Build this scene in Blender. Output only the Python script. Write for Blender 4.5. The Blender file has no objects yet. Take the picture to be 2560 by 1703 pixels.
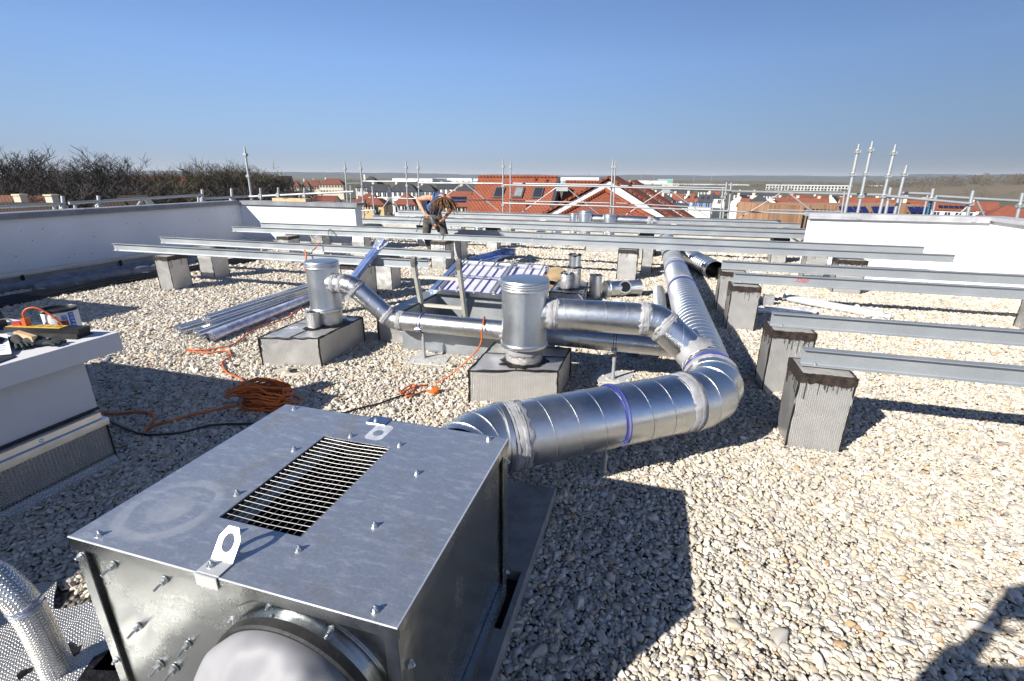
import bpy, bmesh, math, random
import numpy as np
from mathutils import Matrix, Vector
random.seed(7)
RNG = np.random.default_rng(7)
sc = bpy.context.scene
COL = sc.collection
R = math.radians
PI = math.pi

# ---------------------------------------------------------------- camera
CAM_H = 1.65
PITCH, YAW, ROLL = R(18.745), R(16.107), R(0.358)
_cy, _sy = math.cos(YAW), math.sin(YAW)
_f0, _r0, _u0 = Vector((-_sy, _cy, 0)), Vector((_cy, _sy, 0)), Vector((0, 0, 1))
FWD = _f0 * math.cos(PITCH) - _u0 * math.sin(PITCH)
_u = _u0 * math.cos(PITCH) + _f0 * math.sin(PITCH)
RGT = _r0 * math.cos(ROLL) + _u * math.sin(ROLL)
UPV = _u * math.cos(ROLL) - _r0 * math.sin(ROLL)
EYE = Vector((0, 0, CAM_H))
cd = bpy.data.cameras.new('camera')
cam = bpy.data.objects.new('camera', cd)
COL.objects.link(cam)
m = Matrix.Identity(4)
for i in range(3):
    m[i][0], m[i][1], m[i][2] = RGT[i], UPV[i], -FWD[i]
    m[i][3] = EYE[i]
cam.matrix_world = m
cd.sensor_width = 36
cd.lens = 17.0
cd.clip_start = 0.05
cd.clip_end = 20000
sc.camera = cam

# ---------------------------------------------------------------- sky, sun, exposure
SUN_DIR = Vector((-0.98, -1.30, 1.0)).normalized()       # towards the sun, behind the left shoulder
ELEV = math.asin(SUN_DIR.z)
w = bpy.data.worlds.new('World')
sc.world = w
w.use_nodes = True
nt = w.node_tree
for n in list(nt.nodes):
    nt.nodes.remove(n)
SKY_TINT = [(0.0, (.47, .43, .51)), (.035, (.50, .455, .53)), (.11, (.78, .675, .65)), (.19, (1.0, .885, .86)), (.42, (1.1, 1.02, 1.02)), (1.0, (.55, .53, .55))]
sky = nt.nodes.new('ShaderNodeTexSky')
sky.sky_type = 'NISHITA'
sky.sun_disc = False
sky.sun_elevation = ELEV
sky.sun_rotation = -math.atan2(SUN_DIR.x, SUN_DIR.y)
sky.altitude = 50
sky.air_density = 0.8
sky.dust_density = 0.3
sky.ozone_density = 6.0
bg = nt.nodes.new('ShaderNodeBackground')
bg.inputs['Strength'].default_value = 0.080
wo = nt.nodes.new('ShaderNodeOutputWorld')
# the low air is greyer than a clear sky: tint by elevation
tcw = nt.nodes.new('ShaderNodeNewGeometry'); negw = nt.nodes.new('ShaderNodeVectorMath'); negw.operation = 'SCALE'; negw.inputs['Scale'].default_value = -1.0; nt.links.new(tcw.outputs['Incoming'], negw.inputs[0]); sepw = nt.nodes.new('ShaderNodeSeparateXYZ'); nt.links.new(negw.outputs[0], sepw.inputs[0])
rpw = nt.nodes.new('ShaderNodeValToRGB'); nt.links.new(sepw.outputs[2], rpw.inputs[0])
e = rpw.color_ramp.elements
while len(e) < len(SKY_TINT): e.new(.7)
for el, (p_, c_) in zip(e, SKY_TINT): el.position = p_; el.color = (*c_, 1)
mxw = nt.nodes.new('ShaderNodeMix'); mxw.data_type = 'RGBA'; mxw.blend_type = 'MULTIPLY'; mxw.inputs[0].default_value = 1
nt.links.new(sky.outputs[0], mxw.inputs[6]); nt.links.new(rpw.outputs[0], mxw.inputs[7])
nt.links.new(mxw.outputs[2], bg.inputs[0])
nt.links.new(bg.outputs[0], wo.inputs[0])
sl = bpy.data.lights.new('sun', 'SUN')
sl.energy = 5.0
sl.angle = R(0.53)
sl.color = (1.0, 0.95, 0.87)
so = bpy.data.objects.new('sun', sl)
so.rotation_euler = SUN_DIR.to_track_quat('Z', 'Y').to_euler()
so.location = (-20, -27, 30)
COL.objects.link(so)
sc.view_settings.view_transform = 'Standard'
sc.view_settings.look = 'None'
sc.view_settings.exposure = 0.80
sc.view_settings.gamma = 1.0
sc.cycles.max_bounces = 7
sc.cycles.diffuse_bounces = 3
sc.cycles.glossy_bounces = 4
sc.cycles.volume_bounces = 1
sc.cycles.use_denoising = True
sc.cycles.blur_glossy = 1.0
sc.cycles.caustics_reflective = False
HAZE = 0.000075

# ---------------------------------------------------------------- helpers
def ray(u, v):                       # a direction through a pixel of the 2560 x 1703 photograph
    f = 1208.77
    return RGT * ((u - 1280) / f) - UPV * ((v - 851.5) / f) + FWD
def gz(u, v, z=0.0):
    d = ray(u, v); return EYE + d * ((z - CAM_H) / d.z)
def gy(u, v, y):
    d = ray(u, v); return EYE + d * (y / d.y)
def gx(u, v, x):
    d = ray(u, v); return EYE + d * (x / d.x)
def gd(u, v, dist):                  # at a horizontal distance
    d = ray(u, v); return EYE + d * (dist / math.hypot(d.x, d.y))

WM = {}
def wm(o):
    return WM.get(o.name, Matrix.Identity(4)) if o else Matrix.Identity(4)

class MB:
    def __init__(self):
        self.v = []; self.f = []; self.uv = []
    def add(self, vs, fs, uvs=None):
        b = len(self.v)
        self.v += [tuple(p) for p in vs]
        self.f += [tuple(i + b for i in f) for f in fs]
        self.uv += uvs if uvs else [None] * len(fs)
        return self
    def hexa(self, p):               # bottom 4 ccw, top 4 ccw
        return self.add(p, [(3, 2, 1, 0), (4, 5, 6, 7), (0, 1, 5, 4), (1, 2, 6, 5), (2, 3, 7, 6), (3, 0, 4, 7)])
    def box(self, x0, x1, y0, y1, z0, z1):
        return self.hexa([(x0, y0, z0), (x1, y0, z0), (x1, y1, z0), (x0, y1, z0), (x0, y0, z1), (x1, y0, z1), (x1, y1, z1), (x0, y1, z1)])
    def obox(self, c, s, M=None):    # centre, size, optional rotation matrix
        c = Vector(c); M = M or Matrix.Identity(3); h = Vector(s) / 2
        return self.hexa([c + M @ Vector((sx * h.x, sy * h.y, sz * h.z)) for sz in (-1, 1) for sx, sy in ((-1, -1), (1, -1), (1, 1), (-1, 1))])
    def bar(self, a, b, wx, wy, up=(0, 0, 1)):
        a, b = Vector(a), Vector(b); d = (b - a).normalized(); up = Vector(up)
        s = d.cross(up)
        if s.length < 1e-4: s = d.cross(Vector((0, 1, 0)))
        s.normalize(); t = s.cross(d)
        q = [a + s * (i * wx / 2) + t * (j * wy / 2) for i, j in ((-1, -1), (1, -1), (1, 1), (-1, 1))]
        return self.hexa(q + [p + (b - a) for p in q])
    def prism(self, poly, z0, z1):
        n = len(poly)
        vs = [(x, y, z0) for x, y in poly] + [(x, y, z1) for x, y in poly]
        return self.add(vs, [tuple(range(n - 1, -1, -1)), tuple(range(n, 2 * n))] + [(i, (i + 1) % n, n + (i + 1) % n, n + i) for i in range(n)])
    def extr(self, poly, d):         # 3-D polygon pushed along d
        n = len(poly); d = Vector(d); vs = [Vector(p) for p in poly]; vs += [p + d for p in vs]
        return self.add(vs, [tuple(range(n - 1, -1, -1)), tuple(range(n, 2 * n))] + [(i, (i + 1) % n, n + (i + 1) % n, n + i) for i in range(n)])
    def tube(self, pts, r, n=12, caps=True, closed=False):
        pts = [Vector(p) for p in pts]; k = len(pts)
        rs = r if isinstance(r, (list, tuple)) else [r] * k
        ds = []
        for i in range(k):
            a = pts[i - 1] if (i > 0 or closed) else pts[0]
            b = pts[(i + 1) % k] if (i < k - 1 or closed) else pts[-1]
            d = b - a
            ds.append(d.normalized() if d.length > 1e-9 else Vector((0, 0, 1)))
        s = ds[0].cross(Vector((0, 0, 1)))
        if s.length < 1e-3: s = ds[0].cross(Vector((0, 1, 0)))
        s.normalize()
        vs = []; L = 0; Ls = []
        for i in range(k):
            s = (s - ds[i] * s.dot(ds[i]))
            s = s.normalized() if s.length > 1e-6 else ds[i].orthogonal().normalized()
            t = ds[i].cross(s)
            if i: L += (pts[i] - pts[i - 1]).length
            Ls.append(L)
            for j in range(n):
                a = 2 * PI * j / n
                vs.append(pts[i] + (s * math.cos(a) + t * math.sin(a)) * rs[i])
        fs = []; uv = []
        for i in range(k - (0 if closed else 1)):
            i2 = (i + 1) % k
            for j in range(n):
                j2 = (j + 1) % n
                fs.append((i * n + j, i * n + j2, i2 * n + j2, i2 * n + j))
                c = 2 * PI * rs[i] / n
                uv.append([(j * c, Ls[i]), ((j + 1) * c, Ls[i]), ((j + 1) * c, Ls[i2] if i2 else L), (j * c, Ls[i2] if i2 else L)])
        if caps and not closed:
            fs.append(tuple(range(n - 1, -1, -1))); fs.append(tuple((k - 1) * n + j for j in range(n))); uv += [None, None]
        return self.add(vs, fs, uv)
    def cyl(self, a, b, r0, r1=None, n=20, caps=True):
        return self.tube([a, b], [r0, r0 if r1 is None else r1], n, caps)
    def lathe(self, prof, c, n=32, axis=None):   # prof of (r, h)
        c = Vector(c); ax = Vector(axis or (0, 0, 1)).normalized()
        s = ax.orthogonal().normalized(); t = ax.cross(s); k = len(prof)
        vs = [c + ax * h + (s * math.cos(2 * PI * j / n) + t * math.sin(2 * PI * j / n)) * r for r, h in prof for j in range(n)]
        fs = [(i * n + j, i * n + (j + 1) % n, (i + 1) * n + (j + 1) % n, (i + 1) * n + j) for i in range(k - 1) for j in range(n)]
        uv = []
        for i in range(k - 1):
            for j in range(n):
                q = 2 * PI * max(prof[i][0], .01) / n
                uv.append([(j * q, prof[i][1]), ((j + 1) * q, prof[i][1]), ((j + 1) * q, prof[i + 1][1]), (j * q, prof[i + 1][1])])
        if prof[0][0] > 1e-6: fs.append(tuple(range(n - 1, -1, -1))); uv.append(None)
        if prof[-1][0] > 1e-6: fs.append(tuple((k - 1) * n + j for j in range(n))); uv.append(None)
        return self.add(vs, fs, uv)
    def helix(self, a, b, rad, pitch, hw=.005, ht=.004, n=28):    # raised lock seam of spiral duct
        a, b = Vector(a), Vector(b); d = b - a; L = d.length; d.normalize()
        s = d.orthogonal().normalized(); t = d.cross(s)
        turns = L / pitch; N = max(4, int(turns * n)); vs = []; fs = []
        for i in range(N + 1):
            ph = 2 * PI * turns * i / N; o = s * math.cos(ph) + t * math.sin(ph); c = a + d * (L * i / N)
            vs += [c + o * (rad - .001) - d * hw, c + o * (rad + ht) - d * hw * .35, c + o * (rad + ht) + d * hw * .35, c + o * (rad - .001) + d * hw]
        for i in range(N):
            for k in range(3):
                fs.append((i * 4 + k, i * 4 + k + 1, i * 4 + k + 5, i * 4 + k + 4))
        return self.add(vs, fs)
    def ring(self, c, ax, rad, hw=.006, ht=.004, n=36, jit=0):   # band round a duct
        c = Vector(c); ax = Vector(ax).normalized(); s = ax.orthogonal().normalized(); t = ax.cross(s)
        vs = []; fs = []
        for j in range(n):
            a = 2 * PI * j / n; o = s * math.cos(a) + t * math.sin(a)
            j1 = random.uniform(-jit, jit); j2 = random.uniform(-jit, jit); j3 = ht * (1 + (random.uniform(-.5, .5) if jit else 0))
            vs += [c + o * (rad - .002) - ax * (hw + j1), c + o * (rad + j3) - ax * (hw + j1) * .86, c + o * (rad + j3) + ax * (hw + j2) * .86, c + o * (rad - .002) + ax * (hw + j2)]
        for j in range(n):
            q = (j + 1) % n
            for k in range(3):
                fs.append((j * 4 + k, j * 4 + k + 1, q * 4 + k + 1, q * 4 + k))
        return self.add(vs, [f[::-1] for f in fs])
    def gored(self, pts, rad, n=36):             # mitred elbow, one ring of faces per gore
        pts = [Vector(p) for p in pts]; k = len(pts)
        segs = [(pts[i + 1] - pts[i]).normalized() for i in range(k - 1)]
        s = segs[0].orthogonal().normalized()
        for i in range(k - 1):
            d = segs[i]; s = (s - d * s.dot(d)).normalized(); t = d.cross(s); rings = []
            for e, p in ((0, pts[i]), (1, pts[i + 1])):
                o = segs[i - 1] if (e == 0 and i > 0) else (segs[i + 1] if (e == 1 and i < k - 2) else d)
                nn = (d + o).normalized()
                rg = []
                for j in range(n):
                    a = 2 * PI * j / n; v = (s * math.cos(a) + t * math.sin(a)) * rad
                    rg.append(p + v - d * (v.dot(nn) / d.dot(nn)))
                rings.append(rg)
            self.add(rings[0] + rings[1], [(j, (j + 1) % n, n + (j + 1) % n, n + j) for j in range(n)])
        return self
    def build(self, name, mat, parent=None, smooth=True, ang=32, local=False, uv=True):
        vs = self.v
        if parent is not None and not local:
            mi = wm(parent).inverted(); vs = [mi @ Vector(p) for p in vs]
        me = bpy.data.meshes.new(name)
        me.from_pydata([tuple(p) for p in vs], [], self.f)
        if uv and len(self.f) < 9000:
            lay = me.uv_layers.new(name='UV')
            for p in me.polygons:
                u = self.uv[p.index]
                if u and len(u) == len(p.loop_indices):
                    for li, q in zip(p.loop_indices, u): lay.data[li].uv = q
                else:
                    nx, ny, nz = (abs(c) for c in p.normal)
                    for li in p.loop_indices:
                        c = me.vertices[me.loops[li].vertex_index].co
                        lay.data[li].uv = (c.y, c.z) if nx >= ny and nx >= nz else ((c.x, c.z) if ny >= nz else (c.x, c.y))
        if smooth:
            me.polygons.foreach_set('use_smooth', [True] * len(me.polygons))
            try: me.set_sharp_from_angle(angle=R(ang))
            except Exception: pass
        me.materials.append(mat)
        o = bpy.data.objects.new(name, me); COL.objects.link(o)
        if parent is not None:
            o.parent = parent; WM[o.name] = wm(parent)
        return o

def tag(o, label=None, cat=None, group=None, kind=None):
    if label: o['label'] = label
    if cat: o['category'] = cat
    if group: o['group'] = group
    if kind: o['kind'] = kind
    return o
def thing(name, label, cat, loc=(0, 0, 0), rz=0.0, group=None):
    o = bpy.data.objects.new(name, None); COL.objects.link(o)
    o.empty_display_size = .1
    o.location = loc; o.rotation_euler = (0, 0, rz)
    WM[o.name] = Matrix.Translation(Vector(loc)) @ Matrix.Rotation(rz, 4, 'Z')
    return tag(o, label, cat, group)
def copy_tree(o, parent=None):
    c = o.copy(); COL.objects.link(c); c.parent = parent
    for ch in list(o.children):
        copy_tree(ch, c)
    return c
def dup(o, loc, rz=0.0, label=None, scale=None):
    c = copy_tree(o); c.location = loc; c.rotation_euler = (0, 0, rz)
    if scale: c.scale = scale
    if label: c['label'] = label
    WM[c.name] = Matrix.Translation(Vector(loc)) @ Matrix.Rotation(rz, 4, 'Z')
    return c
ORD = ['first', 'second', 'third', 'fourth', 'fifth', 'sixth', 'seventh', 'eighth', 'ninth', 'tenth', 'eleventh', 'twelfth', 'thirteenth', 'fourteenth', 'fifteenth', 'sixteenth', 'seventeenth', 'eighteenth', 'nineteenth', 'twentieth']

def text_part(txt, size, M, mat, name, parent, extr=.0004, shear=0.0):
    cu = bpy.data.curves.new('lettering', 'FONT'); cu.body = txt; cu.size = size; cu.extrude = extr; cu.shear = shear
    cu.align_x = 'CENTER'; cu.align_y = 'CENTER'
    t = bpy.data.objects.new('lettering', cu); COL.objects.link(t)
    dg = bpy.context.evaluated_depsgraph_get()
    me = bpy.data.meshes.new_from_object(t.evaluated_get(dg))
    bpy.data.objects.remove(t); bpy.data.curves.remove(cu)
    me.transform(wm(parent).inverted() @ M)
    me.materials.clear(); me.materials.append(mat)
    o = bpy.data.objects.new(name, me); COL.objects.link(o); o.parent = parent; WM[o.name] = wm(parent)
    return o

# ---------------------------------------------------------------- materials
class NT:
    def __init__(self, name):
        self.m = bpy.data.materials.new(name); self.m.use_nodes = True
        self.t = self.m.node_tree; self.b = self.t.nodes['Principled BSDF']
    def n(self, typ, **kw):
        o = self.t.nodes.new(typ)
        for k, v in kw.items():
            if k.startswith('i_'):
                o.inputs[k[2:].replace('_', ' ')].default_value = v
            elif k.startswith('n_'):
                o.inputs[int(k[2:])].default_value = v
            else: setattr(o, k, v)
        return o
    def l(self, a, b): self.t.links.new(a, b)
    def coord(self, which='Object', rnd=True):
        tc = self.n('ShaderNodeTexCoord')
        return tc.outputs[which]
    def noise(self, vec, scale, detail=4, rough=.55):
        o = self.n('ShaderNodeTexNoise', i_Scale=scale, i_Detail=detail, i_Roughness=rough); self.l(vec, o.inputs['Vector']); return o
    def ramp(self, fac, stops, interp='LINEAR'):
        o = self.n('ShaderNodeValToRGB'); e = o.color_ramp; e.interpolation = interp
        e.elements[0].position = 0; e.elements[0].color = (*stops[0][1][:3], 1); e.elements[1].position = 1; e.elements[1].color = (*stops[-1][1][:3], 1)
        for p, c in stops:
            if 0 < p < 1: e.elements.new(p).color = (*c[:3], 1)
        self.l(fac, o.inputs[0]); return o
    def mix(self, fac, a, b, mode='MIX'):
        o = self.n('ShaderNodeMix', data_type='RGBA', blend_type=mode)
        for s, x in ((0, fac), (6, a), (7, b)):
            if hasattr(x, 'node'): self.l(x, o.inputs[s])
            elif isinstance(x, (tuple, list)): o.inputs[s].default_value = x if len(x) == 4 else (*x, 1)
            else: o.inputs[s].default_value = x
        return o.outputs[2]
    def math(self, op, a, b=None):
        o = self.n('ShaderNodeMath', operation=op)
        for s, x in ((0, a), (1, b)):
            if x is None: continue
            if hasattr(x, 'node'): self.l(x, o.inputs[s])
            else: o.inputs[s].default_value = x
        return o.outputs[0]
    def bump(self, h, strength=.3, dist=.01, normal=None):
        o = self.n('ShaderNodeBump', i_Strength=strength, i_Distance=dist); self.l(h, o.inputs['Height'])
        if normal: self.l(normal, o.inputs['Normal'])
        self.l(o.outputs[0], self.b.inputs['Normal']); return o.outputs[0]
    def set(self, **kw):
        for k, v in kw.items():
            s = self.b.inputs[k.replace('_', ' ')]
            if hasattr(v, 'node'): self.l(v, s)
            else: s.default_value = v if not isinstance(v, tuple) or len(v) == 4 else (*v, 1)
        return self

def pm(name, col, rough=.5, metal=0.0, var=.12, vs=6.0, bump=0.0, bs=80.0, bd=.004, col2=None, spec=.5, dirt=0.0):
    k = NT(name); co = k.coord()
    nz = k.noise(co, vs, 5)
    c2 = col2 or tuple(max(0, c * (1 - 2 * var)) for c in col)
    c1 = col if col2 else tuple(min(1, c * (1 + var)) for c in col)
    base = k.mix(k.ramp(nz.outputs[0], [(.35, (0, 0, 0)), (.65, (1, 1, 1))]).outputs[0], c2, c1)
    if dirt:
        dn = k.noise(co, vs * 3.1, 8, .7)
        base = k.mix(k.ramp(dn.outputs[0], [(.52, (0, 0, 0)), (.72, (dirt, dirt, dirt))]).outputs[0], base, tuple(c * .35 for c in col))
    k.set(Base_Color=base, Metallic=metal, Specular_IOR_Level=spec)
    rr = k.n('ShaderNodeMapRange', i_To_Min=max(.02, rough - .08), i_To_Max=min(1, rough + .1)); k.l(nz.outputs[0], rr.inputs[0]); k.set(Roughness=rr.outputs[0])
    if bump:
        k.bump(k.noise(co, bs, 3).outputs[0], bump, bd)
    return k.m

def galv(name, col=(.62, .64, .66), rough=.24, metal=1.0, sp=55.0, dust=.25, bump=.05):
    k = NT(name); co = k.coord()
    vo = k.n('ShaderNodeTexVoronoi', i_Scale=sp); k.l(co, vo.inputs['Vector'])
    big = k.noise(co, 2.6, 3, .5)
    sp_ = k.n('ShaderNodeSeparateColor'); k.l(vo.outputs['Color'], sp_.inputs[0])
    base = k.mix(sp_.outputs[0], tuple(c * .95 for c in col), tuple(min(1, c * 1.03) for c in col))
    base = k.mix(k.ramp(big.outputs[0], [(.45, (0, 0, 0)), (.75, (dust, dust, dust))]).outputs[0], base, (.42, .42, .41))
    r1 = k.n('ShaderNodeMapRange', i_To_Min=rough - .02, i_To_Max=rough + .03); k.l(sp_.outputs[1], r1.inputs[0])
    r2 = k.math('ADD', r1.outputs[0], k.ramp(big.outputs[0], [(.4, (0, 0, 0)), (.8, (.22, .22, .22))]).outputs[0])
    k.set(Base_Color=base, Metallic=metal, Roughness=r2)
    k.bump(k.noise(co, 5.0, 2).outputs[0], bump, .05)
    return k.m

def foil(name, pitch=.012, col=(.92, .91, .88), rough=.3, strength=.8, dist=.004, low=.42):
    k = NT(name); uv = k.coord('UV')
    sep = k.n('ShaderNodeSeparateXYZ'); k.l(uv, sep.inputs[0])
    q = 2 * PI / pitch
    sx = k.math('SINE', k.math('MULTIPLY', sep.outputs[0], q)); sy = k.math('SINE', k.math('MULTIPLY', sep.outputs[1], q * 1.25))
    h = k.math('MULTIPLY', k.math('MAXIMUM', sx, -.2), k.math('MAXIMUM', sy, -.2))
    obj = k.coord(); nz = k.noise(obj, 9, 5, .65); cr = k.noise(obj, 2.6, 2)
    base = k.mix(k.ramp(nz.outputs[0], [(.35, (0, 0, 0)), (.7, (1, 1, 1))]).outputs[0], tuple(c * .8 for c in col), col)
    base = k.mix(k.ramp(h, [(.0, (.6, .6, .6)), (.35, (0, 0, 0))]).outputs[0], base, tuple(c * low for c in col))
    k.set(Base_Color=base, Metallic=.8, Roughness=rough + .04)
    b1 = k.n('ShaderNodeBump', i_Strength=.6, i_Distance=.06); k.l(cr.outputs[0], b1.inputs['Height'])
    k.bump(h, strength, dist, b1.outputs[0])
    return k.m

M = {}
M['duct'] = galv('galvanised_duct', col=(.56, .58, .60), rough=.29, dust=.3)
M['duct_dull'] = galv('dusty_galvanised_duct', col=(.56, .58, .59), rough=.40, dust=.5)
M['tin'] = galv('galvanised_can', col=(.60, .63, .65), rough=.33, sp=90, dust=.35)
M['beam'] = galv('hot_dip_zinc_beam', col=(.40, .43, .45), rough=.46, metal=.62, sp=120, dust=.2)
M['pole'] = galv('galvanised_scaffold', col=(.40, .42, .43), rough=.5, metal=.55, sp=60, dust=.4)
M['casing'] = galv('casing_sheet', col=(.46, .48, .48), rough=.21, sp=160, dust=.15, bump=.16)
M['foil'] = foil('embossed_foil')
M['foil_coarse'] = foil('coarse_embossed_foil', pitch=.0185, dist=.006, strength=1.0, low=.10)
M['foil_pipe'] = foil('foil_pipe_wrap', pitch=.0135, rough=.22, strength=.7)
M['tar'] = pm('bitumen', (.012, .010, .009), rough=.42, var=.4, vs=30, bump=.7, bs=70, bd=.006)
M['tar_brown'] = pm('bitumen_cap', (.034, .024, .018), rough=.5, var=.35, vs=25, bump=.8, bs=60, bd=.006)
M['mastic'] = pm('grey_mastic', (.31, .31, .32), rough=.62, var=.12, vs=14, bump=.5, bs=28, bd=.006)
M['sleeve'] = pm('grey_sleeve_fabric', (.27, .27, .285), rough=.6, var=.05, vs=8, bump=.12, bs=300, bd=.002)
M['clamp'] = pm('blue_clamp', (.04, .045, .30), rough=.35, var=.15)
M['black'] = pm('black_plastic', (.012, .012, .013), rough=.42, var=.3, vs=10)
M['rubber'] = pm('black_rubber', (.02, .02, .022), rough=.6, var=.3, vs=20, bump=.3, bs=120)
M['rubber_grey'] = pm('dusty_rubber', (.19, .185, .17), rough=.85, var=.25, vs=30, bump=.5, bs=90)
M['orange'] = pm('orange_cable', (.62, .12, .012), rough=.45, var=.18, vs=7)
M['orange_dusty'] = pm('dusty_orange_cable', (.60, .15, .025), rough=.5, var=.2, vs=9)
M['yellow'] = pm('yellow_plastic', (.72, .46, .06), rough=.45, var=.08)
M['red'] = pm('red_plastic', (.5, .02, .02), rough=.4, var=.1)
M['paper'] = pm('white_paper', (.72, .73, .76), rough=.7, var=.04)
M['white'] = pm('white_plastic', (.78, .78, .80), rough=.4, var=.04)
M['blue'] = pm('blue_print', (.03, .10, .45), rough=.5, var=.1)
M['wood'] = pm('pale_wood', (.62, .40, .22), rough=.65, var=.12, vs=14, bump=.2, bs=60)
M['alu'] = galv('worn_aluminium', col=(.60, .57, .48), rough=.5, metal=.35, sp=20, dust=.3)
M['alu_new'] = galv('aluminium_section', col=(.74, .75, .76), rough=.3, metal=.95, sp=20, dust=.15)
M['zinc_grey'] = pm('grey_coping_paint', (.22, .23, .25), rough=.5, var=.12, vs=4, dirt=.3)
M['dark'] = pm('dark_void', (.006, .006, .007), rough=.8, var=.1)
M['concrete'] = pm('concrete', (.33, .32, .30), rough=.9, var=.16, vs=7, bump=.4, bs=90, dirt=.4)
M['slabgrey'] = pm('smooth_concrete_slab', (.27, .27, .26), rough=.8, var=.15, vs=6, bump=.25, bs=130, dirt=.5)
M['lilac'] = pm('opal_sheet', (.56, .54, .74), rough=.25, var=.03)
M['film'] = pm('wrapped_film', (.62, .66, .78), rough=.16, metal=.55, var=.12, vs=9, bump=.6, bs=22, bd=.02)
M['film_blue'] = pm('blue_protective_film', (.32, .42, .68), rough=.14, metal=.7, var=.12, vs=9, bump=.3, bs=14, bd=.02)
M['steel_tube'] = galv('bright_conduit', col=(.80, .82, .85), rough=.25, metal=.85, sp=20, dust=.1)
M['card'] = pm('cardboard', (.42, .30, .16), rough=.85, var=.1, vs=8)
M['sand'] = pm('sand_fill', (.50, .46, .38), rough=.95, var=.15, vs=9, bump=.5, bs=120)
M['green'] = pm('dark_green_fabric', (.016, .026, .030), rough=.8, var=.4, vs=18, bump=.5, bs=40)

def white_wall(name, col, specks=.5):
    k = NT(name); co = k.coord()
    n1 = k.noise(co, 1.3, 6, .6); n2 = k.noise(co, 11, 6, .7)
    vo = k.n('ShaderNodeTexVoronoi', i_Scale=11.0); k.l(co, vo.inputs['Vector'])
    base = k.mix(k.ramp(n1.outputs[0], [(.35, (0, 0, 0)), (.7, (1, 1, 1))]).outputs[0], tuple(c * .90 for c in col), col)
    base = k.mix(k.ramp(n2.outputs[0], [(.55, (0, 0, 0)), (.8, (.25, .25, .25))]).outputs[0], base, tuple(c * .62 for c in col))
    sel = k.n('ShaderNodeSeparateColor'); k.l(vo.outputs['Color'], sel.inputs[0])
    pit = k.math('MULTIPLY', k.math('LESS_THAN', vo.outputs['Distance'], k.math('MULTIPLY', sel.outputs[1], .11)), k.math('GREATER_THAN', sel.outputs[0], 1 - .45 * specks))
    base = k.mix(pit, base, (.04, .04, .05))
    k.set(Base_Color=base, Roughness=.75)
    k.bump(k.noise(co, 60, 4).outputs[0], .15, .004)
    return k.m
M['wall'] = white_wall('white_render', (.80, .80, .80), .35)
M['stub'] = white_wall('painted_concrete', (.64, .64, .65), 1.0)
# ---------------------------------------------------------------- roof deck and gravel
def gravel_sheet_mat():
    k = NT('gravel_bed'); co = k.coord()
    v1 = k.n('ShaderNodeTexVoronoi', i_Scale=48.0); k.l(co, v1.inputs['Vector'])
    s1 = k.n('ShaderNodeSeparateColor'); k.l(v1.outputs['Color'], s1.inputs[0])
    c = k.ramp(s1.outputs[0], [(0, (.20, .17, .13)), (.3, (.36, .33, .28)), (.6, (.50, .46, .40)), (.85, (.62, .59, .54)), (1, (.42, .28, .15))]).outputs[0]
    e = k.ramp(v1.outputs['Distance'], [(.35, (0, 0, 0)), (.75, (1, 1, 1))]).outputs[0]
    c = k.mix(e, c, (.05, .045, .038)); c = k.mix(.55, c, (.045, .04, .034))  # dark cell edges and dark wash paint the shade between pebbles
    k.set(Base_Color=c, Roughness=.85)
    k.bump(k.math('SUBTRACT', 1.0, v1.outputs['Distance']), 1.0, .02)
    return k.m
def pebble_mat():
    k = NT('pebble_stone'); oi = k.n('ShaderNodeObjectInfo'); co = k.coord()
    c = k.ramp(oi.outputs['Random'], [(0, (.52, .46, .37)), (.10, (.62, .57, .48)), (.24, (.44, .40, .34)), (.36, (.68, .635, .55)), (.50, (.55, .48, .37)), (.64, (.64, .585, .49)), (.76, (.40, .38, .35)), (.86, (.56, .47, .33)), (.925, (.72, .69, .63)), (.970, (.46, .29, .15)), (.985, (.23, .21, .20))], 'CONSTANT').outputs[0]
    nz = k.noise(co, 1.6, 4)
    c = k.mix(k.ramp(nz.outputs[0], [(.3, (0, 0, 0)), (.8, (.5, .5, .5))]).outputs[0], c, (.42, .36, .29))
    k.set(Base_Color=c, Roughness=.7, Specular_IOR_Level=.35)
    return k.m
MG, MP = gravel_sheet_mat(), pebble_mat()
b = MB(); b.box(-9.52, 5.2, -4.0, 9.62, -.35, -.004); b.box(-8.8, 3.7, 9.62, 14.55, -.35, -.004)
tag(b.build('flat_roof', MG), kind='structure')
b = MB(); b.box(-10.05, 5.75, -6.0, 14.9, -11, -.36)
tag(b.build('storey_block', pm('building_render', (.55, .54, .52), .8)), kind='structure')

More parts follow.
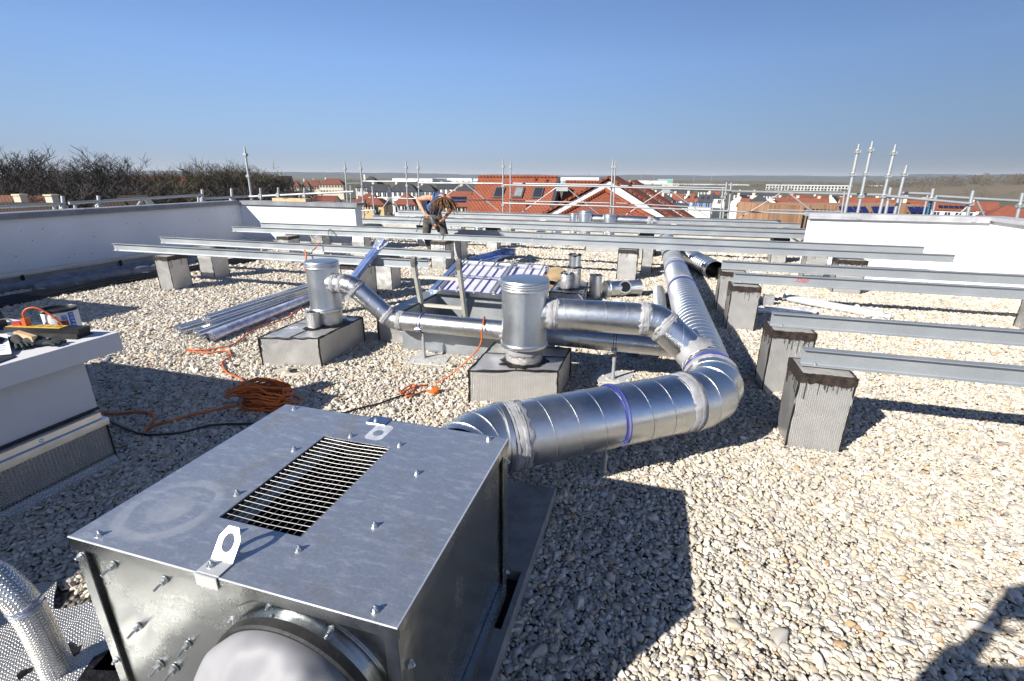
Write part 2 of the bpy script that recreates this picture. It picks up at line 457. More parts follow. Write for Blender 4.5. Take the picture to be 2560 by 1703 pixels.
def pebble_points():
    P = []
    def layer(r0, r1, sp, size):
        n = int(34 / sp) if r1 > 6 else int(2 * r1 / sp) + 2
        ext = n * sp / 2
        g = (np.arange(n) - n / 2) * sp
        X, Y = np.meshgrid(g, g + (8 if r1 > 6 else 0))
        X = X + (np.arange(n)[:, None] % 2) * sp * .5
        X = (X + RNG.uniform(-.42, .42, X.shape) * sp).ravel(); Y = (Y + RNG.uniform(-.42, .42, Y.shape) * sp).ravel()
        r = np.hypot(X, Y); az = np.arctan2(-X, Y) - YAW
        k = (r >= r0) & (r < r1) & (np.abs(az) < R(57)) & (X > -9.46) & (X < 5.15) & (Y < 14.5) & (Y > -.5)
        k &= ~((Y > 9.55) & ((X < -6.4) | (X > 2.65)) & ((X < -8.75) | (X > 3.65) | (Y < 9.9)))
        k &= ~((X < -3.03) & (Y < 1.75)) & ~((X > -1.6) & (X < -.385) & (Y < 2.19)) & ~((X < -1.45) & (X > -2.4) & (Y < 1.0))
        X, Y = X[k], Y[k]
        s = size * np.exp(RNG.normal(0, .33, X.size))
        Z = RNG.uniform(-.006, .013, X.size)
        P.append(np.c_[X, Y, Z, s])
    layer(.5, 3.4, .0146, .0107)
    layer(3.4, 6.4, .0172, .0120)
    layer(6.4, 9.8, .0230, .0156)
    layer(9.8, 16.5, .035, .023)
    return np.vstack(P)
PP = pebble_points()
me = bpy.data.meshes.new('gravel')
me.vertices.add(len(PP)); me.vertices.foreach_set('co', PP[:, :3].astype(np.float32).ravel())
at = me.attributes.new('size', 'FLOAT', 'POINT'); at.data.foreach_set('value', PP[:, 3].astype(np.float32))
me.materials.append(MP)
gravel = bpy.data.objects.new('gravel', me); COL.objects.link(gravel)
tag(gravel, 'pale rounded pebbles covering the flat roof', 'gravel', kind='stuff')
ng = bpy.data.node_groups.new('pebble_scatter', 'GeometryNodeTree')
ng.interface.new_socket('Geometry', in_out='INPUT', socket_type='NodeSocketGeometry')
ng.interface.new_socket('Geometry', in_out='OUTPUT', socket_type='NodeSocketGeometry')
N = ng.nodes.new; L = ng.links.new
gi, go = N('NodeGroupInput'), N('NodeGroupOutput')
join = N('GeometryNodeJoinGeometry')
for q in range(7):
    ico = N('GeometryNodeMeshIcoSphere'); ico.inputs['Radius'].default_value = 1; ico.inputs['Subdivisions'].default_value = 3 if q < 7 else 2
    pos = N('GeometryNodeInputPosition'); off = N('ShaderNodeVectorMath'); off.operation = 'ADD'; off.inputs[1].default_value = (q * 7.3, q * 3.1, q * 5.7)
    L(pos.outputs[0], off.inputs[0])
    nz = N('ShaderNodeTexNoise'); nz.inputs['Scale'].default_value = .75; nz.inputs['Detail'].default_value = 1.2; L(off.outputs[0], nz.inputs['Vector'])
    sub = N('ShaderNodeVectorMath'); sub.operation = 'SUBTRACT'; sub.inputs[1].default_value = (.5, .5, .5); L(nz.outputs['Color'], sub.inputs[0])
    mul = N('ShaderNodeVectorMath'); mul.operation = 'SCALE'; mul.inputs['Scale'].default_value = 1.5; L(sub.outputs[0], mul.inputs[0])
    sp = N('GeometryNodeSetPosition'); L(ico.outputs[0], sp.inputs['Geometry']); L(mul.outputs[0], sp.inputs['Offset'])
    ss = N('GeometryNodeSetShadeSmooth'); L(sp.outputs[0], ss.inputs[0])
    sm = N('GeometryNodeSetMaterial'); sm.inputs['Material'].default_value = MP; L(ss.outputs[0], sm.inputs[0])
    g2 = N('GeometryNodeGeometryToInstance'); L(sm.outputs[0], g2.inputs[0]); L(g2.outputs[0], join.inputs[0])
iop = N('GeometryNodeInstanceOnPoints'); iop.inputs['Pick Instance'].default_value = True
L(gi.outputs[0], iop.inputs['Points']); L(join.outputs[0], iop.inputs['Instance'])
rv = N('FunctionNodeRandomValue'); rv.data_type = 'FLOAT_VECTOR'; rv.inputs[0].default_value = (-.62, -.62, 0); rv.inputs[1].default_value = (.62, .62, 6.283); rv.inputs['Seed'].default_value = 3
L(rv.outputs[0], iop.inputs['Rotation'])
rs = N('FunctionNodeRandomValue'); rs.data_type = 'FLOAT_VECTOR'; rs.inputs[0].default_value = (.75, .55, .32); rs.inputs[1].default_value = (1.45, 1.0, .72); rs.inputs['Seed'].default_value = 9
na = N('GeometryNodeInputNamedAttribute'); na.data_type = 'FLOAT'; na.inputs['Name'].default_value = 'size'
sc_ = N('ShaderNodeVectorMath'); sc_.operation = 'SCALE'; L(rs.outputs[0], sc_.inputs[0]); L(na.outputs[0], sc_.inputs['Scale'])
L(sc_.outputs[0], iop.inputs['Scale'])
L(iop.outputs[0], go.inputs[0])
md = gravel.modifiers.new('pebbles', 'NODES'); md.node_group = ng
# one odd long stone in the bright gravel
b = MB(); b.tube([(1.30, 1.855, .026), (1.325, 1.852, .028), (1.36, 1.846, .028), (1.385, 1.842, .026)], [.011, .016, .015, .010], 10)
tag(b.build('stone', pm('pale_stone', (.72, .67, .57), .8, var=.08, vs=30)), 'long cream stone lying alone on the sunlit pebbles', 'stone')

# ---------------------------------------------------------------- parapet walls
def sag_line(a, b_, n): return [Vector(a).lerp(Vector(b_), i / n) for i in range(n + 1)]
pl = thing('parapet_wall', 'long white rendered parapet wall in shadow with grey coping, left of the roof', 'wall', (-9.5, 3, 0))
b = MB(); b.box(-9.75, -9.5, -3.5, 9.85, -.3, 1.02); b.build('wall', M['wall'], pl)
b = MB(); b.box(-9.495, -7.2, 2.1, 3.2, -.01, 1.0); b.build('unseen_shadow_block', M['wall'], pl)  # unseen block, added for the square shadow it casts on the left gravel
b = MB(); b.box(-9.80, -9.45, -3.55, 9.545, 1.022, 1.075); b.box(-9.47, -9.44, -3.55, 9.545, .985, 1.03); b.build('coping', M['zinc_grey'], pl)
for y in (1.2, 3.7, 6.2, 8.7):
    b = MB(); b.box(-9.81, -9.435, y - .03, y + .03, 1.0, 1.079); b.build('coping_joint', M['zinc_grey'], pl)
b = MB(); b.box(-9.497, -9.40, -3.5, 9.60, -.01, .165)
for y in np.arange(-3, 9.5, 1.6): pass
b.build('flashing', M['foil_coarse'], pl)
b = MB(); b.box(-9.497, -9.385, -3.5, 9.60, .167, .20); b.box(-9.40, -9.380, -3.5, 9.6, .14, .175); b.build('trim_strip', M['alu_new'], pl)
for y in (5.02, 6.52, 8.2):
    b = MB(); b.box(-9.41, -9.37, y - .018, y + .018, -.01, .155); b.build('bitumen_joint', M['tar'], pl)

pe = thing('parapet_wall', 'short sunlit white parapet wall with grey coping behind the left beams', 'wall', (-8, 9.7, 0))
b = MB(); b.box(-9.5, -6.39, 9.6, 9.85, -.3, 1.02); b.build('wall', M['wall'], pe)
b = MB(); b.box(-9.44, -6.30, 9.55, 9.90, 1.022, 1.075); b.box(-9.44, -6.30, 9.545, 9.57, .985, 1.03); b.build('coping', M['zinc_grey'], pe)
b = MB(); b.box(-9.38, -6.34, 9.50, 9.597, -.01, .165); b.build('flashing', M['foil_coarse'], pe)
b = MB(); b.box(-9.38, -6.32, 9.485, 9.597, .167, .20); b.build('trim_strip', M['alu_new'], pe)

pr = thing('parapet_wall', 'dazzling white parapet wall with pale grey coping, right of the far beams', 'wall', (4, 9.9, 0))
b = MB(); b.box(2.61, 5.43, 9.8, 10.05, -.3, 1.02); b.box(5.18, 5.43, -3.5, 9.797, -.3, 1.02); b.build('wall', M['wall'], pr)
cpm = pm('pale_zinc_coping', (.42, .43, .45), .5, var=.1, vs=4, dirt=.25)
b = MB(); b.prism([(2.54, 9.74), (5.12, 9.74), (5.12, -3.5), (5.48, -3.5), (5.48, 10.11), (2.54, 10.11)], 1.022, 1.078); b.box(2.54, 5.12, 9.742, 9.765, .985, 1.03); b.build('coping', cpm, pr)
for x in (3.3, 4.9):
    b = MB(); b.box(x - .03, x + .03, 9.73, 10.12, 1.0, 1.082); b.build('coping_joint', cpm, pr)
b = MB(); b.box(2.60, 5.17, 9.71, 9.797, -.01, .165); b.box(5.10, 5.177, -3.5, 9.70, -.01, .165); b.build('flashing', M['wall'], pr)

kb = thing('roof_edge_kerb', 'low pale concrete kerb along the far edge of the roof', 'kerb', (-3, 14.6, 0))
b = MB(); b.box(-8.9, 3.8, 14.56, 14.85, -.3, .20); b.build('kerb', pm('beige_concrete', (.50, .48, .42), .85, var=.12, vs=3, dirt=.3), kb)
b = MB(); b.box(-8.95, 3.85, 14.52, 14.9, .202, .235); b.build('coping', M['zinc_grey'], kb)
b = MB(); b.box(-8.95, -8.8, 9.9, 14.5, -.3, .2); b.build('side_kerb', M['concrete'], kb)
b = MB(); b.box(3.7, 3.85, 10.12, 14.5, -.3, .2); b.build('side_kerb', M['concrete'], kb)

# ballast tubes and black hoses along the left wall
def ballast(name, label, pts, r):
    b = MB(); t = []
    pts = [Vector(p) for p in pts]
    for i in range(len(pts) - 1):
        n = max(1, int((pts[i + 1] - pts[i]).length / .30))
        for k in range(n):
            a, c = pts[i].lerp(pts[i + 1], k / n), pts[i].lerp(pts[i + 1], (k + 1) / n)
            for q in range(6):
                f = q / 6; t.append((a.lerp(c, f), r * (.62 + .45 * math.sin(PI * min(1, f + .02)) ** .6)))
    b.tube([p for p, _ in t], [q for _, q in t], 14)
    return tag(b.build(name, M['bag'], ang=70), label, 'ballast tube')
M['bag'] = pm('grey_ballast_bag', (.20, .21, .24), .7, var=.15, vs=10, bump=.3, bs=40)
ballast('ballast_tube', 'lumpy grey ballast tube lying against the foil at the foot of the left wall', [(-9.0, 3.4, .06), (-8.98, 4.4, .06), (-8.95, 5.9, .06), (-9.05, 7.9, .06)], .075)
ballast('ballast_tube', 'lumpy grey ballast tube on the pebbles, nearer the roof middle than its twin', [(-8.62, 4.7, .06), (-8.62, 5.7, .06), (-8.52, 6.4, .06), (-8.68, 7.5, .06)], .075)
hb = thing('hose_bundle', 'bundle of long black hoses lying in the shade beside the ballast tubes', 'hoses', (-8, 6, 0))
for i in range(9):
    o = .07 * i
    b = MB(); pts = [(-8.52 + o * .9 + .02 * math.sin(i), 3.7, .03), (-8.45 + o * .75, 4.6, .03 + .01 * (i % 2)), (-8.32 + o * .6 + .03 * math.sin(2 * i), 5.6, .03 + .012 * (i % 3)), (-8.2 + o * .62, 6.5, .03), (-7.95 + o * .5 + .06 * math.sin(3 * i), 7.6, .03 + .02 * (i % 3)), (-7.9 + o * .9, 8.6, .03)]
    sm = []
    for a in range(len(pts) - 1):
        for q in range(4): sm.append(Vector(pts[a]).lerp(Vector(pts[a + 1]), q / 4))
    b.tube(sm + [pts[-1]], .034, 8); b.build('hose', M['black'], hb, ang=60)

# ---------------------------------------------------------------- concrete upstand on the left with its cap
st = thing('roof_upstand', 'white painted concrete upstand with overhanging cap and foil flashing, left foreground', 'upstand', (-4, 1, 0))
b = MB(); b.box(-5.4, -3.075, -1.5, 1.80, -.01, .653); b.build('wall', M['stub'], st)
bm_cap = MB()
nx = 30
prof = [(-2.985 + random.uniform(-.003, .003), -1.6 + 3.565 * i / nx) for i in range(nx + 1)]
bm_cap.prism(prof + [(-5.5, 1.965), (-5.5, -1.6)], .655, .766); bm_cap.build('cap', M['stub'], st, ang=20)
b = MB(); b.hexa([(-3.06, -1.5, 0), (-2.965, -1.5, 0), (-2.965, 1.775, 0), (-3.06, 1.775, 0), (-3.06, -1.5, .06), (-3.0, -1.5, .05), (-3.0, 1.775, .05), (-3.06, 1.775, .06)])
b.box(-3.06, -3.005, -1.5, 1.775, .062, .25); b.build('flashing', M['foil_coarse'], st)
b = MB(); b.box(-3.07, -2.99, -1.5, 1.79, .252, .292); b.box(-3.07, -3.012, -1.5, 1.77, .294, .33); b.build('trim_strip', M['alu_new'], st)
b = MB(); b.box(-3.06, -2.998, 1.776, 1.782, 0, .25); b.build('bitumen_joint', M['tar'], st)
b = MB(); b.box(-3.078, -3.06, -1.5, 1.80, .331, .343); b.build('bitumen_joint', M['tar'], st)
for y in (-.6, .25, .86, 1.47):
    b = MB(); b.lathe([(.011, 0), (.011, .004), (.006, .009), (0, .009)], (-3.012, y, .313), 10, (1, 0, 0)); b.build('screw', M['tin'], st)

# ---------------------------------------------------------------- fan unit in the foreground
X0, X1, Y0, Y1, ZT, ZB = -1.385, -.437, .665, 1.465, .76, .10
def lid_mat():
    k = NT('stained_lid_sheet'); co = k.coord(); geo = k.n('ShaderNodeNewGeometry')
    vo = k.n('ShaderNodeTexVoronoi', i_Scale=170.0); k.l(co, vo.inputs['Vector'])
    s = k.n('ShaderNodeSeparateColor'); k.l(vo.outputs['Color'], s.inputs[0])
    base = k.mix(s.outputs[0], (.43, .46, .51), (.50, .53, .58))
    # dried ring stain of a bucket
    d = k.n('ShaderNodeVectorMath', operation='DISTANCE'); k.l(geo.outputs['Position'], d.inputs[0]); d.inputs[1].default_value = (-1.235, .825, .762)
    wob = k.noise(co, 16, 4, .7)
    dd = k.math('ADD', d.outputs['Value'], k.math('MULTIPLY', k.math('SUBTRACT', wob.outputs[0], .5), .035))
    ring = k.ramp(k.math('MULTIPLY', dd, 5.0), [(0, (.8, .8, .8)), (.26, (.65, .65, .65)), (.33, (.05, .05, .05)), (.49, (.05, .05, .05)), (.54, (.8, .8, .8)), (.63, (.6, .6, .6)), (.70, (0, 0, 0))]).outputs[0]
    brk = k.ramp(k.noise(co, 7, 4).outputs[0], [(.34, (0, 0, 0)), (.58, (1, 1, 1))]).outputs[0]
    base = k.mix(k.math('MULTIPLY', ring, brk), base, (.78, .77, .73))
    # scuffs and whitish scratches
    mp = k.n('ShaderNodeMapping'); mp.inputs['Scale'].default_value = (3, 9, 1); mp.inputs['Rotation'].default_value = (0, 0, .5); k.l(co, mp.inputs[0])
    sc1 = k.noise(mp.outputs[0], 5, 8, .75)
    base = k.mix(k.ramp(sc1.outputs[0], [(.50, (0, 0, 0)), (.70, (.8, .8, .8))]).outputs[0], base, (.80, .80, .80))
    ru = k.noise(co, 5.5, 6, .7)
    base = k.mix(k.ramp(ru.outputs[0], [(.55, (0, 0, 0)), (.72, (.6, .6, .6))]).outputs[0], base, (.46, .37, .25))
    big = k.noise(co, 2.3, 3)
    k.set(Base_Color=base, Metallic=.8)
    rr = k.n('ShaderNodeMapRange', i_To_Min=.34, i_To_Max=.52); k.l(big.outputs[0], rr.inputs[0]); k.set(Roughness=rr.outputs[0])
    k.bump(k.noise(co, 4, 2).outputs[0], .06, .05)
    return k.m
M['lid'] = lid_mat()
fan = thing('fan_unit', 'galvanised box fan unit with wire grille on its lid, in the foreground', 'fan unit', (-.91, 1.06, 0))
gx0, gx1, gy0, gy1 = -1.075, -.808, .833, 1.291
b = MB(); z0, z1 = ZT - .004, ZT
b.box(X0, gx0, Y0, Y1, z0, z1); b.box(gx1, X1, Y0, Y1, z0, z1); b.box(gx0, gx1, Y0, gy0, z0, z1); b.box(gx0, gx1, gy1, Y1, z0, z1)
lid = b.build('lid', M['lid'], fan, smooth=False)
b = MB()
b.box(X0 - .003, X1 + .003, Y0 - .004, Y0 - .001, ZT - .032, ZT - .001); b.box(X0 - .003, X1 + .003, Y1 + .001, Y1 + .004, ZT - .032, ZT - .001)
b.box(X0 - .004, X0 - .001, Y0, Y1, ZT - .032, ZT - .001); b.box(X1 + .001, X1 + .004, Y0, Y1, ZT - .032, ZT - .001)
b.build('lid_lip', M['casing'], fan, smooth=False)
b = MB(); b.tube([(X0 - .001, Y0 - .0015, ZT - .0015), (X1 + .001, Y0 - .0015, ZT - .0015), (X1 + .0015, Y1, ZT - .0015)], .0028, 8); b.build('lid_edge_highlight', galv('edge_highlight_zinc', col=(.80, .81, .82), rough=.3, metal=.6, sp=50, dust=.05), fan)  # bright tube puts the sun highlight of the lid fold into the colour
i = .012
b = MB(); b.box(X0 + i, X0 + i + .003, Y0 + i, Y1 - i, ZB, ZT - .005); b.build('side_panel', M['casing'], fan, smooth=False)
b = MB(); b.box(X1 - i - .003, X1 - i, Y0 + i, Y1 - i, ZB, ZT - .005); b.build('side_panel', M['casing'], fan, smooth=False)
b = MB(); b.box(X0 + i + .004, X1 - i - .004, Y1 - i - .003, Y1 - i, ZB, ZT - .005); b.build('back_panel', M['casing'], fan, smooth=False)
b = MB(); b.box(X0 + i + .004, X1 - i - .004, Y0 + i, Y0 + i + .003, ZB, ZT - .005); b.build('front_panel', M['casing'], fan, smooth=False)
b = MB(); b.box(X0 + i + .004, X1 - i - .004, Y0 + i + .004, Y1 - i - .004, ZB, ZB + .004); b.build('base_panel', M['dark'], fan, smooth=False)
for (px, sx) in ((X0, 1), (X1, -1)):
    for (py, sy) in ((Y0, 1), (Y1, -1)):
        b = MB(); b.box(min(px, px + sx * .003), max(px, px + sx * .003), min(py, py + sy * .05), max(py, py + sy * .05), .065, ZT - .034)
        b.box(min(px + sx * .0035, px + sx * .034), max(px + sx * .0035, px + sx * .034), min(py, py + sy * .003), max(py, py + sy * .003), .065, ZT - .034)
        b.build('corner_post', M['casing'], fan, smooth=False)
b = MB(); b.box(X1 - .01, X1 + .012, Y0 + .052, Y1 - .052, ZB - .01, ZB + .05); b.build('bottom_rail', M['casing'], fan, smooth=False)
b = MB(); b.box(X0 - .012, X0 + .01, Y0 + .052, Y1 - .052, ZB - .01, ZB + .05); b.build('bottom_rail', M['casing'], fan, smooth=False)
# inner duct rail and fan drum seen through the grille
b = MB(); b.box(gx0 - .02, gx0 - .016, gy0 - .05, gy1 + .05, ZT - .075, ZT - .006); b.box(gx0 - .016, gx0 + .012, gy0 - .05, gy1 + .05, ZT - .075, ZT - .072); b.build('grille_rail', M['casing'], fan, smooth=False)
b = MB(); b.box(gx0 - .02, gx1 + .02, gy1 + .015, gy1 + .018, ZT - .28, ZT - .006); b.build('grille_baffle', M['casing'], fan, smooth=False)
b = MB(); b.lathe([(.02, -.14), (.15, -.14), (.155, -.12), (.155, .12), (.15, .14), (.02, .14)], (-.91, 1.08, .36), 40, (1, 0, 0)); b.build('fan_drum', pm('fan_drum_paint', (.06, .08, .08), .45), fan)
b = MB(); wr = .0009
ys = np.linspace(gy0 + .004, gy1 - .006, 23); xs = np.linspace(gx0 + .012, gx1 - .012, 12)
for y in ys: b.tube([(gx0 + .0005, y, ZT - .005), ((gx0 + gx1) / 2, y, ZT - .0095), (gx1 - .0005, y, ZT - .005)], wr, 6)
for x in xs: b.tube([(x, gy0 + .0005, ZT - .0108), (x, gy1 - .0005, ZT - .0108)], wr * .75, 5)
b.build('wire_grille', pm('bright_wire', (.45, .44, .42), .4, metal=.5), fan)
# bolts on the lid
def bolt(p, parent, ax=(0, 0, 1), s=1.0):
    b = MB(); b.lathe([(.011 * s, 0), (.011 * s, .0015 * s)], p, 14, ax)
    q = Vector(p) + Vector(ax) * .0016 * s
    b.lathe([(.0075 * s, 0), (.0075 * s, .0065 * s)], q, 6, ax); b.lathe([(.004 * s, 0), (.004 * s, .005 * s), (.0025 * s, .006 * s)], q + Vector(ax) * .0066 * s, 8, ax)
    return b.build('bolt', M['tin'], parent, ang=20)
for x, y in ((-1.325, 1.44), (-1.114, 1.182), (-1.108, .931), (-.982, 1.317), (-.784, 1.313), (-.649, 1.177), (-.647, .925), (-.782, .794), (-.502, .69), (-.978, .800), (-.5, 1.44), (-1.313, .69)):
    bolt((x, y, ZT + .0002), fan)


for x, z, s in ((-1.268, .690, 1), (-1.096, .69, 1), (-1.249, .484, 1), (-1.078, .48, 1), (-1.21, .358, 1.3), (-1.156, .364, 1.3)):
    b = MB(); b.cyl((x, Y0 + i, z), (x + .003, Y0 - .024, z - .005), .0034, n=8); b.lathe([(.009 * s, 0), (.009 * s, .008)], (x + .002, Y0 + .004, z - .002), 6, (0, -1, 0)); b.lathe([(.012 * s, 0), (.012 * s, .002)], (x + .001, Y0 + .0095, z - .001), 12, (0, -1, 0))
    b.build('threaded_stud', M['tin'], fan, ang=20)
for z in (.62, .12):
    bolt((X1 + .0045, Y0 + .03, z), fan, (1, 0, 0), .9); bolt((X1 + .0045, Y1 - .025, z + .06), fan, (1, 0, 0), .9)
bolt((-1.365, Y0 - .0005, .70), fan, (0, -1, 0), 1.0); bolt((-1.365, Y0 - .0005, .33), fan, (0, -1, 0), 1.0)
# lifting lugs: folded plate with an eye
def lug(x, y, s, name='lifting_lug'):
    o = thing if False else None
    b = MB(); t = .003; hw = .032
    b.box(x - hw, x + hw, min(y, y + s * .044), max(y, y + s * .044), ZT + .001, ZT + .004)
    b.box(x - hw, x + hw, y - (.0085 if s > 0 else -.0055), y - (.0055 if s > 0 else -.0085), ZT - .03, ZT + .004) if s > 0 else b.box(x - hw, x + hw, y + .0055, y + .0085, ZT - .03, ZT + .004)
    yb = y + s * .038; n = 28; r = .0175; cz = ZT + .036; out = []; inn = []
    lean = s * .084
    poly = [(-hw, 0), (hw, 0), (hw, .044), (hw * .5, .064), (-hw * .5, .064), (-hw, .044)]
    def outer(a):
        dx, dz = math.cos(a), math.sin(a); best = None
        for k in range(6):
            (x1, q1), (x2, q2) = poly[k], poly[(k + 1) % 6]; q1 -= .036; q2 -= .036
            den = dx * (q2 - q1) - dz * (x2 - x1)
            if abs(den) < 1e-9: continue
            tt = (x1 * (q2 - q1) - q1 * (x2 - x1)) / den; uu = (dx * q1 - dz * x1) / (-den) if False else None
            px, pz = dx * tt, dz * tt
            if tt > 0 and min(x1, x2) - 1e-6 <= px <= max(x1, x2) + 1e-6 and min(q1, q2) - 1e-6 <= pz <= max(q1, q2) + 1e-6:
                best = tt if best is None else min(best, tt)
        return best or hw
    angs = sorted(set([2 * PI * k / n for k in range(n)] + [math.atan2(q - .036, p) % (2 * PI) for p, q in poly]))
    for a in angs:
        o_ = outer(a); out.append((x + math.cos(a) * o_, math.sin(a) * o_)); inn.append((x + math.cos(a) * r, math.sin(a) * r))
    k = len(angs)
    vs = []
    for yy in (yb - t / 2, yb + t / 2):
        vs += [(px, yy + lean * (pz + .036) / .1, cz + pz) for px, pz in out] + [(px, yy + lean * (pz + .036) / .1, cz + pz) for px, pz in inn]
    fs = []
    for j in range(k):
        q = (j + 1) % k
        fs += [(j, q, k + q, k + j), (2 * k + q, 2 * k + j, 3 * k + j, 3 * k + q), (q, j, 2 * k + j, 2 * k + q), (k + j, k + q, 3 * k + q, 3 * k + j)]
    b.add(vs, fs)
    o = b.build(name, pm('bright_lug_zinc', (.74, .74, .73), .4, metal=.55, var=.06), fan, smooth=False)
    bolt((x + (.012 if s < 0 else -.012), y + s * .022, ZT + .0042), o, (0, 0, 1), .95)
    return o
lug(-.932, Y0, 1)
b = MB(); b.box(-.985, -.905, Y1 - .044, Y1 + .008, ZT + .001, ZT + .004); b.hexa([(-.985, Y1 + .0085, ZT - .055), (-.905, Y1 + .0085, ZT - .055), (-.905, Y1 + .0115, ZT - .055), (-.985, Y1 + .0115, ZT - .055), (-.985, Y1 + .0085, ZT + .004), (-.905, Y1 + .0085, ZT + .004), (-.905, Y1 + .0115, ZT + .004), (-.985, Y1 + .0115, ZT + .004)])
lg2 = b.build('lifting_lug', M['casing'], fan, smooth=False); bolt((-.955, Y1 - .022, ZT + .0042), lg2, (0, 0, 1), .95)
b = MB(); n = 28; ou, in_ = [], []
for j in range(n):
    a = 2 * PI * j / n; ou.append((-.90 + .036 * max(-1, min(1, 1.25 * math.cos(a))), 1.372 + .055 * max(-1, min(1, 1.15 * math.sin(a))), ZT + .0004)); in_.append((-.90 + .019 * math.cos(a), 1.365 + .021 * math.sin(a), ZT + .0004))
b.add(ou + in_, [(j, (j + 1) % n, n + (j + 1) % n, n + j) for j in range(n)]); b.build('pale_lug_shape', pm('pale_zinc_shape', (.62, .65, .69), .5, metal=.3, var=.1, vs=40), fan, smooth=False)  # thin pale plate in the outline of a lug with its eye
# round spigot, gasket and grey fabric sleeve at the front
cx, cz, rr = -.713, .470, .222
b = MB(); b.lathe([(rr + .035, .0), (rr + .035, .004), (rr + .004, .005), (rr + .004, .03), (rr - .004, .03), (rr - .004, .0)], (cx, Y0 + i - .0005, cz), 56, (0, -1, 0)); b.build('spigot_ring', M['casing'], fan)
b = MB(); b.lathe([(rr + .006, .022), (rr + .010, .024), (rr + .010, .046), (rr + .004, .05), (rr - .002, .05)], (cx, Y0 + i, cz), 56, (0, -1, 0)); b.build('gasket', M['rubber'], fan)
for a in (20, 65, 105, 140, 175, 215):
    bolt((cx + math.cos(R(a)) * (rr + .02), Y0 + i - .0045, cz + math.sin(R(a)) * (rr + .02)), fan, (0, -1, 0), .8)
n = 72; prof = [(0, .045), (.004, .06), (.006, .078), (.003, .096), (-.006, .112), (-.020, .128), (-.034, .145), (-.040, .165), (-.030, .185), (-.028, .205), (-.042, .225), (-.066, .25), (-.085, .28), (-.09, .32), (-.08, .38), (-.07, .46)]
vs = []; fs = []
for a_, (dr, yy) in enumerate(prof):
    for j in range(n):
        th = 2 * PI * j / n; f = min(1.25, max(0, (yy - .065) / .09))
        wv = f * (.016 * math.sin(5 * th + yy * 14) + .014 * math.sin(9 * th - yy * 31 + 1) + .010 * abs(math.sin(13 * th + 27 * yy)) + .006 * math.sin(23 * th - 44 * yy))
        wv -= f * (.020 * max(0, math.sin(4 * th + 26 * yy + 1.3 * math.sin(3 * th))) ** 6 + .026 * max(0, math.sin(3 * th - 34 * yy + .8)) ** 8) ; rad = rr - .002 + dr + wv
        vs.append((cx + rad * math.cos(th), Y0 + i - yy, cz + rad * math.sin(th) - .03 * f * f))
for a_ in range(len(prof) - 1):
    for j in range(n):
        q = (j + 1) % n; fs.append((a_ * n + j, a_ * n + q, (a_ + 1) * n + q, (a_ + 1) * n + j))
b = MB(); b.add(vs, fs); o = b.build('fabric_sleeve', M['sleeve'], fan, ang=80)
ms = o.modifiers.new('smooth', 'SUBSURF'); ms.levels = 1; ms.render_levels = 1
# slab under the unit with its dark opening
sb = thing('base_slab', 'grey concrete base slab under the fan unit with a dark opening', 'slab', (-1, 1.3, 0))
b = MB(); b.box(-1.56, -.47, .2, 2.19, -.02, .06); b.box(-.47, -.408, 1.58, 2.19, -.02, .06); b.box(-.47, -.408, .2, 1.29, -.02, .06)
b.hexa([(-.408, .2, -.02), (-.37, .2, -.02), (-.37, 2.19, -.02), (-.408, 2.19, -.02), (-.408, .2, .06), (-.385, .2, .06), (-.385, 2.19, .06), (-.408, 2.19, .06)])
b.build('slab', M['slabgrey'], sb, smooth=False)
b = MB(); b.box(-.4695, -.4085, 1.2905, 1.5795, -.02, .004); b.build('opening', M['dark'], sb, smooth=False)
# bent foil wrapped pipe at the bottom left and its foil mat
fp = thing('foil_wrapped_pipe', 'bent silver foil wrapped pipe standing in the bottom left corner', 'pipe', (-1.84, .74, 0))
pts = [(-1.845, .735, .0), (-1.85, .735, .10), (-1.86, .735, .20), (-1.875, .735, .28), (-1.905, .732, .345), (-1.955, .728, .395), (-2.03, .72, .43), (-2.14, .71, .45), (-2.4, .68, .46)]
b = MB(); b.tube([Vector(p) for p in pts], [.047, .046, .046, .046, .047, .047, .046, .046, .046], 28); b.build('wrap', M['foil_pipe'], fp, ang=70)
b = MB()
for k, (z, x) in enumerate(((.285, -1.876), (.30, -1.882))): b.ring((x, .735, z), (-.3, 0, 1), .0465, .005, .003, 28, .002)
b.build('wrap_seam', M['film'], fp)
b = MB(); pr_ = []
for j in range(40):
    a = 2 * PI * j / 40; q = .085 + random.uniform(-.012, .03); pr_.append((-1.845 + math.cos(a) * q * 1.2, .735 + math.sin(a) * q, .0))
b.prism([(x, y) for x, y, _ in pr_], .006, .016); b.build('bitumen_collar', M['tar'], fp)
fm = thing('foil_mat', 'creased silver foil sheet under the bent pipe beside the fan unit', 'foil sheet', (-1.8, .6, 0))
n1, n2 = 26, 18; vs = []
for a in range(n1):
    for c in range(n2):
        x = -2.38 + .92 * a / (n1 - 1); y = .10 + .86 * c / (n2 - 1) + .05 * math.sin(a * .7)
        vs.append((x, y, .014 + .010 * math.sin(a * 1.3) * math.cos(c * .9) + random.uniform(0, .012)))
b = MB(); b.add(vs, [(a * n2 + c, (a + 1) * n2 + c, (a + 1) * n2 + c + 1, a * n2 + c + 1) for a in range(n1 - 1) for c in range(n2 - 1)])
b.build('foil', M['foil'], fm, ang=70)
b = MB(); b.prism([(-1.76 + random.uniform(-.01, .01) + .011 * j, .80 + .05 * math.sin(j * 1.1) + .003 * j) for j in range(20)] + [(-1.56 - .011 * j, .72 + random.uniform(-.02, .02)) for j in range(16)], .026, .030); b.build('bitumen_smear', M['tar'], fm)
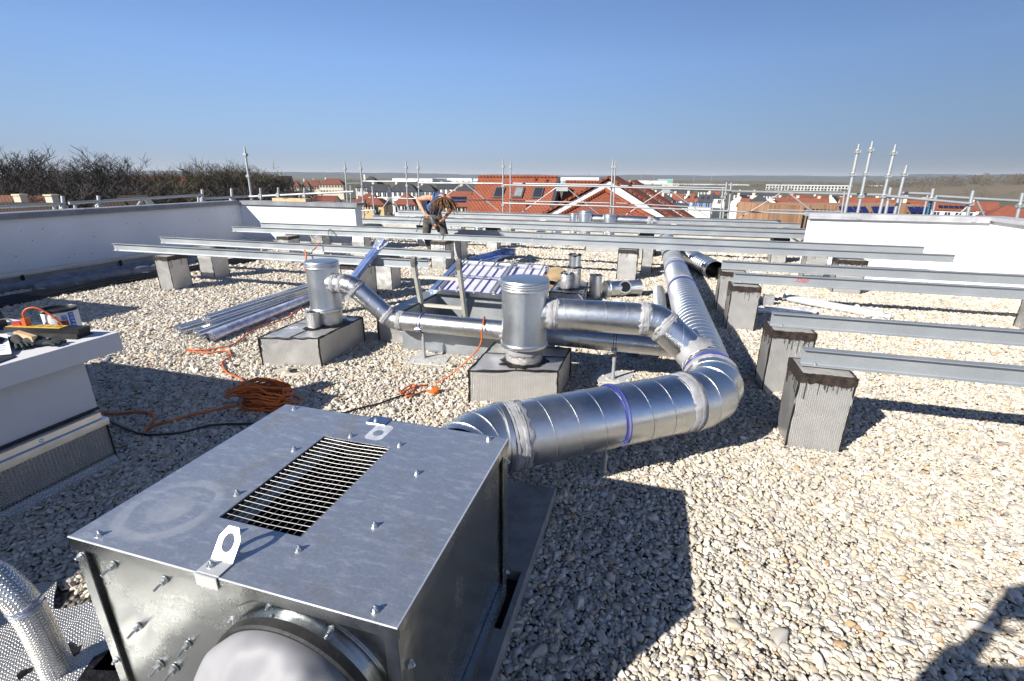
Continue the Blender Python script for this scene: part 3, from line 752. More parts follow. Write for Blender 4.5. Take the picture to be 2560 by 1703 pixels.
# ---------------------------------------------------------------- foil wrapped concrete plinth blocks under the beams
def block_tree(label, wx=.30, wy=.27, h=.52, drip=1.0, bare=False, seed=0):
    rnd = random.Random(seed)
    t = thing('foil_wrapped_block', label, 'block', (0, 0, 0), 0, 'foil wrapped concrete blocks carrying the beams')
    b = MB(); g = .006
    def rg(z, o=0): return [(-wx / 2 - o, -wy / 2 - o, z), (wx / 2 + o, -wy / 2 - o, z), (wx / 2 + o, wy / 2 + o, z), (-wx / 2 - o, wy / 2 + o, z)]
    zs = [-.02, h * .33, h * .66, h - .055]; rings = [rg(z, rnd.uniform(-.004, .007)) for z in zs]
    for a in range(3):
        for j in range(4):
            q = (j + 1) % 4; b.add([rings[a][j], rings[a][q], rings[a + 1][q], rings[a + 1][j]], [(0, 1, 2, 3)])
    b.build('foil_wrap', M['foil'], t, local=True, smooth=False)
    b = MB(); b.box(-wx / 2 + .012, wx / 2 - .012, -wy / 2 + .012, wy / 2 - .012, .0, h); b.build('concrete_core', M['concrete'], t, local=True, smooth=False)
    b = MB(); o = .009
    zt = h - .004; n = 14
    loop = []
    per = rg(0, o)
    top, bot = [], []
    for j in range(4):
        A, B = Vector(per[j]), Vector(per[(j + 1) % 4])
        for k in range(n):
            p = A.lerp(B, k / n); d = .055 + rnd.uniform(0, .016)
            top.append((p.x + rnd.uniform(-.002, .002), p.y + rnd.uniform(-.002, .002), zt + rnd.uniform(-.003, .003))); bot.append((p.x, p.y, h - d))
    nn = len(top); inn = [(x * .86, y * .84, z + .001) for x, y, z in top]
    b.add(top + bot + inn, [(nn + i, nn + (i + 1) % nn, (i + 1) % nn, i) for i in range(nn)] + [(i, (i + 1) % nn, 2 * nn + (i + 1) % nn, 2 * nn + i) for i in range(nn)])
    if drip:
        for j in range(4):
            A, B = Vector(per[j]), Vector(per[(j + 1) % 4])
            for k in range(int(9 * drip)):
                p = A.lerp(B, rnd.uniform(.05, .95)); L = rnd.choice((.02, .03, .045, .07, .10)) * rnd.uniform(.7, 1.3); r = rnd.uniform(.0016, .0034)
                b.tube([(p.x, p.y, h - .06), (p.x, p.y, h - .06 - L * .5), (p.x, p.y, h - .06 - L)], [r, r * .8, r * 1.1], 5)
    b.build('bitumen_cap', M['tar_brown'], t, local=True, ang=60)
    for sx, sy in ((-1, -1), (1, -1), (1, 1), (-1, 1)):
        b = MB(); pts = []; rr = []
        for k in range(11):
            pts.append((sx * (wx / 2 + rnd.uniform(-.001, .003)), sy * (wy / 2 + rnd.uniform(-.001, .003)), (h - .06) * k / 10)); rr.append(rnd.uniform(.004, .0085))
        b.tube(pts, rr, 6); b.build('bitumen_seam', M['tar'], t, local=True, ang=70)
    return t
BL = [  # front-left corner x, y, width, depth, label
    (.945, 3.14, .30, .27, 'nearest foil block on the right with a dripping brown tar cap', 1.2),
    (.955, 4.03, .30, .27, 'foil block with long tar drips just behind the nearest right block', 1.3),
    (.885, 5.77, .29, .27, 'foil block with tar cap beside the main duct, under the beam marked in red', 1.2),
    (.865, 6.63, .29, .27, 'farthest foil block of the right column, next to the open duct end', .8),
    (4.15, 6.60, .32, .27, 'foil block at the right picture edge under the two long beams', .6),
    (-7.04, 5.37, .25, .32, 'bright foil block with dark tar top near the left ends of the two front beams', .4),
    (-7.21, 6.24, .28, .30, 'foil block with a grey lower part, second along the left wall', .2),
    (-3.99, 5.54, .27, .40, 'foil block with a brown top behind the leaning film tray', .3),
    (-4.01, 6.39, .27, .28, 'crinkly foil block under the beam end, left of the ladder', .2),
    (-7.05, 7.89, .26, .30, 'pale foil block behind the capped can, far left', .2),
    (-3.92, 8.18, .29, .36, 'foil block with brown top in front of the worker', .5),
    (-7.02, 8.82, .30, .27, 'tar topped foil block close to the short white wall', .5),
    (-6.05, 8.88, .28, .27, 'foil block with a silver patch before the short white wall', .2),
    (-4.02, 9.20, .27, .36, 'shaded grey block just right of the worker', .2),
    (-.55, 8.28, .31, .20, 'slim foil block with brown cap standing alone left of the main duct', .7),
    (-.18, 9.05, .18, .26, 'pale foil block half hidden behind the slim brown capped block', .2),
    (-3.80, 10.90, .27, .27, 'shiny foil block far behind the ladder', .2),
    (2.66, 8.24, .37, .27, 'tar dripping foil block before the white right wall', 1.3),
    (2.45, 9.05, .30, .27, 'grey block with tar streaks against the white right wall', 1.0),
    (-5.55, 10.85, .28, .27, 'foil block near the free end of the short white wall', .3),
    (-5.02, 11.70, .28, .27, 'far foil block left of the worker, behind the beams', .3),
    (-3.70, 11.75, .28, .27, 'far foil block behind the worker', .3),
    (-.30, 10.90, .28, .27, 'far foil block left of the dull duct end', .3),
    (2.30, 10.90, .28, .27, 'far foil block with open dark side by the right wall corner', .3),
    (-5.9, 13.1, .28, .27, 'most distant foil block, near the far roof kerb on the left', .3),
    (-.4, 13.1, .28, .27, 'most distant foil block, behind the capped cans', .3),
]
for k, (x, y, wx, wy, lab, dr) in enumerate(BL):
    t = block_tree(lab, wx, wy, .52 + .008 * math.sin(k * 2.1), dr, seed=k + 11)
    t.location = (x + wx / 2, y + wy / 2, 0); t.rotation_euler.z = R(1.5 * math.sin(k * 1.7)); 

# ---------------------------------------------------------------- steel beams
def beam(x0, x1, y, label, z=.532, tilt=0.0, h=.108, fl=.062):
    t = thing('steel_beam', label, 'beam', (x0, y, z), 0, 'galvanised I beams laid across the blocks')
    tf, tw = .0055, .0045; hw = fl / 2
    poly = [(-hw, 0), (hw, 0), (hw, tf), (tw / 2 + .004, tf + .001), (tw / 2, tf + .006), (tw / 2, h - tf - .006), (tw / 2 + .004, h - tf - .001), (hw, h - tf), (hw, h), (-hw, h), (-hw, h - tf), (-tw / 2 - .004, h - tf - .001), (-tw / 2, h - tf - .006), (-tw / 2, tf + .006), (-tw / 2 - .004, tf + .001), (-hw, tf)]
    L = x1 - x0
    b = MB(); b.extr([(0, py, pz) for py, pz in poly], (L, 0, tilt)); b.build('section', M['beam'], t, local=True, ang=25)
    for fx in (.08, L - .10):
        b = MB(); b.lathe([(.011, 0), (.011, .006), (.006, .0065), (.006, .016), (0, .017)], (fx, -hw + .012, tf + tilt * fx / L), 6); b.build('bolt', M['tin'], t, local=True, ang=20)
    return t
beam(.965, 5.3, 3.27, 'nearest right hand I beam, resting on the closest dripping block', .53)
beam(.955, 5.3, 4.15, 'second right hand I beam, just behind the nearest one', .53)
r3 = beam(.90, 5.1, 5.90, 'right hand I beam with a red handwritten number on its web', .53)
beam(.87, 5.1, 6.77, 'right hand I beam starting beside the open spiral duct', .53)
beam(-8.0, -2.69, 5.52, 'frontmost I beam on the left, ending near the ladder', .53, .012)
beam(-8.14, -2.76, 6.40, 'I beam on the left ending in front of the worker boots', .528, .008)
beam(-8.56, -2.06, 8.35, 'long I beam the worker is drilling, left half', .515, .018)
beam(-2.05, 4.11, 8.35, 'I beam continuing the drilled one to the right wall', .530)
beam(-8.61, -2.09, 9.20, 'I beam running behind the worker legs, left half', .52, .014)
beam(-2.08, 4.10, 9.20, 'I beam continuing behind the main duct towards the right wall', .534)
beam(-8.6, -1.05, 10.80, 'I beam behind the worker emerging from behind the short wall', .532)
beam(-1.04, 3.6, 10.80, 'I beam passing just in front of the far capped cans', .534)
beam(-7.3, 3.6, 11.75, 'I beam running behind the far capped cans', .532)
beam(-7.33, 3.3, 13.2, 'second farthest I beam, near the far kerb', .532)
beam(-7.8, 3.05, 14.05, 'farthest I beam, right before the far kerb', .532)
MR = Matrix.Translation((1.585, 5.90 - .0035, .588)) @ Matrix.Rotation(R(90), 4, 'X') @ Matrix.Rotation(R(-4), 4, 'Z')
text_part('3260', .062, MR, pm('red_marker', (.55, .03, .04), .6), 'handwritten_number', r3, .0004, .35)

# ---------------------------------------------------------------- duct helpers
def straight(parent, a, b_, rad, pitch=.14, mat='duct', name='straight_section', n=36):
    b = MB(); b.cyl(a, b_, rad, n=n, caps=False)
    b.helix(a, b_, rad, pitch, .0032, .0024)
    return b.build(name, M[mat], parent, ang=50)
def elbow_pts(p0, v, p1, rb, gores=3):
    p0, v, p1 = Vector(p0), Vector(v), Vector(p1)
    d0, d1 = (v - p0).normalized(), (p1 - v).normalized()
    th = d0.angle(d1); t = rb * math.tan(th / 2)
    nrm = (d1 - d0 * d0.dot(d1)).normalized(); c = v - d0 * t + nrm * rb
    arc = []
    for k in range(gores + 1):
        a = th * k / gores; arc.append(c - nrm * rb * math.cos(a) + d0 * rb * math.sin(a))
    # outer tangent polyline so that end gores are in line with the straights
    pts = [arc[0]]
    for k in range(gores):
        m_ = th * (k + .5) / gores; q = rb / math.cos(th / gores / 2)
        pts.append(c - nrm * q * math.cos(m_) + d0 * q * math.sin(m_))
    pts.append(arc[-1])
    return pts, d0, d1
def elbow(parent, p0, v, p1, rb, rad, gores=3, mat='duct', ribs=True):
    pts, d0, d1 = elbow_pts(p0, v, p1, rb, gores)
    b = MB(); b.gored(pts, rad + .002)
    for k in range(1, len(pts) - 1):
        ax = ((pts[k] - pts[k - 1]).normalized() + (pts[k + 1] - pts[k]).normalized())
        b.ring(pts[k], ax, rad + .002, .0045, .0035, 40)
    b.build('elbow', M[mat], parent, ang=24)
    return pts[0], pts[-1], d0, d1
def mastic(parent, c, ax, rad, w, jit=.008, ridges=2):
    b = MB(); b.ring(c, ax, rad, w / 2, .0035, 60, jit)
    ax = Vector(ax).normalized()
    for k in range(ridges):
        b.ring(Vector(c) + ax * random.uniform(-w * .33, w * .33) , ax + Vector((random.uniform(-.06, .06),) * 3), rad + .002, .006, .004, 40, .0015)
    return b.build('mastic_band', M['mastic'], parent, ang=80)
def hclamp(parent, c, ax, rad, lug_dir=None):
    b = MB(); ax = Vector(ax).normalized(); c = Vector(c)
    b.ring(c - ax * .010, ax, rad, .0026, .005, 44); b.ring(c + ax * .010, ax, rad, .0026, .005, 44)
    o = b.build('pipe_clamp', M['clamp'], parent, ang=40)
    b = MB(); b.ring(c, ax, rad, .0085, .0025, 44); b.build('clamp_strip', M['duct_dull'], o)
    if lug_dir:
        l = Vector(lug_dir).normalized()
        b = MB(); b.bar(c + l * rad - ax * .012, c + l * (rad + .028) - ax * .012, .006, .02, ax); b.bar(c + l * rad + ax * .012, c + l * (rad + .028) + ax * .012, .006, .02, ax); b.cyl(c + l * (rad + .018) - ax * .03, c + l * (rad + .018) + ax * .03, .004, n=8)
        b.build('clamp_screw', M['tin'], o)
    return o

# ---------------------------------------------------------------- the main duct
ZD = .378
md = thing('main_duct', 'largest spiral duct, running from the fan unit and bending away to the far roof', 'duct', (.2, 2.75, 0))
RD = .1745
V1 = Vector((-.775, 2.003, ZD)); V2 = Vector((.455, 2.943, ZD + .004)); E2 = Vector((.24, 11.3, ZD + .004))
P0 = Vector((-.775, 1.45, ZD))
b = MB(); n = 48; 
b.lathe([(RD + .012, 0), (RD + .008, .05), (RD + .010, .10), (RD + .004, .17)], P0 + Vector((0, .0, 0)), n, (0, 1, 0)); b.build('fabric_sleeve', M['sleeve'], md, ang=70)
b = MB(); b.ring(P0 + Vector((0, .15, 0)), (0, 1, 0), RD + .004, .014, .006, 48); b.build('gasket', M['rubber'], md)
b = MB(); b.cyl(P0 + Vector((0, .165, 0)), P0 + Vector((0, .34, 0)), RD + .002, n=44, caps=False); b.ring(P0 + Vector((0, .30, 0)), (0, 1, 0), RD + .002, .008, .006, 44); b.ring(P0 + Vector((0, .20, 0)), (0, 1, 0), RD + .002, .006, .005, 44); b.build('spigot', M['duct'], md)
a0, a1, d0, d1 = elbow(md, P0, V1, V2, .36, RD, 3)
s0, s1, e0, e1 = elbow_pts(V1, V2, E2, .42, 3)[0][0], elbow_pts(V1, V2, E2, .42, 3)[0][-1], None, None
straight(md, a1, s0, RD, .146)
mastic(md, a1 + d1 * .03, d1, RD + .002, .10, .012, 4)
b = MB(); b.ring(a1 - d1 * .03, d1, RD + .003, .012, .008, 44); b.ring(s0 + d1 * .0, d1, RD + .003, .010, .007, 44); b.build('coupling_rib', M['duct'], md)
mastic(md, s0 - d1 * .05, d1, RD + .001, .085, .010, 2)
elbow(md, V1, V2, E2, .42, RD, 3)
hclamp(md, V1 + d1 * ((Vector((-.135, 0, 0)).x - V1.x) / d1.x), d1, RD + .004, (.42, -.75, -.35))
d2 = (E2 - V2).normalized()
RM = .160
y_at = lambda y: V2 + d2 * ((y - V2.y) / d2.y)
b = MB(); b.lathe([(RD + .002, 0), (RD + .002, .05), (RM + .004, .11), (RM + .002, .14)], s1, 44, d2); b.build('reducer', M['duct'], md)
mastic(md, s1 + d2 * .035, d2, RD + .002, .06, .008, 2)
hclamp(md, s1 + d2 * .10, d2, RM + .012, (-.9, 0, .3))
straight(md, s1 + d2 * .13, y_at(5.95), RM, .105, 'duct_dull')
hclamp(md, y_at(5.98), d2, RM + .004, (-1, 0, -.2))
mastic(md, y_at(6.08), d2, RM + .001, .10, .015, 1)
straight(md, y_at(6.0), y_at(7.15), RM - .004, .105, 'duct_dull')
hclamp(md, y_at(7.18), d2, RM + .002, (-1, 0, -.2))
M['duct_matt'] = pm('matt_grey_duct_coating', (.36, .38, .40), .5, metal=.35, var=.08, vs=6)
b = MB(); b.cyl(y_at(7.16), y_at(11.1), RM - .008, n=36, caps=False)
for y in (7.55, 8.6, 9.8, 11.08): b.ring(y_at(y), d2, RM - .008, .012, .006, 36)
b.lathe([(RM - .008, 0), (RM - .01, .03), (RM - .05, .045), (0, .05)], y_at(11.1), 36, d2)
b.build('coated_section', M['duct_matt'], md)

# ---------------------------------------------------------------- branch from the middle can
def round_can(parent, c, r, z0, z1, zc, name='can_body', cap=True, mat='tin'):
    b = MB(); x, y = c
    b.lathe([(r - .004, z0 - .02), (r + .004, z0 - .02), (r + .009, z0 - .014), (r + .009, z0 + .004), (r + .002, z0 + .012), (r, z0 + .02), (r, z1)], (x, y, 0), 48)
    b.build(name, M[mat], parent, ang=40)
    if cap:
        b = MB(); h = zc - z1
        pr_ = [(r + .001, z1 - .022), (r + .009, z1 - .022), (r + .010, z1 - .012), (r + .006, z1 - .006)]
        for k in range(3):
            q = z1 + h * (k + .15) / 3.4; pr_ += [(r + .008, q), (r + .011, q + h * .08), (r + .008, q + h * .16)]
        pr_ += [(r + .009, zc - .012), (r + .004, zc - .002), (r - .01, zc), (0, zc - .002)]
        b.lathe(pr_, (x, y, 0), 48); b.build('lid', M['tin'], parent, ang=40)
C2 = (-.90, 3.46)
c2 = thing('capped_can', 'large galvanised round can with ribbed lid on the middle foil plinth', 'vent can', (C2[0], C2[1], 0))
round_can(c2, C2, .175, .425, .872, .928)
b = MB(); b.lathe([(.145, .26), (.147, .36), (.150, .405)], (*C2, 0), 44); b.build('neck', M['foil_pipe'], c2)
b = MB(); b.ring((*C2, .375), (0, 0, 1), .149, .03, .003, 50, .009); b.ring((*C2, .36), (.03, .02, 1), .150, .005, .004, 44, .002); b.build('mastic_band', M['mastic'], c2, ang=80)
b2 = thing('branch_duct', 'short spiral branch duct from the middle can bending down onto the main duct', 'duct', (-.3, 3.5, 0))
A = Vector((C2[0] + .12, 3.485, .665)); V = Vector((.075, 3.56, .66)); Z = Vector((.43, 3.50, .385))
p0, p1, q0, q1 = (lambda e: (e[0][0], e[0][-1], e[1], e[2]))(elbow_pts(A, V, Z, .20, 3))
straight(b2, A, p0, .119, .15)
elbow(b2, A, V, Z, .20, .119, 3)
mastic(b2, A + (V - A).normalized() * .10, V - A, .119, .09, .012, 3)
mastic(b2, p0 - q0 * .02, q0, .120, .075, .012, 2)
mastic(b2, p1 - q1 * .01, q1, .121, .07, .010, 3)
straight(b2, p1, p1 + q1 * .26, .119, .5)
def saddle(parent, c, ax, r, mc, md_, mr, grow=.045):    # mastic fillet where a branch meets a larger duct
    ax = Vector(ax).normalized(); md_ = Vector(md_).normalized(); s = ax.orthogonal().normalized(); t = ax.cross(s); n = 44; R0, R1, R2 = [], [], []
    for j in range(n):
        a = 2 * PI * j / n; o = s * math.cos(a) + t * math.sin(a)
        def hit(rad):
            p = c + o * rad; w_ = p - mc; w_ = w_ - md_ * w_.dot(md_); e = ax - md_ * ax.dot(md_); A = e.dot(e); B = 2 * w_.dot(e); C_ = w_.dot(w_) - (mr + .003) ** 2; D = B * B - 4 * A * C_
            return None if D < 0 else p + ax * ((-B - math.sqrt(D)) / (2 * A))
        h = hit(r + .004); g = grow * random.uniform(.6, 1.5); h2 = hit(r + g) or hit(r + g * .4) or h
        if h is None: h = c + o * (r + .004) + ax * .2; h2 = h
        R0.append(h - ax * random.uniform(.05, .075) - o * .001); R1.append(h - ax * .012 + o * .004); R2.append(h2)
    b = MB(); b.add(R0 + R1 + R2, [(j, (j + 1) % n, n + (j + 1) % n, n + j) for j in range(n)] + [(n + j, n + (j + 1) % n, 2 * n + (j + 1) % n, 2 * n + j) for j in range(n)])
    return b.build('mastic_collar', M['mastic'], parent, ang=80)
saddle(b2, p1, q1, .1195, V2.copy(), d2, RM)

# ---------------------------------------------------------------- branch from the left can
C1 = (-2.985, 3.86)
c1 = thing('capped_can', 'slim galvanised round can with ribbed lid on the left foil plinth', 'vent can', (C1[0], C1[1], 0))
round_can(c1, C1, .146, .435, .85, .892)
b = MB(); b.lathe([(.118, .27), (.119, .36), (.122, .43)], (C1[0] + .02, C1[1], 0), 40); b.build('neck', M['foil_pipe'], c1)
sp = thing('foil_pipe_stub', 'short open foil wrapped pipe stub in front of the slim can', 'pipe', (-3.0, 3.69, .27))
b = MB(); x, y = -3.02, 3.695
b.lathe([(.066, .27), (.064, .35), (.066, .43), (.066, .435), (.052, .434), (.052, .36)], (x, y, 0), 30); b.build('wrap', M['foil_pipe'], sp, ang=60)
b = MB(); b.lathe([(.052, .36), (0, .36)], (x, y, 0), 24); b.build('dark_bore', M['dark'], sp)
b1 = thing('branch_duct', 'long thin spiral branch duct from the slim can, passing behind the middle can', 'duct', (-1.5, 3.9, 0))
A = Vector((C1[0] + .10, 3.83, .69)); V = Vector((-2.655, 3.82, .69)); W = Vector((-2.29, 3.885, .365)); Z = Vector((.40, 3.885, .362))
R1 = .0865
ep, q0, q1 = elbow_pts(A, V, W, .16, 3)
straight(b1, A, ep[0], R1, .12); elbow(b1, A, V, W, .16, R1, 3)
fp_, q2, q3 = elbow_pts(V, W, Z, .16, 3)
straight(b1, ep[-1], fp_[0], R1, .12); elbow(b1, V, W, Z, .16, R1, 3)
straight(b1, fp_[-1], Z, R1, .128)
mastic(b1, A + (V - A).normalized() * .06, V - A, R1, .06, .008, 3); mastic(b1, ep[0] - q0 * .02, q0, R1 + .001, .05, .008, 2)
mastic(b1, ep[-1], q1, R1 + .002, .05, .008, 3); mastic(b1, fp_[0], q2, R1 + .002, .055, .008, 3); mastic(b1, fp_[-1] + q3 * .03, q3, R1 + .001, .06, .010, 3)
hclamp(b1, (-1.985, 3.885, .364), (1, 0, 0), R1 + .003, (0, -1, -.3)); hclamp(b1, (-.228, 3.885, .363), (1, 0, 0), R1 + .003, (0, -1, -.6))

# ---------------------------------------------------------------- stands under the ducts
def stand(label, x, y, ztop, plate=None):
    t = thing('duct_stand', label, 'stand', (x, y, 0), 0, 'threaded stands under the ducts')
    b = MB(); b.cyl((x, y, .02), (x, y, ztop - .05), .014, n=14); b.cyl((x, y, ztop - .07), (x, y, ztop), .008, n=10); b.cyl((x, y, ztop - .10), (x, y, ztop - .06), .017, n=14); b.build('post', M['pole'], t)
    b = MB(); b.lathe([(.03, .016), (.03, .022), (.018, .024), (.018, .05)], (x, y, 0), 16); b.build('foot', M['pole'], t)
    if plate:
        b = MB(); b.prism(plate, .008, .02); b.build('base_plate', pm('pale_board', (.50, .51, .50), .6, var=.1, vs=5, dirt=.4), t, smooth=False)
    return t
stand('bare grey stand under the middle of the big foreground duct', -.155, 2.475, ZD - RD)
stand('stand on a pale square board under the thin duct, left of the middle can', -1.985, 3.885, .28, [(-2.135, 3.72), (-1.73, 3.755), (-1.765, 4.0), (-2.075, 4.03)])
stand('stand on a grey square board under the thin duct, right of the middle can', -.228, 3.90, .278, [(-.41, 3.79), (-.09, 3.83), (-.06, 4.08), (-.345, 4.11)])
def patch(label, pts):
    b = MB(); b.prism(pts, .003, .012); return tag(b.build('sand_patch', M['sand'], smooth=False), label, 'sand patch')
def blob(cx, cy, rx, ry, n=26, rot=0): return [(cx + rx * (1 + random.uniform(-.14, .14)) * math.cos(2 * PI * k / n + rot), cy + ry * (1 + random.uniform(-.14, .14)) * math.sin(2 * PI * k / n + rot)) for k in range(n)]
patch('bare sandy patch around the left thin duct stand', blob(-1.98, 3.90, .36, .27))
patch('bare sandy patch beside the big duct and the right stand board', blob(-.02, 3.93, .42, .22))

# ---------------------------------------------------------------- low foil plinths
def plinth(label, c4, z, seams=True, seed=1):
    rnd = random.Random(seed)
    cx, cy = sum(p[0] for p in c4) / 4, sum(p[1] for p in c4) / 4
    t = thing('foil_plinth', label, 'plinth', (cx, cy, 0), 0, None)
    b = MB(); b.hexa([(x, y, -.02) for x, y in c4] + [(x, y, z) for x, y in c4]); b.build('foil_cladding', M['foil'], t, smooth=False)
    b = MB()
    for i in range(4):
        A, B = Vector((*c4[i], z)), Vector((*c4[(i + 1) % 4], z)); pts = [A.lerp(B, k / 12) + Vector((rnd.uniform(-.004, .004),) * 3) for k in range(13)]
        b.tube(pts, [rnd.uniform(.005, .011) for _ in pts], 6)
        pts = [Vector((*c4[i], z * k / 8)) + Vector((rnd.uniform(-.003, .003), rnd.uniform(-.003, .003), 0)) for k in range(9)]
        b.tube(pts, [rnd.uniform(.006, .011) for _ in pts], 6)
    mid = [Vector((*c4[0], z)).lerp(Vector((*c4[1], z)), .52), Vector((*c4[3], z)).lerp(Vector((*c4[2], z)), .48)]
    b.tube([mid[0].lerp(mid[1], k / 8) + Vector((rnd.uniform(-.006, .006), 0, .001)) for k in range(9)], .006, 6)
    mid = [Vector((*c4[1], z)).lerp(Vector((*c4[2], z)), .55), Vector((*c4[0], z)).lerp(Vector((*c4[3], z)), .6)]
    b.tube([mid[0].lerp(mid[1], k / 8) + Vector((0, rnd.uniform(-.006, .006), .001)) for k in range(9)], .006, 6)
    b.build('bitumen_seam', M['tar'], t, ang=70)
    return t
def tar_collar(parent, c, r, z, w=.03, name='bitumen_collar', grow=.05):
    n = 40; b = MB(); vs = []
    for j in range(n):
        a = 2 * PI * j / n; q = r + w + random.uniform(0, grow) * (1 + .6 * math.sin(2 * a))
        vs.append((c[0] + q * math.cos(a), c[1] + q * math.sin(a), z + .002))
    inn = [(c[0] + (r - .004) * math.cos(2 * PI * j / n), c[1] + (r - .004) * math.sin(2 * PI * j / n), z + .016 + random.uniform(0, .012)) for j in range(n)]
    b.add(vs + inn, [(j, (j + 1) % n, n + (j + 1) % n, n + j) for j in range(n)]); b.build(name, M['tar'], parent, ang=80)
pl1 = plinth('low foil plinth with tar edges carrying the slim left can', [(-3.31, 3.30), (-2.79, 3.44), (-2.80, 4.16), (-3.32, 4.10)], .272, seed=3)
tar_collar(pl1, (C1[0] + .02, C1[1]), .12, .272, .03); tar_collar(pl1, (-3.02, 3.695), .066, .272, .015, grow=.025)
pl2 = plinth('low foil plinth with tar edges carrying the large middle can', [(-1.245, 3.14), (-.60, 3.33), (-.595, 3.86), (-1.26, 3.80)], .268, seed=4)
tar_collar(pl2, C2, .147, .268, .01, grow=.045)
pl3 = plinth('small foil plinth with black tar top under two tarred pipes', [(-1.26, 6.12), (-.80, 6.12), (-.86, 6.90), (-1.28, 6.90)], .215, seed=5)
tar_collar(pl3, (-1.02, 6.42), .11, .215, .03, grow=.12)
tp = thing('tarred_pipe', 'pair of foil wrapped pipes with tar smears, the taller one topped by tin', 'pipe', (-1.02, 6.45, .215))
b = MB(); b.lathe([(.072, .21), (.07, .33), (.072, .425), (.058, .44), (0, .44)], (-1.085, 6.355, 0), 28); b.build('foil_sleeve', M['foil_pipe'], tp, ang=60)
b = MB(); b.lathe([(.088, .21), (.09, .36), (.092, .50)], (-1.0, 6.50, 0), 30); b.build('foil_sleeve', M['foil_pipe'], tp, ang=60)
b = MB(); b.lathe([(.080, .48), (.080, .655), (.070, .655), (.070, .6), (0, .6)], (-1.0, 6.50, 0), 30); b.build('tin_pipe', M['tin'], tp)
b = MB()
for c, z, r in (((-1.0, 6.50), .655, .08), ((-1.0, 6.5), .495, .09), ((-1.085, 6.355), .43, .066)):
    pts = [(c[0] + r * math.cos(2 * PI * j / 18), c[1] + r * math.sin(2 * PI * j / 18), z + random.uniform(-.008, .008)) for j in range(18)]
    b.tube(pts, [random.uniform(.006, .016) for _ in pts], 6, closed=True)
b.build('tar_smear', M['tar'], tp, ang=80)
b = MB(); b.lathe([(.088, 0), (.088, .32), (.094, .325), (.094, .335), (.086, .337), (.080, .33), (.080, .2), (0, .2)], (-.745, 6.86, .0), 32)
tag(b.build('tin_can', M['tin']), 'open galvanised can standing at the right side of the small tarred plinth', 'can')
tl = thing('tee_piece', 'loose galvanised tee piece lying on the pebbles with its dark opening towards us', 'duct fitting', (-.38, 7.05, 0))
A, B = Vector((-.62, 6.92, .125)), Vector((-.15, 7.18, .125)); ax = (B - A).normalized()
b = MB(); L_ = (B - A).length
b.lathe([(0, .004), (.10, .0), (.118, .004), (.122, .02), (.120, .05), (.126, .055), (.126, .065), (.118, .075), (.112, .12), (.110, L_ * .6), (.116, L_ - .03), (.125, L_ - .01), (.125, L_), (.115, L_), (.11, L_ - .05), (.0, L_ - .06)], A, 40, ax); b.build('body', M['tin'], tl)
br = Vector((.16, -.82, .30)).normalized(); c = A.lerp(B, .56)
b = MB(); b.lathe([(.098, .085), (.086, .105), (.083, .125), (.089, .128), (.089, .138), (.074, .138), (.074, .09)], c, 32, br); b.build('branch_collar', M['tin'], tl)
b = MB(); b.lathe([(.074, .127), (0, .127)], c, 28, br); b.build('dark_bore', M['dark'], tl)  # black disc near the mouth paints the shade inside the branch
od = thing('loose_duct', 'loose open ended spiral duct lying on the pebbles right of the main duct', 'duct', (.85, 9.5, 0))
A, B = Vector((1.03, 8.72, .165)), Vector((.50, 11.1, .165))
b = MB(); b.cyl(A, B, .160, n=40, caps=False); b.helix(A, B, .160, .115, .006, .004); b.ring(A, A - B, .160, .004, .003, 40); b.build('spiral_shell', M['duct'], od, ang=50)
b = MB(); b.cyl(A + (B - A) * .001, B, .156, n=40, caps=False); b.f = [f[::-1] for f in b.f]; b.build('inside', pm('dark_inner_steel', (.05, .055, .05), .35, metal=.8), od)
sd = thing('small_duct', 'small spiral duct on the ground hugging the left side of the main duct', 'duct', (.2, 6.2, 0))
A, B = Vector((.135, 7.25, .085)), Vector((.17, 5.0, .085))
b = MB(); b.cyl(A, B, .078, n=30); b.helix(A, B, .078, .085, .005, .0035); b.build('spiral_shell', M['duct_dull'], sd, ang=50)
# ---------------------------------------------------------------- land around the building
GZ = -11.0
def land_mat():
    k = NT('town_ground'); co = k.coord()
    n1 = k.noise(co, .012, 5, .6); n2 = k.noise(co, .004, 3); n3 = k.noise(co, .4, 6, .7)
    v = k.n('ShaderNodeTexVoronoi', i_Scale=.0045); k.l(co, v.inputs['Vector']); s = k.n('ShaderNodeSeparateColor'); k.l(v.outputs['Color'], s.inputs[0])
    c = k.ramp(s.outputs[0], [(0, (.10, .11, .04)), (.3, (.16, .13, .09)), (.55, (.08, .10, .035)), (.8, (.20, .17, .12)), (1, (.11, .10, .07))]).outputs[0]
    c = k.mix(k.ramp(n1.outputs[0], [(.4, (0, 0, 0)), (.6, (.7, .7, .7))]).outputs[0], c, (.13, .12, .09))
    c = k.mix(k.ramp(n3.outputs[0], [(.3, (.35, .35, .35)), (.7, (0, 0, 0))]).outputs[0], c, (.05, .05, .03))
    k.set(Base_Color=c, Roughness=.95, Specular_IOR_Level=.1)
    return k.m
b = MB(); n = 64
b.add([(0, 0, GZ)] + [(9000 * math.cos(2 * PI * j / n), 9000 * math.sin(2 * PI * j / n), GZ) for j in range(n)], [(0, 1 + j, 1 + (j + 1) % n) for j in range(n)])
tag(b.build('ground', land_mat(), uv=False, smooth=False), kind='structure')
grass = pm('field_grass', (.115, .135, .035), .95, var=.25, vs=.05, col2=(.15, .12, .055), bump=.4, bs=3, bd=.1)
road = pm('asphalt', (.075, .075, .078), .9, var=.2, vs=.3)
path = pm('pale_path', (.34, .30, .24), .95, var=.1, vs=.4)
def flat(name, pts, z, mat):
    b = MB(); b.add([(x, y, z) for x, y in pts], [tuple(range(len(pts)))]); return tag(b.build(name, mat, smooth=False, uv=False), kind='structure')
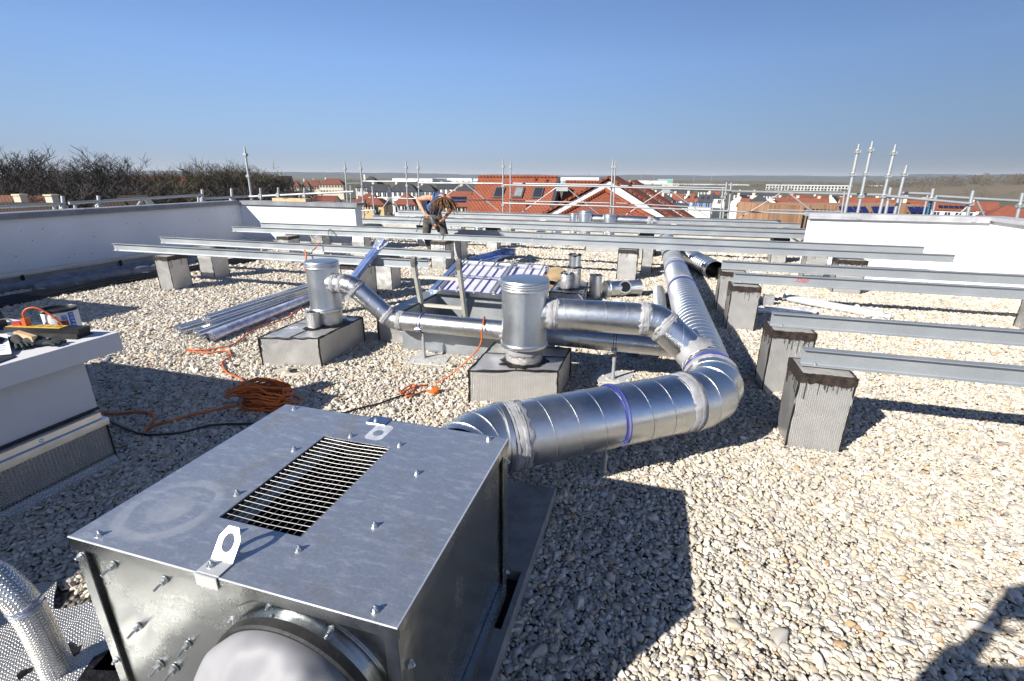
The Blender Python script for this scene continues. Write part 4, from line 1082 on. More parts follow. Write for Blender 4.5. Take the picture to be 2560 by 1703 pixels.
flat('grass_field', [(-2, 118), (70, 105), (98, 178), (60, 216), (10, 206), (-6, 180)], GZ + .02, grass)
flat('street', [(-70, 40), (-62, 40), (-78, 380), (-90, 380)], GZ + .03, road)
flat('path', [(2, 196), (3.6, 197.6), (60, 152), (88, 118), (86, 117), (58, 150)], GZ + .05, path)
flat('lawn', [(-120, 150), (-84, 150), (-100, 290), (-170, 290)], GZ + .025, grass)
# distant wooded ridge and the nearer hill on the right: terrain sheets
def ridge(name, az0, az1, r0, r1, hfun, mat, n=120, m=6):
    b = MB(); vs = []
    for i in range(n + 1):
        a = R(az0 + (az1 - az0) * i / n)
        for j in range(m + 1):
            f = j / m; r = r0 + (r1 - r0) * f
            h = hfun(i / n) * math.sin(min(1, f * 1.15) * PI / 2) ** 1.4
            vs.append((-math.sin(a) * r, math.cos(a) * r, GZ - .5 + h))
    b.add(vs, [(i * (m + 1) + j, i * (m + 1) + j + 1, (i + 1) * (m + 1) + j + 1, (i + 1) * (m + 1) + j) for i in range(n) for j in range(m)])
    b.f = [f[::-1] for f in b.f]
    return tag(b.build(name, mat, ang=180, uv=False), kind='structure')
wood_far = pm('far_woodland', (.040, .042, .035), .95, var=.3, vs=.02)
def nz1(x, s): return math.sin(x * s) * .5 + math.sin(x * s * 2.3 + 1.7) * .3 + math.sin(x * s * 5.1 + .6) * .2
ridge('hills', 66, -50, 4200, 5200, lambda f: 34 + 9 * nz1(f, 9) + 5 * nz1(f, 60) + (14 if f > .75 else 0), wood_far, 200)
field_hill = pm('ploughed_hill', (.155, .115, .075), .95, var=.2, vs=.015, col2=(.12, .105, .06))
ridge('hillside', -17, -46, 430, 780, lambda f: 3 + 12.5 * min(1, f * 1.5) ** 1.2, field_hill, 60)

# bare woodland masses: bushy lumps made of many twig tufts
twig_far = pm('bare_twigs_far', (.105, .085, .062), .95, var=.3, vs=.03)
twig_dk = pm('bare_twigs_dark', (.056, .046, .039), .95, var=.3, vs=.3)
twig_ol = pm('bare_twigs_olive', (.085, .070, .038), .95, var=.25, vs=.3)
bark = pm('bark', (.075, .062, .050), .9, var=.25, vs=1.5)
def wood_mass(name, label, pts, mat, dens=1.0):
    b = MB(); rnd = random.Random(len(pts) * 31)
    vs, fs = [], []
    for (x, y, z, r, h) in pts:
        for k in range(int(150 * dens)):
            a = rnd.uniform(0, 2 * PI); q = rnd.random() ** .5; t = rnd.random()
            env = math.sqrt(max(.02, 1 - (2 * t - .9) ** 2 * .8))
            px, py, pz = x + r * q * env * math.cos(a), y + r * q * env * math.sin(a), z + h * t
            L = h * rnd.uniform(.08, .2); w_ = L * rnd.uniform(.10, .22); th = rnd.uniform(0, PI); tl = rnd.uniform(-.5, .5)
            dx, dy = math.cos(th) * w_, math.sin(th) * w_; i = len(vs)
            vs += [(px - dx, py - dy, pz - L * .5), (px + dx, py + dy, pz - L * .5), (px + dx * .3 + tl * L, py + dy * .3, pz + L * .5), (px - dx * .9 + tl * L, py - dy * .9, pz + L * .45)]
            fs.append((i, i + 1, i + 2, i + 3))
    b.add(vs, fs); o = b.build(name, mat, smooth=False, uv=False); return tag(o, label, 'woodland', kind='stuff')
rw = random.Random(5); pts = []
for k in range(150):
    az = -rw.uniform(18.5, 45); d = rw.uniform(640, 840); f = (-az - 18) / 27
    zb = GZ + 2 + 13 * min(1, f * 1.4) ** 1.2
    pts.append((-math.sin(R(az)) * d, math.cos(R(az)) * d, zb, rw.uniform(6, 12), rw.uniform(6, 11) * (1 if f > .12 else .8)))
wood_mass('woodland', 'bare brown wood along the hill on the right skyline', pts, twig_far, .9)
pts = []
for k in range(150):
    az = rw.uniform(-33, 38); d = rw.uniform(430, 1250)
    pts.append((-math.sin(R(az)) * d, math.cos(R(az)) * d, GZ, rw.uniform(5, 11), rw.uniform(4, 8.5)))
wood_mass('tree_belt', 'scattered bare trees between the far roofs and warehouses', pts, twig_far, .5)

# ---------------------------------------------------------------- bare trees on the left
def bare_tree(seed, olive=False):
    rnd = random.Random(seed)
    t = thing('bare_tree', 'bare winter tree', 'tree', (0, 0, 0), 0, 'bare winter trees beyond the left wall')
    tb, tw = MB(), MB()
    def branch(p, d, L, r, lvl):
        n = 4 if lvl < 2 else 2; pts = [p]; q = p.copy(); dd = d.copy()
        for i in range(n):
            dd = (dd + Vector((rnd.uniform(-.22, .22), rnd.uniform(-.22, .22), rnd.uniform(-.06, .16)))).normalized(); q = q + dd * (L / n); pts.append(q.copy())
        if lvl < 3: tb.tube(pts, [r * (1 - .55 * i / n) for i in range(n + 1)], 6 if lvl < 2 else 4, caps=False)
        else:
            w_ = max(r * .8, .0019); s = dd.cross(Vector((rnd.uniform(-1, 1), rnd.uniform(-1, 1), .3))).normalized() * w_
            tw.add([pts[0] - s, pts[0] + s, pts[-1] + s * .5, pts[-1] - s * .5], [(0, 1, 2, 3)])
        if lvl >= 5: return
        kids = (6, 5, 5, 5, 3)[lvl]
        for k in range(kids):
            f = rnd.uniform(.35, 1.0) if lvl else rnd.uniform(.42, 1.0)
            i = min(n - 1, int(f * n)); base = pts[i].lerp(pts[i + 1], f * n - i)
            side = Vector((rnd.uniform(-1, 1), rnd.uniform(-1, 1), rnd.uniform(-.15, .6))).normalized()
            nd = (dd * rnd.uniform(.45, .9) + side * rnd.uniform(.55, .95)).normalized()
            branch(base, nd, L * rnd.uniform(.52, .78), r * .5, lvl + 1)
    branch(Vector((0, 0, 0)), Vector((0, 0, 1)), .46, .020, 0)
    tb.build('trunk', bark, t, local=True, uv=False, ang=80); tw.build('crown', twig_ol if olive else twig_dk, t, local=True, smooth=False, uv=False)
    zs = [v[2] for v in tw.v]; xs = [v[0] for v in tw.v]
    t['hh'] = float(np.percentile(zs, 99.3)); t['ww'] = float(np.percentile(xs, 95) - np.percentile(xs, 5))
    return t
protos = [bare_tree(3), bare_tree(8), bare_tree(21), bare_tree(34, True), bare_tree(47, True)]
used = set()
def put_tree(u, v, dist, k, label, wide=1.0):
    P = gd(u, v, dist); h = P.z - GZ; pr_ = protos[k]; s = h / pr_['hh']
    if k not in used: used.add(k); t = pr_; t.location = (P.x, P.y, GZ); t.rotation_euler.z = u * .37
    else: t = dup(pr_, (P.x, P.y, GZ), u * .37)
    rt = (.60 if wide < 1.3 else .95) * (.85 + .3 * ((u * 7) % 10) / 10); q = h * rt / pr_['ww']; t.scale = (q, q, s); t['label'] = label
TL = [(41, 378, 104, 0, 'tall bare tree with a round pale crown at the far left edge', 1.15), (4, 404, 96, 1, 'dark bare tree cut by the left picture edge', 1.2), (122, 403, 112, 2, 'bare tree with flat dark crown, second tall one from the left', 1.1),
      (196, 418, 118, 0, 'broad dark bare tree left of the highest crown in the clump', 1.2), (238, 386, 112, 1, 'highest bare tree of the middle clump, standing above its neighbours', 1.1), (290, 422, 116, 2, 'thin crowned bare tree just right of the clump top', 1.0),
      (322, 440, 122, 0, 'lower bare tree right of the middle clump', 1.0), (362, 424, 118, 3, 'olive tinted bare tree before the gap with red roofs', 1.05), (402, 434, 116, 4, 'olive bare tree, right one of the pair near the gap', 1.05),
      (456, 434, 122, 3, 'olive bare tree starting the long right clump', 1.2), (503, 408, 120, 4, 'tallest olive bare tree, holding a dark bird nest', 1.2), (548, 419, 122, 3, 'olive bare tree left of the tall scaffold pole', 1.2), (588, 413, 120, 4, 'olive bare tree behind the tall scaffold pole', 1.15),
      (625, 424, 124, 3, 'olive bare tree just right of the tall scaffold pole', 1.2), (655, 434, 128, 2, 'dark bare tree near the right end of the clump', 1.1), (688, 442, 130, 0, 'last dark bare tree before the cream apartment blocks', 1.05),
      (70, 440, 84, 2, 'low dark bare tree above the brown roofs on the left', 1.5), (150, 446, 88, 1, 'low bare tree above the second brown roof', 1.5), (215, 448, 86, 0, 'low bare tree behind the dark roof ridge', 1.5), (275, 452, 84, 2, 'low bare tree behind the small cream house', 1.5), (335, 455, 86, 1, 'low bare tree right of the small cream house', 1.5),
      (395, 458, 90, 3, 'low olive bare tree above the parapet corner', 1.5), (450, 455, 88, 4, 'low olive bare tree left of the parapet corner posts', 1.5), (510, 452, 92, 3, 'low olive bare tree just beyond the parapet corner', 1.5), (570, 455, 90, 0, 'low dark bare tree under the tall scaffold pole', 1.5), (630, 455, 94, 4, 'low olive bare tree behind the short white wall', 1.5), (690, 462, 100, 2, 'low dark bare tree at the end of the clump', 1.3)]
for k_, a in enumerate(TL):
    if k_ not in (17, 19, 21, 23, 25): put_tree(*a)
pts = []
for k in range(70):
    az = rw.uniform(29, 62); d = rw.uniform(95, 150); pts.append((-math.sin(R(az)) * d, math.cos(R(az)) * d, GZ, rw.uniform(3, 6), rw.uniform(4, 8.5)))
wood_mass('undergrowth', 'dark bare undergrowth between the trunks of the left trees', pts, twig_dk, .6)

# ---------------------------------------------------------------- houses
def tile(name, col, s=3.0, bumpy=.8):
    k = NT(name); co = k.coord(); sep = k.n('ShaderNodeSeparateXYZ'); k.l(co, sep.inputs[0])
    n1 = k.noise(co, .8, 5, .65); n2 = k.noise(co, 9, 2)
    c = k.mix(k.ramp(n1.outputs[0], [(.35, (0, 0, 0)), (.68, (1, 1, 1))]).outputs[0], tuple(q * .72 for q in col), col)
    c = k.mix(k.ramp(n2.outputs[0], [(.35, (.5, .5, .5)), (.6, (0, 0, 0))]).outputs[0], c, tuple(q * .55 for q in col))
    zf = k.math('FRACT', k.math('MULTIPLY', sep.outputs[2], s * 1.6))
    c = k.mix(k.ramp(zf, [(0, (.55, .55, .55)), (.16, (0, 0, 0)), (1, (0, 0, 0))]).outputs[0], c, tuple(q * .4 for q in col))
    k.set(Base_Color=c, Roughness=.8, Specular_IOR_Level=.25)
    k.bump(k.math('ADD', zf, k.math('MULTIPLY', k.math('SINE', k.math('MULTIPLY', k.math('ADD', sep.outputs[0], sep.outputs[1]), 2 * PI * s)), .5)), bumpy, .03)
    return k.m
T = {'red': tile('red_roof_tile', (.26, .085, .052)), 'red2': tile('weathered_red_tile', (.22, .078, .052)), 'slate': tile('slate_roof', (.062, .066, .075)), 'dark': tile('dark_brown_shade_tile', (.040, .025, .020)), 'brown': tile('brown_roof_tile', (.17, .075, .045))}  # 'dark' puts the shade of the left roof slopes into the tile colour
Wm = {'white': pm('white_house_render', (.74, .72, .68), .85, var=.05, vs=.4), 'cream': pm('cream_house_render', (.66, .58, .44), .85, var=.06, vs=.4), 'yellow': pm('yellow_house_render', (.62, .47, .25), .85, var=.06, vs=.4), 'grey': pm('grey_house_render', (.45, .45, .46), .85, var=.06, vs=.4)}
GLS = pm('window_glass', (.03, .035, .045), .12, var=.1); SHUT = pm('blue_shutter', (.10, .22, .50), .6); TRIM = pm('white_window_frame', (.75, .75, .74), .5); SOLAR = pm('solar_panel', (.015, .02, .05), .15, var=.2, vs=2)
def house(label, P, zb, w_, d_, ze, zr, rz, wall, roof, hip=False, win=(2, 1), shutters=False, chim=1, group='houses of the town', cat='house', solar=0, dormer=0):
    t = thing('house', label, cat, (P[0], P[1], zb), rz, group)
    hw, hd = w_ / 2, d_ / 2; e, r = ze - zb, zr - zb; o = .3
    b = MB()
    if hip: b.box(-hw, hw, -hd, hd, 0, e)
    else: b.extr([(-hw, -hd, 0), (-hw, hd, 0), (-hw, hd, e), (-hw, 0, r - .12), (-hw, -hd, e)], (w_, 0, 0))
    b.build('wall', Wm[wall], t, local=True, smooth=False, uv=False)
    b = MB(); k = min(hd, hw * .9) if hip else -o
    se = (r - e) / hd; ee = e - o * se
    ov = .15
    top = [(-hw + k if hip else -hw - ov, 0, r), (hw - k if hip else hw + ov, 0, r)]
    x0, x1 = (-hw - o, hw + o) if hip else (-hw - ov, hw + ov)
    A = [(x0, -hd - o, ee), (x1, -hd - o, ee), (x1, hd + o, ee), (x0, hd + o, ee)]
    dn = (0, 0, -.14)
    vs = A + top + [tuple(Vector(q) + Vector(dn)) for q in A] 
    fs = [(0, 1, 5, 4), (2, 3, 4, 5), (0, 4, 3), (1, 2, 5), (7, 6, 0, 3) if False else (3, 0, 6, 9), (0, 1, 7, 6), (1, 2, 8, 7), (2, 3, 9, 8)]
    if not hip:
        fs = [(0, 1, 5, 4), (2, 3, 4, 5), (0, 1, 7, 6), (2, 3, 9, 8), (6, 7, 5, 4), (8, 9, 4, 5), (0, 4, 6), (3, 9, 4), (1, 7, 5), (2, 5, 8)]
    b.add(vs, fs); rf = b.build('roof', T[roof], t, local=True, smooth=False, uv=False)
    for c in range(chim):
        cx = (-.3 + .55 * c) * w_; b = MB(); b.box(cx - .35, cx + .35, .3, .9, e + (r - e) * .4, r + .55); b.box(cx - .42, cx + .42, .23, .97, r + .551, r + .68); b.build('chimney', Wm['cream'], rf, local=True, smooth=False, uv=False)
    def window(face, x, z, ww=.95, hh=1.25):
        yy = -hd if face == 0 else None
        b = MB()
        if face == 0: b.box(x - ww / 2, x + ww / 2, -hd - .05, -hd + .05, z - hh / 2, z + hh / 2)
        else: b.box(hw * face - .05, hw * face + .05, x - ww / 2, x + ww / 2, z - hh / 2, z + hh / 2)
        f = b.build('window', GLS, t, local=True, smooth=False, uv=False)
        b = MB()
        if face == 0:
            b.box(x - ww / 2 - .08, x + ww / 2 + .08, -hd - .06, -hd + .04, z - hh / 2 - .10, z - hh / 2 - .001); b.box(x - .035, x + .035, -hd - .062, -hd - .051, z - hh / 2, z + hh / 2)
        else: b.box(hw * face - .06, hw * face + .06, x - ww / 2 - .08, x + ww / 2 + .08, z - hh / 2 - .10, z - hh / 2 - .001)
        b.build('frame', TRIM, f, local=True, smooth=False, uv=False)
        if shutters and face == 0:
            for s in (-1, 1):
                b = MB(); b.box(x + s * (ww / 2 + .29) - .24, x + s * (ww / 2 + .29) + .24, -hd - .07, -hd - .005, z - hh / 2, z + hh / 2); b.build('shutter', SHUT, t, local=True, smooth=False, uv=False)
    nf = max(1, int((e - 0.4) / 2.8))
    for fl in range(nf):
        z = e - 1.25 - 2.75 * fl
        if z < .8 or fl >= win[1]: break
        for q in range(win[0]): window(0, -hw + w_ * (q + .5) / win[0], z)
        window(-1, 0, z); window(1, 0, z)
    if not hip and r - e > 2.2: window(-1, 0, e + .5, .7, .9); window(1, 0, e + .5, .7, .9)
    sl = math.atan2(r - e, hd)
    for q in range(dormer):
        x = -w_ * .2 + w_ * .4 * q; f = .45; y = -hd * (1 - f); z = e + (r - e) * f
        b = MB(); b.obox((x, y, z + .06), (.8, 1.1, .1), Matrix.Rotation(sl, 3, 'X')); b.build('skylight', GLS, rf, local=True, smooth=False, uv=False)
    for q in range(solar):
        for j in range(2):
            x = w_ * (-.30 + .12 * q); f = .16 + .24 * j; y = -hd * (1 - f); z = e + (r - e) * f; sl_ = math.hypot(r - e, hd)
            b = MB(); b.obox((x, y, z + .09), (w_ * .105, sl_ * .21, .05), Matrix.Rotation(sl, 3, 'X')); b.build('solar_panel', SOLAR, rf, local=True, smooth=False, uv=False)
    return t
def town(label, u, dist, wpx, v_ridge, v_eave, rz, wall, roof, hip=False, asp=.8, **kw):
    E, Rg = gd(u, v_eave, dist), gd(u, v_ridge, dist); pxm = 1208.77 / ((E - EYE) @ FWD)
    w_ = wpx / pxm
    return house(label, (E.x, E.y), GZ - .2, w_, w_ * asp, E.z, Rg.z, R(rz), wall, roof, hip, **kw)
# cream apartment blocks with red roofs, far left of the worker
APT = 'cream apartment blocks'
town('small cream apartment block with steep red roof, leftmost of its row', 741, 310, 17, 450, 463, 20, 'cream', 'red2', True, 1.0, win=(3, 3), chim=0, group=APT, cat='apartment block')
town('small cream apartment block with red roof, second of its row', 766, 312, 18, 450, 463, 20, 'cream', 'red2', True, 1.0, win=(3, 3), chim=1, group=APT, cat='apartment block')
town('cream apartment block with red gable, third of its row', 790, 312, 18, 450, 464, 24, 'cream', 'red2', False, 1.0, win=(3, 3), chim=1, group=APT, cat='apartment block')
town('widest cream apartment block with a long red roof and balconies', 832, 300, 58, 447, 460, 18, 'cream', 'red2', True, .5, win=(8, 4), chim=1, group=APT, cat='apartment block')
# slate and red houses behind the worker
town('grey slate house with the highest pointed roof, left of the worker', 930, 200, 62, 441, 466, 8, 'grey', 'slate', True, .9, win=(4, 2))
town('white house with slate roof under the highest slate roof', 948, 165, 50, 461, 476, 14, 'white', 'slate', False, .8, win=(4, 2))
town('wide white terrace with dark slate roof behind the two thin poles', 1012, 178, 72, 457, 476, 10, 'white', 'slate', True, .6, win=(6, 2))
town('slate roofed house between pole and worker shoulder', 1068, 185, 46, 459, 475, 6, 'grey', 'slate', True, .7, win=(4, 1))
town('dark slate roofed house right above the worker back', 1118, 205, 48, 458, 470, 12, 'white', 'slate', False, .7, win=(4, 1))
town('pale house with hipped slate roof left of the big red roof', 1165, 150, 40, 461, 474, 8, 'white', 'slate', True, .8, win=(3, 2))
town('yellow house with red hipped roof and satellite dishes, left of the worker', 926, 96, 82, 484, 507, 16, 'yellow', 'red', True, .8, win=(2, 1), chim=0)
town('cream house with red hipped roof just left of the worker elbow', 1018, 104, 52, 482, 506, 10, 'white', 'red', True, .9, win=(3, 1), chim=0)
town('low house with red roof behind the timber on the short wall', 815, 98, 58, 489, 502, 12, 'cream', 'red2', False, .7, win=(3, 1), chim=1)
town('small slate gabled house beside the low red roof', 790, 108, 24, 484, 500, 70, 'grey', 'slate', False, 1.0, win=(1, 1), chim=0)
town('yellow house with solar panels on its red roof, right of the worker', 1150, 84, 60, 478, 508, 4, 'yellow', 'red', False, .7, win=(3, 1), chim=0, solar=6)
# right hand quarter beyond the field
town('white house with red hipped roof, first one right of the white gables', 1650, 205, 44, 480, 496, -14, 'white', 'red', True, .8, win=(3, 1))
town('house with slate roof and blue shutters, left of the parked van', 1666, 176, 34, 487, 499, -10, 'white', 'slate', True, .9, shutters=True, win=(2, 1))
town('narrow house with red roof and blue shutters', 1694, 178, 26, 484, 497, -10, 'white', 'red', False, .9, shutters=True, win=(1, 1))
town('low slate roofed garage in front of the blue shuttered houses', 1690, 160, 56, 507, 515, -8, 'white', 'slate', False, .4, win=(0, 0), chim=0)
town('white house with steep red hipped roof and two skylights', 1731, 172, 40, 483, 501, -12, 'white', 'red', True, .9, shutters=True, win=(2, 1), dormer=2)
town('white house with slate roof and blue shutters, joined to the red hipped one', 1764, 170, 32, 486, 502, -12, 'white', 'slate', False, .9, shutters=True, win=(2, 1), dormer=2, chim=0)
town('slate hipped house standing behind the blue shuttered pair', 1782, 200, 32, 481, 496, -6, 'white', 'slate', True, .9, win=(2, 1))
town('plain white house partly hidden by the thin scaffold posts', 1800, 178, 26, 488, 494, -10, 'white', 'slate', False, 1.1, win=(1, 1), chim=0)
town('small red roof peeping above the slate hipped house', 1787, 240, 20, 479, 488, -6, 'white', 'red', False, .8, win=(2, 1), chim=0)
town('white gabled house with slate roof right of the scaffold posts', 1855, 178, 46, 488, 503, 62, 'white', 'slate', False, .8, win=(2, 1))
town('white house with bright red roof in front of the slate gable', 1873, 168, 40, 496, 509, -14, 'white', 'red', False, .8, win=(2, 1), chim=0)
town('pale yellow house with slate roof, left of the timber building', 1897, 164, 48, 489, 505, -10, 'cream', 'slate', True, .8, win=(3, 1))
town('white gabled house with red roof directly above the timber building corner', 1962, 190, 44, 494, 508, -8, 'white', 'red', False, .9, win=(2, 1))
town('small white gable with red roof left of the timber building', 1934, 182, 28, 500, 510, 66, 'white', 'red', False, 1.0, win=(1, 1))
town('long red roofed house behind the timber building', 2020, 172, 84, 496, 512, -8, 'white', 'red', False, .5, win=(5, 1), chim=2)
town('slate roofed house with white gable behind the two long poles', 2082, 182, 32, 491, 508, 60, 'white', 'slate', False, 1.0, win=(2, 1))
town('white gable with red roof between the leaning poles', 2106, 190, 28, 497, 511, 64, 'white', 'red', False, 1.0, win=(1, 1))
town('longest red roof, behind the third leaning pole', 2158, 165, 104, 494, 513, -8, 'white', 'red', False, .4, win=(7, 1), chim=3)
town('second long red roof right of the fourth leaning pole', 2270, 172, 112, 500, 515, -10, 'white', 'red', False, .4, win=(7, 1), chim=2)
town('white house with two sets of solar panels on its red roof', 2378, 140, 84, 508, 522, -12, 'white', 'red', False, .6, win=(4, 2), chim=0, solar=6)
town('white house with red roof behind the thick scaffold post', 2450, 150, 60, 505, 522, -14, 'white', 'red', False, .8, win=(3, 1), chim=1)
town('big white house with broad red hipped roof at the right edge', 2520, 128, 96, 514, 540, -14, 'white', 'red', True, .8, win=(3, 1), chim=0)
town('small red roof far behind the long white office building', 1995, 240, 46, 487, 494, -8, 'white', 'red2', False, .6, win=(3, 1))
town('red roof far behind, left of the leaning poles', 2050, 250, 40, 488, 495, -6, 'white', 'red2', True, .7, win=(3, 1))
town('far white house with red roof between posts on the right', 2330, 250, 40, 500, 508, -8, 'white', 'red2', False, .7, win=(3, 1))
for k, (u, d, wp, vr, ve, rf, lab) in enumerate([(1620, 300, 40, 474, 482, 'slate', 'far slate roofed row just right of the white gables'), (1700, 290, 56, 474, 482, 'slate', 'far dark slate row above the blue shuttered houses'), (1770, 320, 44, 472, 479, 'slate', 'far slate row behind the red hipped roof'), (1868, 300, 60, 478, 486, 'slate', 'far slate row right of the scaffold posts'), (1925, 310, 40, 481, 488, 'slate', 'far slate row left of the timber building'), (1210, 330, 30, 456, 462, 'slate', 'tiny slate house behind the ridge of the big red roof')]):
    town(lab, u, d, wp, vr, ve, -8, 'white', rf, False, .4, win=(6, 1), chim=2, group='far slate roofed rows')
# houses just beyond the left wall
town('dark roofed house with two cream chimneys, lowest at the left edge', 92, 62, 160, 506, 548, 10, 'cream', 'dark', False, .6, win=(2, 1), chim=2, group='houses beyond the left wall')
town('brown roofed bungalow at the left edge below the tall tree', 12, 78, 60, 488, 512, 20, 'cream', 'brown', False, .8, win=(2, 1), chim=0, group='houses beyond the left wall')
town('house with reddish brown roof and pale gable below the bare trees', 92, 84, 98, 489, 508, 14, 'white', 'brown', False, .6, win=(3, 1), chim=0, group='houses beyond the left wall')
town('small house with cream gable and dark roof behind the left scaffold', 340, 70, 62, 488, 512, 22, 'white', 'dark', False, .9, win=(3, 1), chim=0, group='houses beyond the left wall')
town('low annex with dark roof left of the cream gabled house', 282, 64, 62, 503, 528, 24, 'cream', 'dark', False, .8, win=(2, 1), chim=0, group='houses beyond the left wall')
town('long red roof glimpsed between the bare trees', 400, 175, 160, 440, 455, 14, 'cream', 'red2', False, .2, win=(8, 1), chim=3, group='houses beyond the left wall')
town('steep brown roof at the right end of the tree clump', 712, 150, 34, 440, 458, 30, 'cream', 'dark', False, .9, win=(2, 1), chim=1, group='houses beyond the left wall')

# warehouses and the long office far away
def shed(label, u, dist, wpx, v_top, mat, dep=60, rz=0, bands=0):
    P = gd(u, v_top, dist); pxm = 1208.77 / ((P - EYE) @ FWD); w_ = wpx / pxm; h = P.z - GZ
    t = thing('warehouse', label, 'warehouse', (P.x, P.y, GZ), R(rz), 'far warehouses and offices')
    b = MB(); b.box(-w_ / 2, w_ / 2, 0, dep, 0, h - .6); b.build('wall', mat, t, local=True, smooth=False, uv=False)
    b = MB(); b.box(-w_ / 2 - .3, w_ / 2 + .3, -.3, dep + .3, h - .595, h); b.build('roof', pm_shed_roof, t, local=True, smooth=False, uv=False)
    n = max(2, int(w_ / 14))
    for q in range(min(n, 12)):
        b = MB(); x = -w_ / 2 + w_ * (q + .5) / min(n, 12); b.box(x - 2, x + 2, -.08, .1, .1, h * .45); b.build('loading_door', shed_door, t, local=True, smooth=False, uv=False)
    for f in range(bands):
        z = h * (f + .6) / (bands + .3); k = 26
        for q in range(k):
            x = -w_ / 2 + w_ * (q + .5) / k; b = MB(); b.box(x - w_ / k * .3, x + w_ / k * .3, -.1, .1, z - 1.0, z + .8); b.build('window', GLS, t, local=True, smooth=False, uv=False)
    return t
pm_shed_roof = pm('pale_sheet_roof', (.62, .63, .65), .6, var=.05, vs=.02); shed_door = pm('grey_door', (.30, .31, .33), .6)
shw = pm('white_cladding', (.74, .75, .77), .6, var=.05, vs=.02); shg = pm('grey_cladding', (.40, .42, .44), .6, var=.05, vs=.02); shgr = pm('green_cladding', (.10, .38, .30), .6); shb = pm('blue_grey_cladding', (.22, .27, .33), .6)
shed('long white warehouse behind the thin poles left of the worker', 1030, 1150, 110, 446.5, shw, 80)
shed('white warehouse left of the big red roof ridge', 1135, 1200, 96, 446, shw, 80)
shed('short white hall touching the left end of the red ridge', 1192, 900, 18, 447, shw, 40)
shed('pale warehouse between the red ridge and the white gable', 1445, 1050, 104, 443.5, shw, 90)
shed('blue grey hall below the pale warehouse', 1440, 800, 70, 451, shb, 40)
shed('long white warehouse right of the white gable', 1620, 1000, 92, 452, shw, 80)
shed('green cladded hall behind the long white warehouse', 1664, 1120, 36, 448.5, shgr, 60)
shed('low beige warehouse right of the green hall', 1676, 800, 40, 459, pm('beige_cladding', (.52, .46, .34), .7), 40)
shed('long grey industrial hall under the far hills', 1770, 950, 190, 461, shg, 60)
shed('dark grey hall in the far middle', 1210, 850, 60, 452, shb, 40)
shed('long pale office building with rows of dark windows', 2020, 620, 186, 463, pm('office_cladding', (.50, .50, .48), .7), 18, -9, bands=2)
shed('tiny white hall on the far right rise', 2196, 900, 20, 463.5, shw, 20)

# ---------------------------------------------------------------- big red roofs next door
Y1 = 41.0
rl, rr2 = gy(1197, 442.5, Y1), gy(1393, 443.5, Y1)
nb = thing('neighbour_building', 'big building with plain red tiled roof and three skylights behind the worker', 'building', (rl.x, Y1, GZ))
zr_ = rl.z; run, drop = 8.0, 6.6
xl, xr = rl.x, rr2.x
tr = tile('bright_red_tile', (.29, .088, .048), 3.4, .9)
b = MB(); b.extr([(xl, Y1 - run, zr_ - drop), (xl, Y1, zr_), (xl, Y1 + run, zr_ - drop), (xl, Y1 + run, zr_ - drop - .25), (xl, Y1, zr_ - .25), (xl, Y1 - run, zr_ - drop - .25)], (xr - xl, 0, 0)); rf = b.build('roof', tr, nb, smooth=False, uv=False)
b = MB(); b.extr([(xl + .25, Y1 - run + .4, GZ), (xl + .25, Y1 + run - .4, GZ), (xl + .25, Y1 + run - .4, zr_ - drop), (xl + .25, Y1, zr_ - .3), (xl + .25, Y1 - run + .4, zr_ - drop)], (xr - xl - .5, 0, 0)); b.build('wall', Wm['white'], nb, smooth=False, uv=False)
b = MB(); k = 0; x = xl
while x < xr: b.cyl((x, Y1, zr_ + .04), (min(x + .42, xr), Y1, zr_ + .05), .13, .11, n=10); x += .40
b.build('ridge_tiles', tr, rf, uv=False)
slope = math.atan2(drop, run)
for u, v in ((1248, 483), (1297, 483), (1345, 484)):
    d = ray(u, v)   # meet the roof plane z = zr - (Y1 - y) * drop / run
    a = (zr_ - CAM_H - Y1 * drop / run) / (d.z - d.y * drop / run); p = EYE + d * a
    b = MB(); b.obox(p + Vector((0, -.05, .05)), (.80, 1.25, .10), Matrix.Rotation(slope, 3, 'X')); f = b.build('skylight', pm('skylight_frame', (.10, .10, .11), .4), rf, smooth=False, uv=False)
    b = MB(); b.obox(p + Vector((0, -.10, .112)), (.62, 1.0, .012), Matrix.Rotation(slope, 3, 'X')); b.build('pane', GLS if u != 1297 else pm('grey_blind', (.22, .22, .23), .5), f, smooth=False, uv=False)
for u, v in ((1338, 452), (1366, 455), (1316, 516)):
    d = ray(u, v); a = (zr_ - CAM_H - Y1 * drop / run) / (d.z - d.y * drop / run); p = EYE + d * a
    b = MB(); b.lathe([(.12, -.1), (.10, .12), (.13, .14), (.13, .2), (0, .22)], p, 10); b.build('roof_vent', tr, rf, uv=False)
b = MB(); b.extr([(xr + .005, Y1 - run, zr_ - drop), (xr + .005, Y1, zr_ + .02), (xr + .005, Y1, zr_ - 1.0), (xr + .005, Y1 - run, zr_ - drop - 1.1)], (.28, 0, 0)); b.build('verge', pm('dark_verge', (.05, .05, .055), .5), nb, smooth=False, uv=False)
